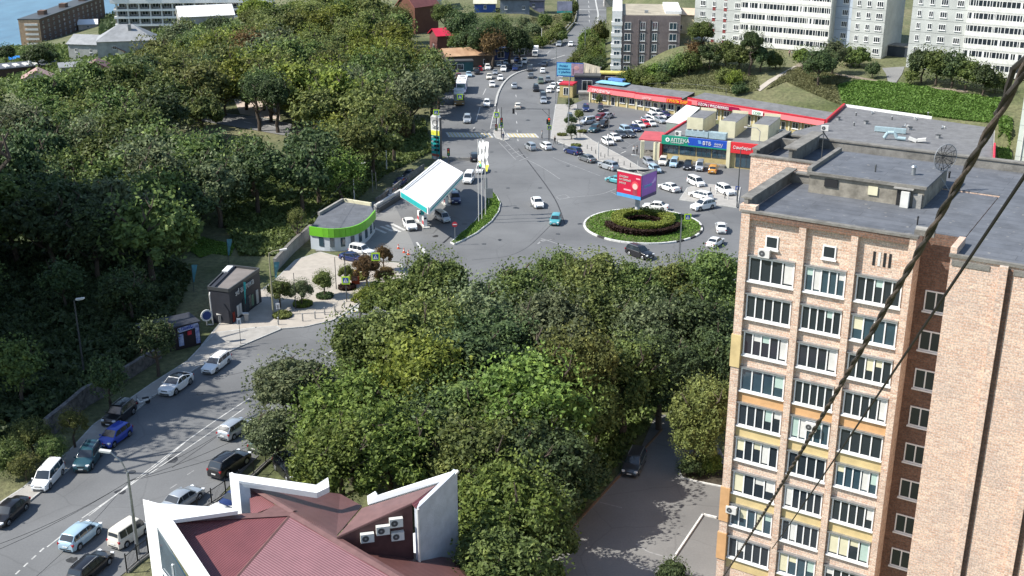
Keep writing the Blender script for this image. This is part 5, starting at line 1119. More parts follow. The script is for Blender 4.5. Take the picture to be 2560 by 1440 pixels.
def crown(seed, n, leaf, lobes, kind='round'):
    g=np.random.default_rng(seed); P_=[]; Nn=[]; S=[]
    cs=[]; 
    for i in range(lobes):
        u=g.normal(size=3); u/=np.linalg.norm(u); u[2]=abs(u[2])*1.15-.45
        rr=.34+.50*g.random(); c=u*rr*(1,1,1.0); rad=.15+.20*g.random()
        if kind=='droop' : c[2]*=.85
        if g.random()<.3: c=c*1.12; rad*=.75
        cs.append((c,rad))
    cs.append((np.array((.0,.0,-.05)),.42)); tot=sum(r*r for _,r in cs)
    for c,rad in cs:
        k=int(n*rad*rad/tot); u=g.normal(size=(k,3)); u/=np.linalg.norm(u,axis=1,keepdims=True)
        rr=rad*(1-.45*g.random(k)**2.0)*(1+.16*np.sin(u[:,0]*5+seed)*np.cos(u[:,2]*6+seed*2)); p=c+u*rr[:,None]
        if kind=='droop': p[:,2]-=.18*g.random(k)*(np.linalg.norm(p[:,:2],axis=1)>.5)
        P_.append(p); o=u*.8+g.normal(size=(k,3))*.8; o[:,2]+=.6; Nn.append(o); S.append(leaf*(.55+.9*g.random(k)))
    # stray sprays that break the outline
    k=int(n*.06); u=g.normal(size=(k,3)); u/=np.linalg.norm(u,axis=1,keepdims=True); P_.append(u*(.80+.30*g.random(k))[:,None]*(1,1,.95)); Nn.append(g.normal(size=(k,3))); S.append(leaf*(.5+.6*g.random(k)))
    p=np.concatenate(P_); p[:,2]=np.maximum(p[:,2],-.82)
    return leafquads('crown', p, np.concatenate(Nn), np.concatenate(S), LEAF[0])
def trunk_mesh(seed, bare=False):
    g=random.Random(seed); mb=MB(); pts=[Vector((0,0,-.04))]
    for i in range(1,6): pts.append(Vector((g.uniform(-.02,.02)*i,g.uniform(-.02,.02)*i,i*.15)))
    mb.tube(pts,lambda i:.032*(1-i*.14),bark,8)
    for i in range(7):
        b0=pts[g.randint(2,4)]; t=g.random()*6.28; e=b0+Vector((math.cos(t)*.22,math.sin(t)*.22,g.uniform(.14,.26))); m_=(b0+e)/2+Vector((0,0,-.02)); mb.tube([b0,m_,e],lambda i:.014*(1-i*.3),bark,6)
        for j in range(2): e2=e+Vector((g.uniform(-.09,.09),g.uniform(-.09,.09),g.uniform(.03,.12))); mb.cyl(e,e2,.007,.003,bark,5)
    return mb.mesh('trunk',40)
CRH=[crown(s,24000,.052,34+s%7,k) for s,k in ((1,'round'),(2,'round'),(3,'droop'),(4,'round'),(5,'droop'))]
CRL=[crown(s,9000,.082,26+s%6,k) for s,k in ((11,'round'),(12,'round'),(13,'round'),(14,'round'),(15,'droop'),(16,'round'),(17,'round'))]
CRS=[crown(s,1500,.20,8,'round') for s in (21,22,23)]
TRM=[trunk_mesh(s) for s in range(4)]
ntree=0
def tree(px,py,H,Rc,leaf,label,group=None,hi=False,pos=None,zc=None,cat='tree',name='tree',small=False,fl=.42,rz=None):
    global ntree; ntree+=1
    zc=H-Rc*(.86 if Rc<H*.45 else .8)*1.0 if zc is None else zc
    if pos is None: p=G(px,py,zc); X,Y=p.x,p.y
    else: X,Y=pos
    o=thing(name,label,cat,(X,Y,gz(X,Y)),rnd.random()*6.28 if rz is None else rz,group)
    set_=CRH if hi else (CRS if small else CRL); me=set_[rnd.randrange(len(set_))]
    f=link('foliage',me,o,(0,0,zc),rnd.random()*6.28,sc=(Rc*rnd.uniform(.93,1.07),Rc*rnd.uniform(.93,1.07),max(Rc*.8,H-zc)*rnd.uniform(1.0,1.25)))
    f.material_slots[0].link='OBJECT'; f.material_slots[0].material=LEAF[leaf]
    t=link('trunk',TRM[rnd.randrange(4)],o,sc=(H*1.05,H*1.05,H*1.0)); return o
LD,LM,LO,LL,LG,LR,LF=range(7)
FG='big trees between the street and the brick tower'
for x,y,H,Rc,lf,lb in [
 (742,965,10.5,4.9,LG,'grey green willow-like tree leaning over the near street'),(690,1075,6.5,3.4,LG,'low grey green tree over the olive car'),
 (1085,700,10,4.6,LM,'rounded green tree at the station end of the tree mass'),(985,745,8,3.8,LF,'fresh green tree beside the near crossing'),
 (905,850,10,4.6,LM,'leafy tree spreading towards the near crossing'),(1045,830,13,6.0,LO,'broad olive tree left of centre, tallest of the left group'),(1050,960,13,5.6,LL,'yellow green tree below the broad olive one'),
 (1190,790,12,5.2,LG,'greyish tree right of the broad olive one'),(1170,905,12,5.2,LD,'dark tree in the middle of the left group'),
 (1300,735,11,5.0,LM,'green tree whose top reaches the junction'),(1392,690,9.5,4.0,LM,'narrow green tree poking above the junction edge'),(1485,700,11,4.6,LO,'brown green tree at the top edge of the mass'),
 (1580,720,10,4.4,LM,'mid green tree below the black SUV'),(1680,710,9,4.2,LO,'olive tree below the round flower bed sign'),(1775,700,10,4.6,LM,'green tree against the brick tower, topmost'),
 (1260,870,12,5.2,LD,'dark green tree in the heart of the mass'),(1380,820,13,5.4,LG,'wide grey green tree in the heart of the mass'),(1500,810,12,5.0,LM,'green tree right of the wide grey green one'),
 (1610,830,12,5.0,LG,'greyish tree near the tower'),(1730,810,12,5.2,LD,'dark tree near the tower'),(1800,890,10,4.0,LD,'shaded tree tucked at the tower wall'),
 (1440,910,14,4.2,LO,'tall feathery olive tree standing out in the middle'),(1560,930,12,5.0,LM,'green tree right of the feathery olive one'),(1655,915,11,4.4,LD,'dark tree above the shaded yard'),
 (870,1030,12,5.2,LF,'bright green drooping tree behind the parked SUV'),(850,1140,11,4.4,LF,'bright green drooping tree above the white wing'),(965,1100,12,5.0,LF,'fresh green tree above the brown roof'),
 (1060,1080,11,4.8,LD,'dark green tree above the brown roof'),(1150,1030,12,5.0,LM,'mid green tree between roof and centre'),
 (1330,1010,14,5.8,LF,'large fresh green tree with rounded top, upper of the yard side'),(1445,1015,10.5,4.6,LM,'large green tree right of the rounded one'),(1495,1000,8,3.4,LD,'dark tree left of the yard car'),
 (1230,1120,12,5.4,LM,'large green tree behind the white wall, upper'),(1345,1150,10.5,4.8,LD,'large dark green tree of the yard side'),(1420,1170,7.5,3.4,LD,'shaded tree at the yard edge'),
 (1268,1265,12,4.8,LF,'large fresh green tree right of the white wall'),(1330,1310,8.5,3.8,LM,'green tree at the lower yard edge'),(1275,1415,10,4.2,LM,'lowest green tree at the bottom edge'),(1160,1150,10,4.0,LO,'olive tree just above the white wall corner'),
 (1765,1020,9.5,3.6,LO,'brownish green tree beside the tower entrance'),(1705,975,8,3.2,LG,'greyish tree left of the brownish one'),(1740,1095,6,2.4,LO,'small brownish tree over the flower bed')]:
    tree(x,y,H,Rc,lf,lb,FG,hi=True)
for x,y,lf,lb in ((1725,1165,LD,'dark low bush in the tower flower bed'),(1772,1160,LF,'bright green bush in the tower flower bed'),(1685,1434,LD,'dark clipped bush at the bottom of the yard')): tree(x,y,1.9,1.5,lf,lb,'bushes by the tower',zc=.9,cat='bush',name='bush',small=False)
# left street side, lit tufts in the shade
for x,y,H,Rc,lf,lb in ((75,1085,4,2.0,LO,'sunlit bush at the left kerb beside the white van'),(130,1120,3.2,1.5,LM,'second sunlit bush at the left kerb'),(178,1052,4.5,1.6,LO,'thin sunlit sapling at the left kerb'),(20,1140,3.5,2.0,LM,'bush at the left edge of the photo'),(60,1160,3,1.6,LO,'low bush just above the white van')):
    tree(x,y,H,Rc,lf,lb,'bushes along the near street',hi=True,cat='bush' if H<4.4 else 'tree',name='bush' if H<4.4 else 'tree')
# ---- park canopy by a jittered plan grid
poly=[(-80,250),(120,232),(300,215),(390,190),(380,150),(430,110),(600,95),(600,40),(760,18),(990,22),(1080,75),(1100,150),(1090,235),(1062,300),(1030,370),(960,395),(905,440),(880,505),(800,545),(760,585),(680,625),(560,640),(470,700),(420,800),(330,880),(200,960),(120,1010),(-80,1060)]
def inside(x,y,pg):
    c=False; j=len(pg)-1
    for i in range(len(pg)):
        if (pg[i][1]>y)!=(pg[j][1]>y) and x<(pg[j][0]-pg[i][0])*(y-pg[i][1])/(pg[j][1]-pg[i][1])+pg[i][0]: c=not c
        j=i
    return c
def proj(X,Y,Z):
    d=Y*CT-(Z-CAM_H)*ST; return 1280+F_PX*X/d, 720-F_PX*(Y*ST+(Z-CAM_H)*CT)/d
holes=[[(520,215),(760,240),(800,375),(640,370),(490,310)],[(395,560),(560,550),(590,640),(400,645)],[(985,20),(1120,20),(1120,185),(1035,150)],[(935,270),(1090,270),(1090,440),(935,440)],[(390,540),(570,570),(580,650),(400,640)],[(170,720),(230,720),(240,960),(180,960)]]
gr=random.Random(5); cand=[]
yy=112.0
while yy<520:
    sp=8.6+(yy-110)*.006; xx=-190.0
    while xx<0:
        X=xx+gr.uniform(-.36,.36)*sp; Y=yy+gr.uniform(-.36,.36)*sp; z=gz(X,Y); a,b_=proj(X,Y,z+7)
        ba,bb=proj(X,Y,z)
        if inside(ba,bb,[(705,580),(790,525),(980,480),(980,690),(660,720)]) or inside(ba,bb,[(500,640),(700,640),(700,860),(430,900)]): xx+=sp; continue
        if inside(a,b_,poly) and not any(inside(a,b_,h_) for h_ in holes): cand.append((X,Y,a,b_))
        xx+=sp
    yy+=sp*.95
gr.shuffle(cand); keep=[]
for c_ in cand:
    if c_[3]>640 and gr.random()<.45: continue
    keep.append(c_)
print('park trees',len(cand),len(keep)); keep=keep[:185]
for X,Y,a,b_ in keep:
    nz=math.sin(X*.11+2)*math.cos(Y*.07)+.5*math.sin(X*.31+Y*.23)
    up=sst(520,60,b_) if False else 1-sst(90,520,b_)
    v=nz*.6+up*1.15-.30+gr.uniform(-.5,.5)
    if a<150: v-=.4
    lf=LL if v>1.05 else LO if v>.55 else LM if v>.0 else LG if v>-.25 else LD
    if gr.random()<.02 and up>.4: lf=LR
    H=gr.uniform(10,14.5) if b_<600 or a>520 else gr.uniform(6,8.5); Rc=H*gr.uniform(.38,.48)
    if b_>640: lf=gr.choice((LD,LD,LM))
    nm={LL:'yellow green tree in the park canopy',LO:'olive tinted tree in the park canopy',LM:'mid green tree in the park canopy',LG:'greyish green tree in the park canopy',LD:'dark green tree in the park canopy',LR:'rust tinted tree in the park canopy'}[lf]
    wh='near the charcoal shop' if b_>560 and a>430 else 'in the deep shade at the left' if b_>560 else 'behind the petrol station' if a>800 and b_>330 else 'along the far street' if a>900 else 'around the park plaza' if a>480 and b_>200 else 'at the left edge' if a<220 else 'towards the cottages' if b_<140 else 'in the middle of the park'
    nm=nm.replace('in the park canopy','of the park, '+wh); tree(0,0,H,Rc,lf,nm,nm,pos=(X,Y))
for x,y,H,Rc,lf,lb in ((982,300,12,3.9,LO,'tall olive tree standing alone by the lamp above the petrol station'),(688,225,13,4.2,LD,'dark forked tree standing on the edge of the park plaza'),(640,215,13,3.6,LD,'dark tree at the left of the park plaza'),(735,245,9,3.6,LL,'bright lime tree right of the park plaza'),(848,425,10,4.6,LF,'fresh green tree on the slope beside the station wall'),(742,540,6,1.4,LO,'slim sapling left of the green-banded kiosk'),(470,600,3.0,1.3,LO,'young bush on the sunlit lawn')):
    tree(x,y,H,Rc,lf,lb,None,hi=True)
tree(440,620,3.2,1.6,LO,'low yellowish bush left on the sunlit lawn',None,cat='bush',name='bush',zc=1.6)
# ---- far street side and bank
for i,(x,y,H,Rc,lf) in enumerate([(1000,45,12,4.6,LO),(1112,30,12,4.6,LM),(1160,62,15,6,LD),(1150,100,9,3.6,LM),(1215,85,14,5.5,LD),(1275,90,13,5.5,LD),(1245,65,12,4.6,LM),(1180,98,11,4.6,LD),(1072,150,9,3.8,LM),(1085,195,12,4.6,LD),(1300,105,9,4,LD),(1232,105,11,4,LR)]):
    lb=['olive tree beside the steep brick gable','tall green tree behind the crimson roof','big dark tree right of the crimson roof','green tree touching the crimson roof','big dark tree above the rusty shed','big dark tree at the bend of the far street','green tree between the two big dark ones','dark tree above the patched tan roof','green tree left of the crimson roof','dark tree over the bus stop','smaller dark tree at the right end of the row','thin brown autumn tree in front of the dark ones'][i]
    tree(x,y,H,Rc,lf,lb,'trees left of the far street',hi=i<7)
for i,(x,y,H,Rc,lf) in enumerate([(1362,52,6,3,LM),(1395,70,5,2.6,LO),(1330,72,5,3,LG),(1376,92,5,3,LO),(1350,104,4,2.6,LF),(1320,98,4,2.4,LO),(1405,92,4,2.2,LM),(1418,45,5,2.4,LM),(1310,58,5,2.6,LG),(1430,18,6,2.6,LM)]):
    tree(x,y,H,Rc,lf,'scrubby bush on the bank between cottages and far street','bushes on the far bank',zc=H*.5,cat='bush',name='bush')
for i,(x,y,H,Rc,lf) in enumerate([(1470,100,8,3.2,LF),(1482,122,7,3,LO),(1455,138,6,2.8,LM),(1492,140,6,2.8,LF),(1500,80,8,3,LO),(1440,152,5,2.4,LO),(1470,158,5,2.6,LM),(1500,160,5,2.4,LD)]):
    tree(x,y,H,Rc,lf,'bush of the thicket left of the brown and white block','thicket left of the office block',zc=H*.5,cat='bush',name='bush',hi=False)
for i,(x,y,H,Rc,lf) in enumerate([(1580,190,5,3,LF),(1610,188,5,3,LM),(1640,178,5,3,LF),(1672,168,5,3,LD),(1700,158,6,3.2,LM),(1560,198,4,2.2,LD),(1625,200,3,2.2,LO),(1600,205,3,2.2,LF),(1655,195,3,2.2,LM)]):
    tree(x,y,H,Rc,lf,'green bush below the brown wall on the bank','bushes below the office block',zc=H*.5,cat='bush',name='bush')
BT=[(1752,75,12,3.4,LM,'tall thin tree in front of the left flats'),(1740,128,7,3.6,LR,'brownish bush at the left end of the flats'),(1775,135,7,3.8,LD,'dark tree below the first window column'),(1815,130,7,3.8,LM,'green tree below the balconies, left'),(1880,100,11,2.9,LD,'dark conifer-like tree in front of the balconies'),(1850,140,7,3.6,LM,'leafy tree left of the conifer'),(1905,135,7,3.4,LD,'dark tree right of the conifer'),(1940,150,4.5,2.6,LM,'round bush beside the top of the stairway'),(2010,138,6,2.8,LF,'fresh green bush right of the stairway top'),(2050,155,9,4.4,LD,'dark spreading pine on the lawn'),(2085,130,8,3.6,LG,'greyish tree behind the pine'),(2120,140,5,3,LM,'bush left of the shaded recess'),(2150,142,5,3,LM,'bush right of the shaded recess'),(2183,172,4.2,1.9,LD,'small round dark tree alone on the lawn'),(2310,150,8,3.8,LD,'dark tree at the corner of the second flats'),(2345,160,8,4,LM,'green tree in front of the second flats'),(2385,165,8,4,LD,'big dark tree in front of the second flats'),(2420,180,7,3.6,LM,'green tree right of the big dark one'),(2462,190,7,3.4,LD,'dark tree furthest right on the lawn'),(2280,190,4,2.2,LO,'olive bush at the left of the second group'),(2490,205,5,2.6,LM,'bush at the right end of the lawn'),(1838,196,3.2,2.4,LL,'lime bush on the bank left of the stairway'),(1812,190,3,2.4,LO,'olive bush left of the lime one'),(1850,222,2.4,2.0,LD,'dark bare shrub below the lime bush'),(1725,150,6,3,LM,'green bush at the far left of the lawn')]
for x,y,H,Rc,lf,lb in BT: tree(x,y,H,Rc,lf,lb,'trees on the lawn before the flats',hi=H>8,zc=None if H>5 else H*.5,cat='bush' if 'bush' in lb or 'shrub' in lb else 'tree',name='bush' if 'bush' in lb or 'shrub' in lb else 'tree')
# hillside beyond, left
gr=random.Random(9); n=0
for i in range(700):
    if n>=34: break
    a=gr.uniform(-20,620); b_=gr.uniform(60,215)
    if a<62 and b_<125 or (a<245 and b_<126): continue
    if a>120 and b_<22: continue
    if inside(a,b_,[(160,62),(420,62),(420,185),(160,195)]): continue
    if inside(a,b_,[(300,0),(600,0),(600,66),(430,66),(300,66)]): continue
    if inside(a,b_,[(-20,135),(150,135),(150,235),(-20,235)]): continue
    n+=1; tree(a,b_,gr.uniform(8,12),gr.uniform(4,6),gr.choice((LD,LM,LM,LG,LO)),'green tree among the houses on the far hillside','trees on the far hillside')
# street trees in the plaza
PT=[(697,722,4.2,1.9,LM,'small green tree at the lamp post on the plaza'),(752,722,4.0,1.7,LG,'small greyish tree with a round yellow grass patch below'),(809,697,4.2,1.5,LO,'small tree with wine tinted leaves on the plaza'),(866,678,3.6,1.2,LO,'smallest plaza tree behind the crossing sign'),(916,664,5.4,1.9,LR,'rusty leaved tree beside the orange kiosk'),(958,634,4.2,1.3,LR,'red leaved tree beside the upper crossing sign'),(963,684,2.6,1.5,LR,'low reddish bush right of the orange kiosk')]
for x,y,H,Rc,lf,lb in PT: tree(x,y,H,Rc,lf,lb,'small trees of the plaza',hi=True,zc=H*.66)
for x,y,H,Rc,lf,lb in ((1428,326,3.4,1.5,LD,'small dark round tree on the junction corner'),(1425,256,3,1.1,LD,'small dark tree beside the tall lamp in the far plaza'),(1428,298,2.6,1.5,LD,'dark shrub in the corner bed'),(1447,285,2.4,1.3,LO,'palm-like shrub in the corner bed'),(1498,248,3.2,1.0,LM,'slim tree at the wall of the yellow shops'),(1010,330,2.6,1.6,LR,'reddish shrub on the bank beside the price pylon')):
    tree(x,y,H,Rc,lf,lb,'small trees around the junction',zc=H*.6)
# ---------------------------------------------------------------- ground cover
def scatter(name, polypx, n, h, leaf, mat, label=None, z0=0., asp=1.8, kind='stuff', up=.4, test=None):
    xs_=[p[0] for p in polypx]; ys_=[p[1] for p in polypx]; pos=[]; g=random.Random(hash(name)%1000 if False else len(name)*7+n)
    W=[G(p[0],p[1]) for p in polypx]; PX=[(p.x,p.y) for p in W]; x0,x1=min(p[0] for p in PX),max(p[0] for p in PX); y0,y1=min(p[1] for p in PX),max(p[1] for p in PX); t=0
    while len(pos)<n and t<n*12:
        t+=1; X=g.uniform(x0,x1); Y=g.uniform(y0,y1)
        if inside(X,Y,PX) and (test is None or test(X,Y)): pos.append((X,Y,gz(X,Y)+z0+h*(g.random()*.9+.1)*(.6+.4*math.sin(X*.9)*math.cos(Y*.8))))
    pos=np.array(pos); nn=nr.normal(size=pos.shape); nn[:,2]=np.abs(nn[:,2])*up+.15
    me=leafquads(name,pos,nn,leaf*(.5+nr.random(len(pos))),mat,asp); return link(name,me,kind=kind)
scatter('ivy_slope',[(2095,215),(2150,202),(2300,218),(2500,250),(2500,310),(2400,300),(2250,282),(2110,266)],52000,.7,.32,IVY,up=2.2)
scatter('ivy_slope_right',[(2490,330),(2530,300),(2530,420),(2500,420)],5000,.8,.3,IVY,up=1.4)
scatter('tall_grass',[(1560,212),(1700,165),(1780,160),(1890,190),(1900,225),(1840,235),(1700,222),(1600,222)],26000,.3,.24,DRY,up=2.2,asp=2.4)
scatter('dry_grass',[(1915,225),(1990,168),(2120,195),(2090,215),(2100,262),(1960,255)],16000,.25,.22,DRY,up=2.2,asp=2.4)
scatter('bank_weeds',[(1295,55),(1440,30),(1440,60),(1390,104),(1320,125),(1290,110)],9000,.5,.45,DRY,up=2)
scatter('thicket_floor',[(1455,90),(1512,60),(1510,190),(1430,168)],6000,1.5,.5,LEAF[LM],up=.6)
scatter('undergrowth',[(700,1060),(830,930),(960,850),(1060,800),(1300,770),(1840,740),(1800,1010),(1650,1030),(1400,1340),(1280,1500),(1150,1500),(1120,1180),(800,1180)],42000,1.3,.42,LEAF[LM],up=.8)
scatter('hillside_scrub',[(0,118),(62,122),(260,118),(320,70),(420,62),(600,60),(600,120),(420,150),(380,205),(200,240),(-40,240)],30000,3.2,.85,LEAF[LM],up=.7)
scatter('shore_scrub',[(250,118),(250,20),(330,14),(330,60),(300,110)],9000,5,1.3,LEAF[LD],up=.7)
scatter('park_undergrowth',[(560,420),(700,400),(900,330),(1060,300),(1080,380),(960,440),(880,510),(780,560),(690,640),(600,640),(560,560)],42000,.9,.42,LEAF[LM],up=1.2)
scatter('lawn_grass',[(420,596),(455,588),(500,592),(540,604),(590,610),(575,640),(530,634),(500,645),(470,622),(430,618)],7000,.2,.2,GRASSL,up=1.)
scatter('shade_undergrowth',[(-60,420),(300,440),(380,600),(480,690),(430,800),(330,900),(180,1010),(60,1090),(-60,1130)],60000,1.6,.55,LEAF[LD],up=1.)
def isl(r0,r1): return lambda X,Y: r0<math.hypot(X-ctr.x,Y-ctr.y)<r1
box_=[(1450,500),(1765,500),(1765,625),(1450,625)]
scatter('island_grass',box_,16000,.25,.16,GRASSL,z0=.15,up=.8,test=isl(0,9.3))
scatter('verge_grass',vg,7000,.25,.16,GRASSL,z0=.2,up=.8)
o=thing('round_hedge','horseshoe hedge, wine dark in front and yellow green behind, around the billboard post','hedge',(ctr.x,ctr.y,.2))
def hedge(r0,r1,a0,a1,h,n,mat,nm):
    a=R(a0)+(R(a1)-R(a0))*nr.random(n); r=r0+(r1-r0)*nr.random(n); z=h*(nr.random(n)**.5); p=np.stack([r*np.cos(a),r*np.sin(a),z],1); q=nr.normal(size=p.shape)*.7; q[:,2]=np.abs(q[:,2])+.8
    link(nm,leafquads(nm,p,q,.17*(.6+nr.random(n)),mat,1.4),o)
WINE=leafmat('leaf_wine',(.018,.010,.009),(.036,.018,.015),(.06,.03,.02))
hedge(3.3,5.2,0,360,1.6,15000,LEAF[LL],'yellow_green_ring'); hedge(5.2,6.3,185,345,1.0,8000,WINE,'wine_dark_band'); hedge(2.7,3.4,-10,190,.8,2500,WINE,'inner_ring')
def oval(x,y,rx,n,mat,label,name='flower_bed'):
    p=P(x,y,.14); o=thing(name,label,'flower bed',(p.x,p.y,.13)); mb=MB(); mb.prism([(rx*math.cos(t*.3142),rx*math.sin(t*.3142)) for t in range(20)],-.02,.06,MATS['bed_soil']); mb.build('soil',o)
    a=6.283*nr.random(n); r=rx*.95*np.sqrt(nr.random(n)); pp_=np.stack([r*np.cos(a),r*np.sin(a),.08+.3*nr.random(n)],1); q=nr.normal(size=pp_.shape); q[:,2]=np.abs(q[:,2])+.3; link('plants',leafquads('plants',pp_,q,.17*(.6+nr.random(n)),mat),o)
for x,y,rx,mt_,lb in ((757,762,1.35,LEAF[LL],'round yellow grass patch at the foot of the greyish tree'),(812,742,1.2,LEAF[LD],'shaded round patch at the foot of the wine tinted tree'),(868,720,1.3,WINE,'dark round bed behind the lower crossing sign'),(706,790,1.3,LEAF[LO],'small planted wedge at the parking sign'),(895,695,1.4,LEAF[LL],'yellow green strip beside the orange kiosk')): oval(x,y,rx,1400,mt_,lb)
for x,y in ((905,742),(925,730),(948,718)): tree(x,y,1.6,1.5,LL,'low yellow hedge bush at the near crossing','yellow hedge at the near crossing',zc=.6,cat='bush',name='bush')
for x,y in ((1405,338),(1440,365),(1455,330)): oval(x,y,1.1,700,LEAF[LO],{1405:'small grass circle nearest the crossing',1440:'grass circle behind the dark blue hatchback',1455:'grass patch right of the dark round tree'}[x])

for i,(X,Y,H) in enumerate([(-64,104,31),(-62,111,33),(-65,118,30),(-63,125,32)]): tree(0,0,H,4.6,LM,'tall poplar just outside the left edge, shading the near street','poplars outside the left edge',pos=(X,Y),hi=True,zc=20)
# ================================================================ PETROL STATION
GZ=5.6
A,B_,C_,D_=[P(x,y,GZ) for x,y in ((1098,400),(1156,433),(1072,521),(1003,478))]
off=Vector((D_.x,D_.y,0)); o=thing('fuel_canopy','white petrol station canopy with a turquoise front band','petrol station canopy',(off.x,off.y,0))
q=[(p-off) for p in (D_,C_,B_,A)]; top=[(p.x,p.y) for p in q]
mb=MB(); mb.prism(top,GZ-.9,GZ,WHITE); mb.build('roof',o)
cx=sum(p[0] for p in top)/4; cy=sum(p[1] for p in top)/4
mb=MB()
for i in range(4): edge(mb,top[i],top[(i+1)%4],GZ-.95,GZ+.12,.3,WHITE)
edge(mb,(top[0][0]*.985+cx*.015+.6,top[0][1]+.5),(top[3][0]+.6,top[3][1]-.6),GZ,GZ+.02,.35,GREY)
mb.build('fascia',o)
d=(q[1]-q[0]); n_=Vector((d.y,-d.x,0)).normalized(); mb=MB(); a=q[0]+n_*.2+d*.03; b_=q[0]+n_*.2+d*.97; mb.box(((a.x+b_.x)/2,(a.y+b_.y)/2,GZ-.42),(d.length*.93,.1,.78),TEAL,rz=math.atan2(d.y,d.x)); mb.build('turquoise_band',o)
d2=(q[2]-q[1]); n2=Vector((d2.y,-d2.x,0)).normalized(); mb=MB(); a=q[1]+n2*.18; b_=q[2]+n2*.18; mb.box(((a.x+b_.x)/2,(a.y+b_.y)/2,GZ-.45),(d2.length*.97,.08,.25),TEAL,rz=math.atan2(d2.y,d2.x)); mb.build('side_band',o)
for f,g_ in ((.22,.45),(.5,.5),(.8,.5)):
    c=q[0]*(1-f)*(1-g_)+q[1]*(1-f)*g_+q[3]*f*(1-g_)+q[2]*f*g_; mb=MB(); mb.box((c.x,c.y,(GZ-.9)/2),(.5,.5,GZ-.9),WHITE); mb.box((c.x,c.y,2.2),(.54,.54,1.2),TEAL); mb.build('column',o)
def pump(x,y,lab):
    p=P(x,y,.3); g=thing('fuel_pump',lab,'fuel pump',(p.x,p.y,.02),.3,'fuel pumps'); mb=MB(); mb.box((0,0,.08),(1.2,2.6,.16),KERB); mb.build('island',g); mb=MB(); mb.box((0,0,1.0),(.6,1.0,1.7),WHITE); mb.build('casing',g); mb=MB(); mb.box((-.31,0,.7),(.03,.9,.6),RED); mb.box((.31,0,.7),(.03,.9,.6),RED); mb.build('red_panel',g); mb=MB(); mb.box((0,-.515,1.5),(.4,.02,.3),GLASS); mb.build('display',g); mb=MB(); mb.tube([(.3,.3,1.5),(.55,.35,1.1),(.5,.3,.6),(.33,.3,.9)],.03,BLACK,6); mb.build('hose',g)
pump(1062,562,'fuel pump with a red lower panel at the sunny end of the canopy'); pump(1115,506,'fuel pump deep in the shade of the canopy'); pump(1050,550,'slim fuel pump behind the white saloon')
# price pylon
p=P(1092,398,0); zt=zat(p.x,p.y,292); s_=zt/10.6
o=thing('price_pylon','tall white and turquoise petrol price pylon with green digits and a yellow band','price sign',(p.x,p.y,0),R(-30))
mb=MB(); mb.box((0,0,zt*.36+.2),(2.0,.6,zt*.72),TEAL); mb.box((0,0,zt*.82),(2.05,.62,zt*.36),WHITE); mb.cyl((0,-.31,zt-.4),(0,.31,zt-.4),1.0,1.0,WHITE,20); mb.box((1.03,0,zt*.5),(.1,.66,zt*.98),DGREY); mb.build('body',o)
mb=MB(); mb.box((0,-.33,zt*.63),(1.9,.06,.95),M('lemon',(.80,.80,.10),.5,var=.03)); mb.build('yellow_band',o)
mb=MB()
for i in range(4): mb.box((.25,-.33,zt*.53-i*.86),(1.1,.05,.42),M('price_display',(.01,.03,.04),.3,var=0))
mb.build('price_display',o)
mb=MB(); mb.box((0,-.33,.9),(1.7,.05,.5),M('brick_red',(.5,.12,.08),.6)); mb.box((0,-.33,.35),(1.4,.05,.6),OFFW); mb.build('lower_panel',o)
mb=MB()
for i in range(12):
    t=2*math.pi*i/12; mb.box((.62*math.cos(t),-.33,zt*.86+.62*math.sin(t)),(.16,.04,.3),GREY,ry=-t)
mb.build('round_emblem',o); text('ННК',.7,GREY,o,(-.62,-.34,zt*.72))
for i,tx in enumerate(('92','95','98','ДТ')): text(tx,.5,WHITE,o,(-.95,-.36,zt*.53-i*.86-.18))
# flags
p0=P(1197,562,.2)
for i,(x,y,yt,lb) in enumerate(((1197,556,350,'left flagpole with a long white flag tipped yellow and green'),(1205,548,347,'middle flagpole with a white flag'),(1214,538,352,'right flagpole with a white flag tipped yellow'))):
    p=P(x,y,.2); zt_=zat(p.x,p.y,yt); o=thing('flagpole',lb,'flagpole',(p.x,p.y,.1),0,'flagpoles on the verge'); mb=MB(); mb.cyl((0,0,0),(0,0,zt_),.09,.06,OFFW,10); mb.build('pole',o,40)
    mb=MB(); n=9; z1=zt_-.2; ln=4.2+.4*i
    for j in range(n):
        a0=z1-ln*j/n; a1=z1-ln*(j+1)/n; m_=WHITE if j<n-2 else (M('flag_lemon',(.75,.72,.08),.8,var=0) if j==n-2 or i==2 else M('flag_green',(.1,.5,.3),.8,var=0))
        if i==1 and j>=n-2: m_=WHITE
        def wv(z,s): return (.12+.62*s+.10*math.sin(z*2.1+i)+.05*s*math.sin(z*5), .14*math.sin(z*3.3+s*2.5+i))
        for s in range(4):
            w0=wv(a0,s/4*(1-.25*j/n)); w1=wv(a0,(s+1)/4*(1-.25*j/n)); w2=wv(a1,(s+1)/4*(1-.25*(j+1)/n)); w3=wv(a1,s/4*(1-.25*(j+1)/n))
            mb.add([(w0[0],w0[1],a0),(w1[0],w1[1],a0),(w2[0],w2[1],a1),(w3[0],w3[1],a1)],[(0,1,2,3)],m_)
    fl_=mb.build('flag',o,60); fl_.rotation_euler=(0,0,R(-42))
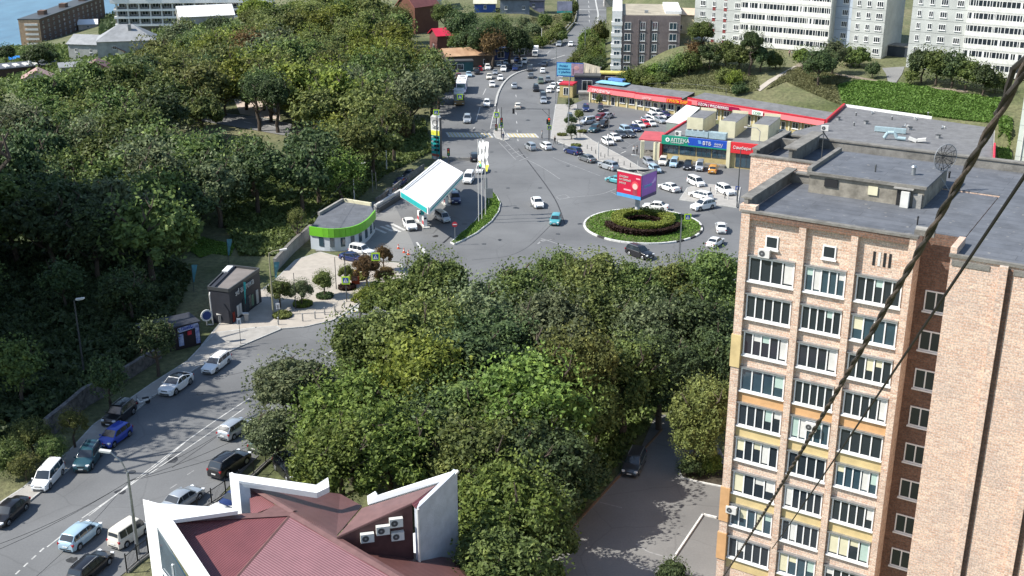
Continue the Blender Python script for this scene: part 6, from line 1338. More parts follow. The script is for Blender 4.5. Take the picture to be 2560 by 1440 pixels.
# ramp wall, station kiosk with curved front
mb=MB(); o=thing('ramp_wall','low white wall with dark inner face running up to the canopy','wall',(0,0,0)); a=P(938,522,.6); b_=P(1003,482,.6); edge(mb,(a.x,a.y),(b_.x,b_.y),0,1.3,.5,OFFW); mb.build('wall',o); mb=MB(); edge(mb,(a.x+.5,a.y-.5),(b_.x+.5,b_.y-.5),0,.9,.4,DGREY); mb.build('footing',o)
fr=smooth([(778,622),(832,630),(885,624),(918,606),(938,580)],2); fr=[P(x,y,0) for x,y in fr]; bk=[P(x,y,0) for x,y in ((930,560),(860,548),(800,585))]
off=fr[0].copy(); base=[(p.x-off.x,p.y-off.y) for p in fr+bk]; o=thing('station_kiosk','curved pale kiosk with a bright green band around its roof','shop',(off.x,off.y,0)); KH=3.1
mb=MB(); mb.prism(base,0,KH,M('pale_blue_wall',(.52,.57,.62),.6,var=.06),ROOFF); mb.build('wall',o)
mb=MB(); nn=len(fr); LG_=M('kiosk_green',(.16,.48,.03),.5,var=.05)
for i in range(nn-1):
    a=Vector(base[i]); b_=Vector(base[i+1]); d=b_-a; n_=Vector((d.y,-d.x)).normalized()*.12; a+=n_; b_+=n_; edge(mb,a,b_,KH-.85,KH+.55,.2,LG_)
mb.build('green_band',o)
mb=MB(); edge(mb,base[nn],base[nn+1],KH,KH+.5,.4,CREAM); edge(mb,base[nn+1],base[nn+2],KH,KH+.5,.4,CONC); mb.build('parapet',o)
for i in range(3,nn-2,2):
    a=Vector(base[i]); b_=Vector(base[i+1]); d=b_-a; n_=Vector((d.y,-d.x)).normalized()*.04; mb=MB(); edge(mb,a+d*.1+n_,a+d*.9+n_,.7,KH-1.0,.1,GLASSB); mb.build('window',o)
# fences and retaining walls
def wall(pts,h,th,mat,name,label,cat='wall',cap=None,seg=False):
    o=thing(name,label,cat,(0,0,0)); w_=[P(x,y,0) for x,y in pts]
    mb=MB()
    for i in range(len(w_)-1): edge(mb,(w_[i].x,w_[i].y),(w_[i+1].x,w_[i+1].y),0,h,th,mat)
    mb.build('wall',o)
    if cap:
        mb=MB()
        for i in range(len(w_)-1): edge(mb,(w_[i].x,w_[i].y),(w_[i+1].x,w_[i+1].y),h,h+.12,th+.15,cap)
        mb.build('coping',o)
    return o
STONE=M('stone_wall',(.20,.19,.185),.9,var=.3,scale=1.6,bump=.6)
wall([(688,680),(735,630),(778,592)],1.9,.35,CONC,'concrete_wall','pale concrete panel wall left of the green-banded kiosk',cap=CONCD)
wall([(940,512),(975,488),(1020,452),(1060,425)],1.2,.2,CONCD,'concrete_fence','low grey fence climbing behind the canopy')
wall([(120,1095),(175,1050),(215,1015),(260,990)],2.2,.5,STONE,'stone_wall','rough stone retaining wall in shade along the near street')
wall([(290,965),(340,935),(400,895)],1.6,.5,STONE,'stone_wall','lower stone wall continuing towards the dark shop')
wall([(1120,400),(1196,402)],.6,.3,CONC,'low_wall','low concrete wall beside the price pylon')
# iron fence along the near street
def iron(pts,h,name,label,step=1.0):
    o=thing(name,label,'fence',(0,0,0)); w_=[P(x,y,0) for x,y in pts]
    for i in range(len(w_)-1):
        a,b_=w_[i],w_[i+1]; d=b_-a; mb=MB(); edge(mb,(a.x,a.y),(b_.x,b_.y),h-.12,h-.06,.04,BLACK); edge(mb,(a.x,a.y),(b_.x,b_.y),.25,.31,.04,BLACK)
        k=int(d.length/.16)
        for j in range(k): c=a+d*(j+.5)/k; mb.box((c.x,c.y,h*.52),(.022,.022,h*.9),BLACK)
        mb.build('panel',o); mb=MB(); mb.box((a.x,a.y,h*.55),(.09,.09,h*1.1),BLACK); mb.build('post',o)
    mb=MB(); 
    for i in range(len(w_)-1): edge(mb,(w_[i].x,w_[i].y),(w_[i+1].x,w_[i+1].y),0,.22,.3,CONC)
    mb.build('base',o)
iron([(690,1138),(665,1160),(635,1188),(600,1215),(565,1238),(530,1262),(495,1285),(460,1308)],1.6,'iron_fence','black iron railing on a low base beside the near street')
iron([(318,1432),(345,1408),(372,1388),(400,1368)],1.7,'iron_fence','short black iron railing left of the white triangular wing')
wall([(1100,405),(1085,415)],.8,.2,STONE,'low_wall','stub of wall at the foot of the price pylon')
# ---------------------------------------------------------------- dark shop and kiosk by the plaza
DK=M('charcoal_cladding',(.035,.038,.05),.6,var=.1,scale=.6)
zt=4.6; c4=[P(x,y,zt) for x,y in ((520,722),(572,729),(648,676),(575,668))]
off=Vector((c4[1].x,c4[1].y,0)); b_=[(p.x-off.x,p.y-off.y) for p in c4]; o=thing('dark_shop','charcoal flat roofed shop with white lettering on its long side','shop',(off.x,off.y,0))
mb=MB(); mb.prism(b_,0,zt,DK); mb.build('wall',o); mb=MB(); mb.prism([(x*.97-.1,y*.97+.1) for x,y in b_],zt,zt+.06,M('brown_roof',(.20,.18,.17),.8,var=.1)); mb.build('roof',o)
mb=MB()
for i in range(4): edge(mb,b_[i],b_[(i+1)%4],zt-.1,zt+.35,.16,DGREY)
edge(mb,(b_[0][0]+.6,b_[0][1]),(b_[3][0]+.6,b_[3][1]),zt+.0,zt+.3,.5,DK); mb.build('parapet',o)
mb=MB(); mb.box(((b_[3][0]*.75+b_[1][0]*.25)-.4,(b_[3][1]*.75+b_[1][1]*.25)+.6,zt+.3),(.8,2.2,.3),WHITE,rz=math.atan2(b_[3][1]-b_[0][1],b_[3][0]-b_[0][0])-math.pi/2); mb.build('skylight',o)
dd=Vector(b_[2])-Vector(b_[1]); an=math.atan2(dd.y,dd.x); nv=Vector((dd.y,-dd.x)).normalized()
lt=text('sd аптека',1.15,OFFW,o,(b_[1][0]+dd.x*.17+nv.x*.1,b_[1][1]+dd.y*.17+nv.y*.1,zt-1.15),rz=an)
for f,wd,z,h_,m_ in ((.08,.5,.9,1.3,M('shop_poster_red',(.35,.05,.03),.5,var=.3,scale=3)),(.22,.5,1.3,1.5,OFFW),(.30,.5,1.3,1.5,OFFW),(.62,.6,1.4,1.7,M('poster_grey',(.3,.28,.27),.5,var=.4,scale=4)),(.70,.5,1.3,1.5,M('poster_green',(.15,.3,.2),.5)),(.86,.6,1.3,1.9,OFFW)):
    c=Vector(b_[1])+dd*f+nv*.05; mb=MB(); mb.box((c.x,c.y,z),(wd,.08,h_),m_,rz=an); mb.build('poster',o)
c=Vector(b_[1])+dd*.48+nv*.04; mb=MB(); mb.box((c.x,c.y,1.2),(1.6,.06,2.3),GLASS,rz=an); mb.build('door',o)
p=P(470,868,0); o=thing('dark_kiosk','dark kiosk hung with blue and white signs left of the charcoal shop','kiosk',(p.x,p.y,0),R(36)); 
mb=MB(); mb.box((-1.6,1.6,1.5),(6.5,3.4,3.0),M('brown_black',(.03,.022,.025),.8)); mb.box((-1.6,1.6,3.05),(6.8,3.7,.15),DK); mb.build('wall',o)
BW=M('blue_white_board',(.50,.55,.70),.5,var=.35,scale=2.5,col2=(.06,.10,.35))
mb=MB(); mb.box((.2,-.16,2.6),(2.6,.1,.6),BW,ry=-.1); mb.build('top_sign',o); mb=MB(); mb.box((-.8,-.16,1.2),(.6,.1,1.5),BW); mb.box((1.3,-.16,1.5),(.5,.1,2.4),BW); mb.build('side_signs',o); mb=MB(); mb.box((.3,-.2,1.9),(.5,.1,.5),RED); mb.build('red_sign',o); text('Цветы',.5,BLUES,o,(-.7,-.23,2.45))
mb=MB(); mb.cyl((2.6,-.3,3.7),(2.6,-.42,3.7),.75,.75,OFFW,18); mb.cyl((2.6,-.42,3.7),(2.6,-.46,3.7),.55,.55,M('dk_blue',(.02,.05,.2),.5),18); mb.box((2.6,-.2,3.1),(.1,.1,1.5),GREY); mb.build('round_sign',o)
acunit((-3.9,-.1,3.1),.3,None,parent=o)
o=thing('downpipe','white bent pipe standing at the end of the charcoal shop','pipe',tuple(P(533,815,0))); mb=MB(); mb.tube([(-.6,0,.2),(0,0,.2),(-.1,0,4.2),(-.1,.3,4.5)],.09,OFFW); mb.build('pipe',o)
for x,y,lb in ((552,805,'grey litter bin with a sloping lid at the corner of the charcoal shop'),(616,803,'white round bin lid beside the parking sign')):
    p=P(x,y,.15); o=thing('litter_bin',lb,'litter bin',(p.x,p.y,.14),.4,'litter bins'); mb=MB(); mb.box((0,0,.5),(.5,.5,1.0),GREY); mb.build('bin',o); mb=MB(); mb.box((-.05,0,1.1),(.8,.6,.1),OFFW,ry=.15); mb.build('lid',o)
# orange kiosk, cones
p=P(889,708,.14); o=thing('orange_kiosk','small orange vending kiosk with yellow edges on the plaza','vending kiosk',(p.x,p.y,.13),R(8)); OR_=M('orange_panel',(.62,.09,.03),.5,var=.1); mb=MB(); mb.box((0,0,.85),(1.15,.9,1.7),OR_); mb.build('body',o)
mb=MB(); mb.box((0,0,1.76),(1.25,1.0,.14),M('amber',(.75,.5,.05),.5)); mb.build('roof',o); mb=MB(); mb.box((-.1,-.47,1.0),(.8,.04,.9),M('pink_white',(.75,.45,.40),.5,var=.4,scale=5)); mb.build('panel',o)
for x,y,lb in ((996,622,'cone nearest the curved kiosk'),(1010,632,'cone in the middle of the three'),(1021,637,'cone furthest from the curved kiosk')):
    p=P(x,y,.0); o=thing('traffic_cone','red and white traffic '+lb,'traffic cone',(p.x,p.y,.025),0,'traffic cones on the forecourt'); mb=MB(); mb.cyl((0,0,.05),(0,0,.75),.17,.04,M('cone_red',(.7,.12,.06),.6,var=0),10); mb.cyl((0,0,.32),(0,0,.48),.135,.10,WHITE,10); mb.box((0,0,.03),(.45,.45,.06),M('cone_red2',(.5,.1,.05),.6,var=0)); mb.build('cone',o,40)
# ---------------------------------------------------------------- lamps, signs, lights
def lamp(x,y,yt,arm,label,col=GREY,head=OFFW,r=.10,group='street lamps',base=0.,name='street_lamp'):
    """arm = (px dx, px dy) of the head relative to the pole top"""
    p=P(x,y,base); z=zat(p.x,p.y,yt); o=thing(name,label,'street lamp',(p.x,p.y,base),0,group); mb=MB(); mb.cyl((0,0,0),(0,0,z-base),r*1.3,r*.8,col,10); mb.build('pole',o,40)
    if arm:
        s=(yt+350)*.938/(CAM_H-z); ax=arm[0]/s; ay=-arm[1]/s
        mb=MB(); mb.tube([(0,0,z-base-.1),(ax*.3,0,z-base+ay*.5),(ax,0,z-base+ay)],r*.5,col,8); mb.build('arm',o); mb=MB(); sg=1 if ax>0 else -1; mb.box((ax+.35*sg,0,z-base+ay+.03),(.95,.34,.16),head,ry=-.15*sg); mb.box((ax+.35*sg,0,z-base+ay-.07),(.7,.26,.06),HEADL,ry=-.15*sg); mb.build('lamp_head',o)
    return o
WOOD=M('ochre_pole',(.35,.33,.22),.7)
lamp(684,790,632,(30,-8),'ochre lamp post between the charcoal shop and the plaza',WOOD)
lamp(345,1385,1180,(-38,-58),'grey lamp post with bent arm standing among the parked cars at the near street',GALV,r=.13)
lamp(212,945,752,(8,-5),'dark lamp post in the deep shade at the left',DGREY)
lamp(886,505,420,(20,-12),'pale lamp post on the slope above the curved kiosk',OFFW)
lamp(967,430,348,(20,-10),'pale lamp post beside the tall olive tree',OFFW)
lamp(1443,1000,960,None,'short grey post hidden in the trees',GREY) if False else None
lamp(1842,520,375,None,'tall dark mast at the left edge of the brick tower',DGREY,r=.09)
lamp(1421,330,200,(-18,-8),'tall lamp post with curved arm on the corner pavement',GALV)
lamp(1389,260,120,None,'tall grey mast right of the far street',GALV,r=.09)
lamp(1520,392,268,None,'thin pale mast in the shop yard near the kerb',GALV,r=.07)
lamp(1594,430,388,(-6,0),'low lamp with a flat head behind the billboard',OFFW,r=.06)
lamp(1495,400,355,None,'short round-headed bollard lamp at the yard edge',OFFW,r=.12)
lamp(1697,690,545,None,'thin post carrying the crossing sign at the bottom of the roundabout',GALV,r=.06)
lamp(1166,158,113,(-2,0),'pale lamp post in front of the rusty shed',OFFW)
lamp(1354,115,70,None,'pale pole on the weedy bank',OFFW,r=.1)
lamp(1462,140,72,(-20,-14),'lamp post with a drooping head among the thicket bushes',GREY)
lamp(1093,405,282,None,'dark pole behind the price pylon',DGREY,r=.07)
lamp(745,905,883,(-18,-10),'lamp head poking above the grey green willow',GALV,base=0) if False else None
pz=P(740,960,0); o=thing('street_lamp','grey lamp whose head pokes out above the willow-like tree','street lamp',(pz.x,pz.y,0),0,'street lamps'); mb=MB(); zz=zat(pz.x,pz.y,895); mb.cyl((0,0,0),(0,0,zz),.12,.08,GALV); mb.build('pole',o); mb=MB(); mb.tube([(0,0,zz),(-.6,0,zz+.55)],.05,GALV); mb.build('arm',o); mb=MB(); mb.box((-.85,0,zz+.75),(.7,.3,.16),OFFW,ry=.7); mb.build('lamp_head',o)
for x,y,yt,lb in ((932,480,425,'left of two thin poles on the slope'),(941,473,430,'right of two thin poles on the slope'),(740,775,682,'thin dark post with a camera on the plaza'),(841,725,643,'thin dark post near the plaza trees')): lamp(x,y,yt,None,lb,DGREY if x<900 and x>700 else GALV,r=.05,name='post',group='thin posts')
YF=M('sign_yellow',(.55,.80,.05),.5,var=0); SB=M('sign_blue',(.01,.07,.38),.5,var=0)
def crosssign(x,y,yp,label,size=1.15,face=0.,xs_=None):
    """pedestrian crossing sign: board centre px (x,y), pole foot px (xs_, yp)"""
    xf=xs_ or x; p=P(xf,yp,0); z=zat(p.x,p.y,y); s=F_PX/((p.y)*CT+(CAM_H-z)*ST); dx=(x-xf)/s
    o=thing('crossing_sign',label,'road sign',(p.x,p.y,0),face,'pedestrian crossing signs'); mb=MB(); mb.cyl((0,.06,0),(0,.06,z+(.8 if abs(dx)<.3 else .5)),.07,.06,DGREY,8); 
    if abs(dx)>.3: mb.tube([(0,.06,z+.4),(dx,.06,z+.55)],.05,DGREY,6)
    mb.build('pole',o)
    b=MB(); b.box((dx,0,z),(size,.06,size),YF); pn=b.build('board',o)
    b=MB(); b.box((dx,-.035,z),(size*.66,.02,size*.66),SB); k=size*.29; b.add([(dx-k,-.05,z-k*.9),(dx+k,-.05,z-k*.9),(dx,-.05,z+k)],[(0,1,2)],WHITE); b.box((dx,-.056,z-.02),(size*.05,.01,size*.24),BLACK); b.box((dx+.03,-.056,z-.12),(size*.16,.01,size*.05),BLACK,ry=.5); b.ball((dx,-.056,z+size*.13),size*.035,BLACK,6,4); b.build('walker_symbol',o)
    return o
crosssign(944,642,738,'fluorescent crossing sign hanging on the long arm above the plaza',1.15,0,866)
crosssign(867,701,757,'fluorescent crossing sign on the post by the near crossing',1.1)
crosssign(1713,543,665,'blue and white crossing sign at the bottom right of the round flower bed',1.0,0,1697)
crosssign(1093,281,400,'crossing sign above the price pylon',1.1)
crosssign(1151,242,300,'crossing sign on a long arm in front of the bus',1.3,0,1092)
crosssign(1242,287,330,'crossing sign on the median island pole, left',1.2)
crosssign(1373,319,350,'small crossing sign below the right traffic light',.9)
crosssign(1253,315,345,'small crossing sign below the island traffic light',.9)
def tlight(x,y,yp,label,lit=None,arm=None,top=None):
    p=P(x,yp,0); z=zat(p.x,p.y,y); zt_=zat(p.x,p.y,top) if top else z+.8
    o=thing('traffic_light',label,'traffic light',(p.x,p.y,0),0,'traffic lights'); mb=MB(); mb.cyl((0,.15,0),(0,.15,zt_),.09,.07,DGREY,8)
    if arm: mb.tube([(0,.15,zt_-.1),(arm,.15,zt_+.0)],.06,DGREY,6); mb.tube([(0,.15,zt_-1.6),(arm*.2,.15,zt_-.1)],.04,DGREY,6)
    mb.build('pole',o)
    b=MB(); b.box((0,0,z),(.55,.25,1.5),BLACK); b.box((-.35 if arm else .0,0,z-.1),(.4,.2,1.0),BLACK); b.build('housing',o)
    for i,c_ in enumerate((RED,M('amber_lens',(.35,.22,.03),.3,var=0),M('green_lens',(.02,.2,.10),.3,var=0))):
        b=MB(); b.cyl((0,-.13,z+.48-.46*i),(0,-.20,z+.48-.46*i),.17,.17,M('lit_red',(.8,.05,.05),.3,var=0,emit=(1,.05,.03,1.5)) if (lit=='r' and i==0) else c_,12); b.build('lens',o)
    if arm: b=MB(); b.box((arm,.1,zt_-.5),(.45,.25,1.1),BLACK); b.build('far_housing',o)
tlight(1372,303,352,'traffic light at the right kerb showing red, with a long arm over the road','r',-7.5,272); tlight(1254,303,346,'traffic light on the median island',None,None,268); tlight(1241,318,328,'slim signal pole at the head of the median',None,None,258)
tlight(1122,380,428,'pair of round signals on a pole beside the price pylon')
def board(w_,h_,z,o,face,frame_=GREY,nm='face',th=.3):
    mb=MB(); mb.box((0,0,z),(w_,th,h_),frame_); mb.build('frame',o); mb=MB(); mb.box((0,-th/2-.012,z),(w_*.96,.02,h_*.94),face); return mb.build(nm,o)
# no entry sign
p=P(1141,610,.2); z=zat(p.x,p.y,561); o=thing('no_entry_sign','round red no entry sign at the tip of the verge','road sign',(p.x-.2,p.y,.2)); mb=MB(); mb.cyl((0,.05,0),(0,.05,z),.05,.05,GALV); mb.build('pole',o); mb=MB(); mb.cyl((0,0,z-.2),(0,-.04,z-.2),.42,.42,RED,20); mb.box((0,-.05,z-.2),(.6,.03,.14),WHITE); mb.build('disc',o)
for x,y,yp,lb in ((602,806,860,'white parking sign on a thin post at the near pavement edge'),(697,768,800,'white parking sign beside the ochre lamp post')):
    p=P(x,yp,.15); z=zat(p.x,p.y,y); o=thing('parking_sign',lb,'road sign',(p.x,p.y,.14),R(10),'parking signs'); mb=MB(); mb.cyl((0,.05,0),(0,.05,z),.035,.035,DGREY); mb.build('pole',o); mb=MB(); mb.box((0,0,z),(.5,.04,.8),WHITE); mb.build('board',o); mb=MB(); mb.box((0,-.03,z-.08),(.24,.02,.5),GREY); mb.build('symbol',o)
o=thing('notice_boards','pair of grey notice boards on the verge beside the flagpoles','sign board',tuple(P(1222,515,.2))); mb=MB(); mb.cyl((0,0,0),(0,0,3.2),.05,.05,GALV); mb.cyl((-.5,.1,0),(-.5,.1,5.4),.05,.05,GALV); mb.build('poles',o); mb=MB(); mb.box((.1,-.06,2.3),(1.2,.06,1.7),GREY); mb.box((-.5,.04,4.0),(.6,.06,2.0),GREY); mb.build('boards',o)
o=thing('blue_parking_sign','small blue and white sign at the foot of the brick tower','road sign',tuple(P(1841,505,0))); mb=MB(); mb.cyl((0,0,0),(0,0,2.6),.05,.05,GALV); mb.build('pole',o); mb=MB(); mb.box((0,-.06,2.5),(.7,.06,.7),SB); mb.box((0,-.10,2.5),(.34,.03,.4),WHITE); mb.build('board',o)
# bollards
for i,(x,y,h_) in enumerate([(696,812,1.0),(757,803,1.0),(788,797,1.0),(812,787,1.0),(837,778,1.0),(861,769,.9)]):
    p=P(x,y,.13); o=thing('bollard','slim grey bollard along the plaza kerb','bollard',(p.x,p.y,.13),0,'bollards along the plaza kerb'); mb=MB(); mb.cyl((0,0,0),(0,0,h_),.09,.08,GALV,10); mb.ball((0,0,h_),.09,GALV,8,5); mb.build('post',o,40)
for i,(x,y) in enumerate([(1393,360),(1410,368),(1442,345),(1450,342),(1458,336),(1468,372),(1479,377),(1489,384),(1502,391),(1512,395),(1532,403),(1545,408),(1560,413),(1576,418)]):
    p=P(x,y,.14); o=thing('bollard','dark bollard on the corner pavement','bollard',(p.x,p.y,.13),0,'bollards on the corner pavement'); mb=MB(); mb.cyl((0,0,0),(0,0,.85),.07,.06,DGREY,8); mb.build('post',o,40)
for i,(x,y) in enumerate([(1665,470),(1685,474),(1704,480),(1716,485),(1776,482),(1790,486),(1812,498),(1820,500)]):
    p=P(x,y,.0); o=thing('bollard','pale post around the parking island','bollard',(p.x,p.y,.02),0,'posts around the parking island'); mb=MB(); mb.cyl((0,0,0),(0,0,1.0),.09,.08,OFFW if i%2 else DGREY,8); mb.build('post',o,40)
# ---------------------------------------------------------------- billboards
pf=P(1605,440,8); pl_=P(1543,427,8); pr_=P(1643,425,8); cc=(pf+pl_+pr_)/3
o=thing('three_sided_billboard','three sided billboard with a red and a purple face above the round flower bed','billboard',(cc.x,cc.y,.15))
mb=MB(); mb.cyl((0,0,0),(0,0,4.4),.42,.42,M('post_white',(.62,.62,.68),.5),16); mb.build('post',o,40)
REDF=M('poster_crimson',(.50,.012,.05),.5,var=.06,scale=.5); PURF=M('poster_purple',(.42,.16,.62),.5,var=.08,scale=.4)
def side_(a,b_,mat,nm):
    a=a-cc; b_=b_-cc; d=b_-a; an=math.atan2(d.y,d.x); L_=d.length; c=(a+b_)/2; e=link(nm,None,o,(a.x,a.y,0),an)
    mb=MB(); mb.b2((0,.0,3.75),(L_,.25,8.1),M('violet_frame',(.10,.07,.18),.5)); mb.b2((0,-.06,7.85),(L_,.3,8.1),OFFW); mb.b2((.05,-.05,3.75),(L_-.05,.0,4.3),M('azure',(.08,.36,.75),.5,var=.1,scale=1) if nm=='red_side' else MATS['violet_frame']); mb.build('frame',e)
    mb=MB(); mb.b2((.12,-.03,4.32),(L_-.12,0,7.82),mat); mb.build('poster',e); return e,L_
e,L_=side_(pl_,pf,REDF,'red_side')
text('СКИДКИ',.42,OFFW,e,(.5,-.05,7.0)); text('НА ПЕРВЫЙ',.42,OFFW,e,(.5,-.05,6.45),sx=.95); text('ЗАКАЗ',.42,OFFW,e,(.5,-.05,5.9)); mb=MB(); mb.b2((1.5,-.05,4.9),(2.9,-.03,5.15),M('poster_pink',(.8,.35,.4),.5,var=0)); mb.b2((3.9,-.05,7.1),(4.7,-.03,7.3),MATS['poster_pink']); mb.build('poster_lines',e)
mb=MB(); mb.cyl((3.75,-.03,6.0),(3.75,-.055,6.0),.72,.72,M('hood_red',(.62,.06,.08),.6,var=0),18); mb.cyl((3.75,-.05,5.85),(3.75,-.07,5.85),.5,.5,M('skin_poster',(.70,.45,.40),.6,var=0),18); mb.box((3.75,-.04,4.8),(.9,.03,1.0),M('coat_poster',(.35,.05,.08),.6,var=.2)); mb.build('poster_portrait',e)
e,L2=side_(pf,pr_,PURF,'purple_side')
text('ОПТИКА',.62,M('aqua_letters',(.25,.62,.85),.5,var=0),e,(.7,-.05,5.6),sx=.95); mb=MB(); mb.add([(3.1,-.05,6.0),(4.3,-.05,6.9),(4.4,-.05,6.2),(3.6,-.05,5.9)],[(0,3,2,1)],M('lilac',(.70,.45,.85),.5,var=0)); mb.build('poster_shape',e)
a=pr_-cc; b_=pl_-cc; mb=MB(); edge(mb,(a.x,a.y),(b_.x,b_.y),3.8,8.0,.2,DGREY); mb.build('back_side',o)
mb=MB(); V_=[pf-cc,pl_-cc,pr_-cc]
for v in V_: mb.cyl((0,0,7.7),(v.x*.95,v.y*.95,7.8),.09,.09,CONC,6)
for i in range(3): a=(V_[i]+V_[(i+1)%3])/2; mb.cyl((0,0,7.7),(a.x*.9,a.y*.9,7.8),.09,.09,CONC,6); b_=(V_[(i+1)%3]+V_[(i+2)%3])/2; mb.cyl((a.x*.9,a.y*.9,7.75),(b_.x*.9,b_.y*.9,7.75),.07,.07,CONC,6)
mb.build('inner_frame',o)
# blue billboard and sagging cream one
a=P(1392,228,0); z0=zat(0,a.y,192); z1=zat(0,a.y,157); s=F_PX/(a.y*CT+(CAM_H-z0)*ST)
o=thing('blue_billboard','wide blue and pink billboard above the cars at the far street','billboard',(P(1424,228,0).x,a.y,0),R(-14)); wd=68/s
mb=MB(); mb.cyl((0,.2,0),(0,.2,z0),.2,.2,GREY); mb.build('post',o)
mb=MB(); mb.b2((-wd/2,-.0,z0),(wd/2,.3,z1),M('frame_blue',(.02,.12,.45),.5)); mb.build('frame',o)
mb=MB(); mb.b2((-wd/2+.15,-.04,z0+.3),(wd*.05,-.005,z1-.15),M('poster_sky',(.16,.50,.70),.5,var=.06)); mb.b2((wd*.05+.002,-.04,z0+.3),(wd/2-.1,-.005,z1-.15),M('poster_rose',(.48,.33,.42),.5,var=.2,scale=.6)); mb.build('poster',o)
text('Успех',.8,M('ink_blue',(.02,.14,.35),.5,var=0),o,(-wd/2+.6,-.06,z1-1.1)); text('начинается',.6,MATS['ink_blue'],o,(-wd/2+.4,-.06,z1-1.8),sx=.9); text('с улыбки',.7,MATS['ink_blue'],o,(-wd/2+.5,-.06,z1-2.6))
mb=MB(); mb.ball((wd*.25,-.05,(z0+z1)/2+.5),.7,M('poster_skin',(.52,.28,.27),.6,var=0),10,6,(1,.05,.8)); mb.box((wd*.12,-.05,z0+1.4),(.3,.03,1.5),M('poster_dark',(.20,.10,.14),.6,var=0)); mb.build('poster_figures',o)
o=thing('cream_billboard','sagging torn cream banner right of the blue billboard','billboard',(P(1478,225,0).x,a.y+.5,0),R(-24)); mb=MB(); mb.cyl((0,.2,0),(0,.2,z0),.2,.2,GREY); mb.build('post',o)
mb=MB(); n=10; v=[]
for i in range(n+1): x_=-wd*.34+wd*.66*i/n; v+= [(x_,-.1+.12*math.sin(i*1.7),z0-.3+.25*math.sin(i*1.3)),(x_,0,z1-.1-i*.09)]
mb.add(v,[(2*i,2*i+2,2*i+3,2*i+1) for i in range(n)],M('cream_banner',(.66,.58,.46),.7,var=.15,scale=.8)); mb.build('banner',o)
mb=MB(); mb.b2((-wd*.36,.1,z0-.5),(wd*.36,.25,z0-.2),YEL); mb.b2((-wd*.36,.1,z1-1.2),(wd*.36,.2,z1-1.0),GREY); mb.build('frame',o)
a=P(1411,55,0); z0=zat(0,a.y,28); z1=zat(0,a.y,3); s=F_PX/(a.y*CT+(CAM_H-z0)*ST); o=thing('grey_billboard','pale violet billboard on a thick post at the top of the far street','billboard',(a.x,a.y,0)); wd=38/s
mb=MB(); mb.cyl((0,.2,0),(0,.2,z0),.3,.3,OFFW); mb.build('post',o); board(wd,z1-z0,(z0+z1)/2,o,M('poster_violet',(.42,.42,.55),.5,var=.2,scale=.4),GREY); mb=MB(); mb.b2((-wd/2,-.2,z0-.5),(wd/2,.1,z0),TEAL); mb.build('base_strip',o)
# feather banners
for x,y,yp,lb in ((485,662,730,'folded blue green banner on a pole left of the charcoal shop'),(572,598,662,'pale blue banner in the trees above the charcoal shop'),(689,655,718,'blue green banner beside the ochre lamp post'),(615,705,792,'tall thin turquoise banner in front of the charcoal shop')):
    p=P(x,yp,0); z=zat(p.x,p.y,y); o=thing('feather_banner',lb,'banner',(p.x,p.y,0),.3,'feather banners'); mb=MB(); mb.cyl((0,0,0),(0,0,z),.04,.03,DGREY); mb.build('pole',o)
    wd=.8 if x!=615 else .35; mb=MB(); v=[]; n=8
    for i in range(n+1): zz=z-(z*.62)*i/n; w_=wd*(1-i/n*.8); v+=[(.03,.1*math.sin(i*1.1),zz),(w_,.12*math.cos(i*1.3),zz-.1)]
    mb.add(v,[(2*i,2*i+2,2*i+3,2*i+1) for i in range(n)],M('banner_teal',(.10,.30,.36),.6,var=.15) if x!=615 else TEAL); mb.build('cloth',o,60)
# bus stop shelter in shade
p=P(1122,228,0); o=thing('bus_shelter','bus shelter with pale roof strip in tree shade','bus shelter',(p.x,p.y,0),.1); mb=MB(); mb.box((0,0,2.5),(4.5,1.8,.15),OFFW); mb.build('roof',o)
for a in (-2,2): mb=MB(); mb.box((a,.7,1.2),(.12,.12,2.4),DGREY); mb.build('post',o)
mb=MB(); mb.box((0,.8,1.3),(4.2,.06,1.8),GLASSB); mb.build('back_panel',o)
# guard rails along the far street bank
o=thing('guard_rail','double grey guard rail along the bend of the far street','guard rail',(0,0,0)); pts=[P(x,y,0) for x,y in [(1388,108),(1402,95),(1420,78),(1436,60),(1441,40),(1441,20),(1440,0)]]
mb=MB()
for i in range(len(pts)-1): edge(mb,(pts[i].x,pts[i].y),(pts[i+1].x,pts[i+1].y),.4,.95,.12,KERB); edge(mb,(pts[i].x-1.6,pts[i].y),(pts[i+1].x-1.6,pts[i+1].y),.0,.5,.35,CONC)
mb.build('rail',o)
# ---------------------------------------------------------------- cables near the camera
def at(x,y,D): a,b_,c=ray(x,y); t=D/math.sqrt(a*a+b_*b_+c*c); return Vector((a*t,b_*t,CAM_H+c*t))
CB=M('cable_sheath',(.05,.043,.038),.6,var=.2,scale=20); CB2=M('cable_tan',(.11,.085,.07),.6,var=.2,scale=20)
a=at(2700,-66,10); b_=at(1800,1452,62)
o=thing('twisted_cable','thick twisted cable crossing the brick tower from upper right to lower left','cable',(0,0,0),0,'cables above the brick tower')
d=b_-a; e1=d.cross(Vector((0,0,1))).normalized(); e2=d.cross(e1).normalized()
def sag(p,t,k): return p-Vector((0,0,k*4*t*(1-t)))
for s_,m_ in ((0,CB),(1,CB2)):
    pts=[]; n=420
    for i in range(n+1): t=(i/n)**1.0; ph=d.length*t/0.62*math.pi+s_*math.pi; pts.append(sag(a+d*t,t,.25)+e1*.022*math.cos(ph)+e2*.022*math.sin(ph))
    mb=MB(); mb.tube(pts,.026,m_,6); mb.build('strand',o,60)
a=at(2680,262,12); b_=at(1930,1372,60); d=b_-a; mb=MB(); mb.tube([sag(a+d*(i/30),i/30,.1) for i in range(31)],.023,BLACK,6); o=thing('thin_cable','thin black cable right of the twisted one','cable',(0,0,0),0,'cables above the brick tower'); mb.build('cable',o)
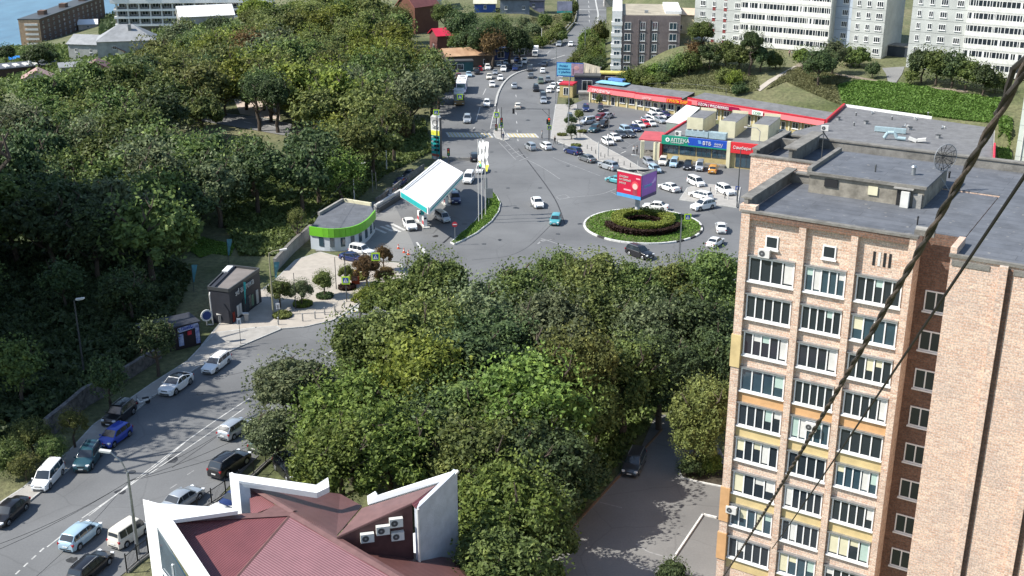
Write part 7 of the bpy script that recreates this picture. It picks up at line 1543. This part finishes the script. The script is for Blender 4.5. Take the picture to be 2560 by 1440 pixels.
a=at(2545,150,11); b_=at(2480,260,14); o=thing('cable_loop','slack loop of cable at the top right corner','cable',(0,0,0),0,'cables above the brick tower'); mb=MB(); mb.tube([at(2570,140,11.5),at(2535,170,12),at(2520,215,12.2),at(2512,260,12.4),at(2490,285,12.6)],.03,CB,6); mb.build('cable',o)
for i,((x0,y0,D0),(x1,y1,D1)) in enumerate((((2400,560,88),(2470,740,84)),((2330,560,86),(2600,735,84)),((2200,750,82),(2460,520,94)))): pass
# wires of the near street lamp
o=thing('street_wires','bundle of thin wires strung across the near street from the bent lamp post','overhead wire',(0,0,0)); mb=MB(); q=P(345,1385,0); z=zat(q.x,q.y,1190); T_=Vector((q.x,q.y,z-.5))
for x,y,zz in ((700,1040,7),(660,1010,7.4),(760,1060,7),(20,1500,8),(-60,1380,8),(-120,1420,7.4)):
    e=P(x,y,zz); mb.tube([T_+(e-T_)*(j/8)-Vector((0,0,.5*4*(j/8)*(1-j/8))) for j in range(9)],.02,BLACK,4)
mb.build('wires',o)
o=thing('junction_wires','long wires running from the ochre lamp post over the slope','overhead wire',(0,0,0)); mb=MB(); A=P(684,790,0); A=Vector((A.x,A.y,zat(A.x,A.y,640))); B1=P(886,505,0); B1=Vector((B1.x,B1.y,zat(B1.x,B1.y,424))); B2=P(967,430,0); B2=Vector((B2.x,B2.y,zat(B2.x,B2.y,352)))
for u,v in ((A,B1),(B1,B2)): mb.tube([u+(v-u)*(j/8)-Vector((0,0,.8*4*(j/8)*(1-j/8))) for j in range(9)],.025,BLACK,4)
mb.build('wires',o)
# ---------------------------------------------------------------- people
SKIN=M('skin',(.50,.32,.24),.6,var=0); 
def person(x,y,label,top,legs,hair,yaw=0.,stride=.22,seed=0,z=0.,pos=None):
    p=P(x,y,z) if pos is None else pos; o=thing('person',label,'person',(p.x,p.y,p.z),yaw,'people on foot')
    J=[(0,0,.98),(0,0,1.2),(0,0,1.42),(0,.01,1.54),(0,.02,1.66),(0,.02,1.78),
       (.10,0,.93),(.11,stride*.4,.50),(.12,stride,.08),(.12,stride+.14,.04),(-.10,0,.93),(-.11,-stride*.2,.50),(-.12,-stride,.10),(-.12,-stride+.14,.05),
       (.19,0,1.42),(.25,-.05,1.14),(.24,.08,.92),(.24,.12,.83),(-.19,0,1.42),(-.25,.05,1.14),(-.24,.14,.95),(-.24,.18,.86)]
    E=[(0,1),(1,2),(2,3),(3,4),(4,5),(0,6),(6,7),(7,8),(8,9),(0,10),(10,11),(11,12),(12,13),(2,14),(14,15),(15,16),(16,17),(2,18),(18,19),(19,20),(20,21)]
    rad=[.145,.13,.155,.055,.095,.085,.09,.065,.045,.045,.09,.065,.045,.045,.06,.045,.032,.035,.06,.045,.032,.035]
    me=bpy.data.meshes.new('body'); me.from_pydata(J,E,[]); t=bpy.data.objects.new('t',me); C.objects.link(t); md=t.modifiers.new('s','SKIN'); me.skin_vertices.new() if not me.skin_vertices else None
    sv=me.skin_vertices[0].data
    for i,r in enumerate(rad): sv[i].radius=(r*(1.25 if i in(0,1,2) else 1),r*(.85 if i in (0,1,2) else 1)); 
    sv[0].use_root=True; t.modifiers.new('u','SUBSURF').levels=2
    nm=bpy.data.meshes.new_from_object(t.evaluated_get(bpy.context.evaluated_depsgraph_get())); bpy.data.objects.remove(t)
    nm.materials.clear()
    for m_ in (SKIN,top,legs,BLACK): nm.materials.append(m_)
    for f in nm.polygons:
        c=f.center; f.use_smooth=True
        f.material_index= 0 if c.z>1.5 or (c.z<.93 and abs(c.x)>.19) else 1 if c.z>.98 or (abs(c.x)>.185 and c.z>.8) else 2 if c.z>.11 else 3
    link('body',nm,o); mb=MB(); mb.ball((0,.0,1.76),.105,hair,10,6,(1,1.1,.85)); mb.build('hair',o,60); mb=MB(); mb.ball((0,.115,1.70),.022,SKIN,6,4); mb.build('nose',o,60)
    return o
def cl(n,c): return M('cloth_'+n,c,.9,var=.1,scale=5)
person(1387,361,'person in dark clothes standing on the corner pavement near the crossing',cl('black',(.02,.02,.025)),cl('black2',(.025,.025,.03)),BLACK,2.5,z=.14)
person(1355,347,'person in a pale jacket and dark trousers at the kerb of the crossing',cl('pale',(.55,.56,.55)),cl('dark',(.03,.03,.04)),cl('hairbrown',(.08,.05,.03)),1.2)
person(1258,351,'person in a grey blue top on the median island',cl('slate',(.10,.12,.18)),cl('jeans',(.10,.14,.20)),BLACK,.2,z=.12)
person(1584,386,'person in a white top walking with another in the shop yard',cl('white',(.62,.62,.62)),cl('dark',(.03,.03,.04)),cl('hairbrown',(.08,.05,.03)),3.0)
person(1592,385,'person in a grey top with black trousers beside the one in white',cl('grey',(.32,.33,.34)),cl('black2',(.025,.025,.03)),BLACK,3.2)
person(1036,548,'person in white beside the sunny fuel pump',cl('white',(.62,.62,.62)),cl('white2',(.5,.5,.48)),cl('hairbrown',(.08,.05,.03)),1.0) if False else None
person(645,283,'person in a red brown coat on the park plaza',cl('redbrown',(.16,.05,.04)),cl('dark',(.03,.03,.04)),BLACK,.4,pos=G(645,284))
person(1970,141,'person in pink on the path in front of the left flats',cl('pink',(.60,.35,.35)),cl('dark',(.03,.03,.04)),BLACK,.4,pos=G(1973,142)); person(1980,141,'person in pale clothes beside the one in pink',cl('pale',(.55,.56,.55)),cl('tan',(.4,.32,.26)),cl('hairbrown',(.08,.05,.03)),.8,pos=G(1979,143))
# ================================================================ WHITE WINGED BUILDING with brown corrugated roofs (foreground)
RB1=corr('brown_corrugated_left',(.185,.062,.068),(.105,.036,.040),38,.17); RB2=corr('brown_corrugated_front',(.205,.092,.105),(.120,.054,.062),-48,.17); RB3=corr('brown_corrugated_shaded',(.14,.066,.062),(.10,.046,.044),40,.2)  # third roofing darkened: shade of slopes turned from the sun, in the colour
CAP=M('ridge_cap',(.17,.09,.085),.5,var=.1,scale=1.2); RBW=M('brown_wall_cladding',(.10,.045,.045),.6,var=.12,scale=1.5)
GW=M('wing_white',(.80,.81,.82),.55,var=.05,scale=.5); GWP=M('wing_grey_plaster',(.52,.56,.62),.8,var=.08,scale=1.2,bump=.2)
org=P(730,1283,0); o=thing('winged_building','foreground building with brown corrugated roofs and sharp white triangular wings','building',(org.x,org.y,0)); og=Vector((org.x,org.y,0))
def Q(x,y,z): return P(x,y,z)-og
A=Q(730,1283,10); L1=Q(430,1300,10); Rr=Q(1330,1640,10)
X0=Q(553,1488,7.9)
def onp(x,y,p0,p1,p2):
    n=(p1-p0).cross(p2-p0); d=Vector(ray(x,y)); c=Vector((0,0,CAM_H))-og; t=n.dot(p0-c)/n.dot(d); return c+d*t
mb=MB(); mb.poly3([L1,X0,A],RB1,.12); r1=mb.build('left_roof',o)
mb=MB(); mb.poly3([A,X0,onp(560,1800,A,X0,Rr),onp(1300,1900,A,X0,Rr),Rr],RB2,.12); mb.build('front_roof',o)
def cap(a,b_,w_=.42,nm='ridge_cap'):
    d=b_-a; n_=Vector((d.y,-d.x,0)).normalized()*w_/2; up=Vector((0,0,.10)); mb=MB(); mb.add([a-n_,a+up,a+n_,b_-n_,b_+up,b_+n_],[(0,1,4,3),(1,2,5,4),(0,2,1),(3,4,5)],CAP); mb.build(nm,o)
cap(A,Rr,.75); cap(L1,A,.7); cap(A,X0,.3)
# right slope with painted shade behind the main ridge, and the rear slope
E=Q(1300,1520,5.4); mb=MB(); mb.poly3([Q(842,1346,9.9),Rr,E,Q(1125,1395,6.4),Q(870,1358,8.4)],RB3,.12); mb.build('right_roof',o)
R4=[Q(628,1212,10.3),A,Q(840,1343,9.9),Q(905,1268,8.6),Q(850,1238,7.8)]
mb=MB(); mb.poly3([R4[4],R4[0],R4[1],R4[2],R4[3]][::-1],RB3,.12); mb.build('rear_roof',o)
mb=MB(); mb.poly3([Q(622,1214,10.2),Q(627,1288,9.3),Q(690,1264,9.9),Q(640,1216,10.25)],RB1,.1); mb.build('small_red_roof',o)
cap(Q(622,1212,10.35),Q(735,1280,10.05),.6)
mb=MB(); mb.poly3([Q(690,1262,10.1),Q(640,1288,9.95),Q(735,1283,10.06),Q(712,1268,10.1)],CAP,.05); mb.build('saddle_flashing',o)
# raised brown gable with the air conditioners
T0=Q(842,1343,10.2); T1=Q(1030,1258,12.2)
gx=lambda t: T0+(T1-T0)*t
mb=MB(); b0=Vector((T0.x,T0.y,9.2)); b1=Vector((T1.x,T1.y,6.6)); mb.poly3([T0,b0,b1,T1],RBW,.1); mb.build('gable_wall',o)
mb=MB(); mb.poly3([Q(905,1270,10.4),T0,T1,Q(1092,1212,12.4)],CAP,.12); mb.poly3([T1,Q(1040,1270,12.0),Q(1098,1224,12.2),Q(1092,1212,12.35)],RB1,.1); mb.build('gable_roof',o)
dv=(T1-T0); dv.z=0; nrm_=Vector((dv.y,-dv.x,0)).normalized()*.22
for i,(x,y,z) in enumerate(((918,1343,9.7),(957,1324,10.2),(990,1305,10.75),(994,1338,9.75))):
    # hung on the wall plane
    a_,b_,c_=ray(x,y); den=nrm_.x*a_+nrm_.y*b_; t=(nrm_.dot(Vector((T0.x+og.x,T0.y+og.y,0))+nrm_))/den; w_=Vector((a_*t,b_*t,CAM_H+c_*t))-og
    acunit((w_.x,w_.y,w_.z-.36),math.atan2(dv.y,dv.x),None,parent=o,s=1.15 if i<3 else 1.1)
# white walls
def vwall(a,b_,za,zb,z0,th,mat,nm,par=None):
    a=Vector(a);b_=Vector(b_); mb=MB(); mb.poly3([Vector((a.x,a.y,z0)),Vector((b_.x,b_.y,z0)),Vector((b_.x,b_.y,zb)),Vector((a.x,a.y,za))],mat,th); return mb.build(nm,par or o)
a=Q(1045,1270,12.0); b_=Q(1143,1176,13.0)
vwall(a,b_,12.0,13.0,3.0,.35,GWP,'right_wing_wall')
mb=MB(); mb.cyl(Vector((a.x,a.y,12.0))-Vector((0,.15,0)),Vector((a.x,a.y,7.5))-Vector((0,.15,0)),.1,.1,OFFW); mb.build('drainpipe',o)
mb=MB(); mb.poly3([Q(918,1240,11.0),Q(920,1262,10.6),Q(1128,1196,12.6),Q(1146,1177,13.05),Q(1143,1174,13.05),Q(943,1238,11.3),Q(938,1228,11.3)],GW,.4); mb.build('right_wing_coping',o)
# middle wing: white beam over a grey inner frame
mb=MB(); mb.poly3([Q(573,1182,11.5),Q(597,1202,11.4),Q(792,1232,10.9),Q(823,1217,11.1),Q(820,1193,11.3),Q(790,1212,11.2)],GW,.55); mb.build('middle_wing_coping',o)
m0=Q(573,1183,11.5); m1=Q(597,1202,11.4)
mb=MB(); mb.poly3([m0,Vector((m0.x,m0.y,6)),Vector((m1.x,m1.y,6)),m1],GW,.25); mb.build('middle_wing_post',o)
m2=Q(623,1200,11.38); mb=MB(); mb.poly3([m1,Vector((m1.x,m1.y,6)),Vector((m2.x,m2.y,6)),m2],GWP,.2); mb.poly3([m1,m2,Q(792,1226,10.8),Q(792,1231,10.85)][::-1],GWP,.2); mb.build('middle_wing_inner',o)
# left wing: great white triangle
f0=Q(357,1248,11.6); f1=Q(520,1440,9.6); f1=f0+(f1-f0)*1.6; g0=Q(395,1258,11.55)
dd=(f1-f0); sd_=Vector((dd.y,-dd.x,0)).normalized(); 
i0=Q(432,1300,11.0); i1=Q(545,1470,9.1); i1=i0+(i1-i0)*1.3
mb=MB(); mb.poly3([f0,Q(385,1296,11.2),Q(480,1442,9.4),Q(590,1620,8.0),i1,i0,g0],GW,.5); mb.build('left_wing_slab',o)
mb=MB(); mb.poly3([g0,i0,Q(595,1277,10.6),Q(580,1270,10.65)],GW,.35); mb.build('left_wing_beam',o)
v0=Vector((f0.x,f0.y,0)); v1=Q(392,1316,10.8); v1=Vector((v1.x,v1.y,0))
vwall(v0,v1,11.4,10.7,0,.4,GW,'left_wing_wall')
a=Q(394,1320,10.7); b_=Q(500,1500,8.9)
mb=MB(); mb.poly3([Vector((a.x,a.y,3)),Vector((b_.x,b_.y,3)),Vector((b_.x,b_.y,8.7)),Vector((a.x,a.y,10.5))],GLASSB,.1); mb.build('side_window',o)
mb=MB()
for t in (.33,.66,1.0): c=a+(b_-a)*t; mb.box((c.x,c.y,6),(.14,.3,6),GW)
for z in (5.2,7.2): mb.cyl(Vector((a.x,a.y,z))-Vector((.06,.06,0)),Vector((b_.x,b_.y,z))-Vector((.06,.06,0)),.08,.08,GW,6)
mb.build('window_bars',o)
# body under the roofs
mb=MB(); foot=[Q(405,1380,9),Q(620,1285,8.8),Q(640,1235,8.8),Q(850,1245,8.8),Q(910,1285,8.6),Q(1100,1215,8.6),Q(1130,1400,7.8),Q(1290,1540,7),Q(1000,1880,4.2),Q(520,1640,5.5)]
mb.prism([(p.x,p.y) for p in foot],0,5.2,GW); mb.build('wall',o)
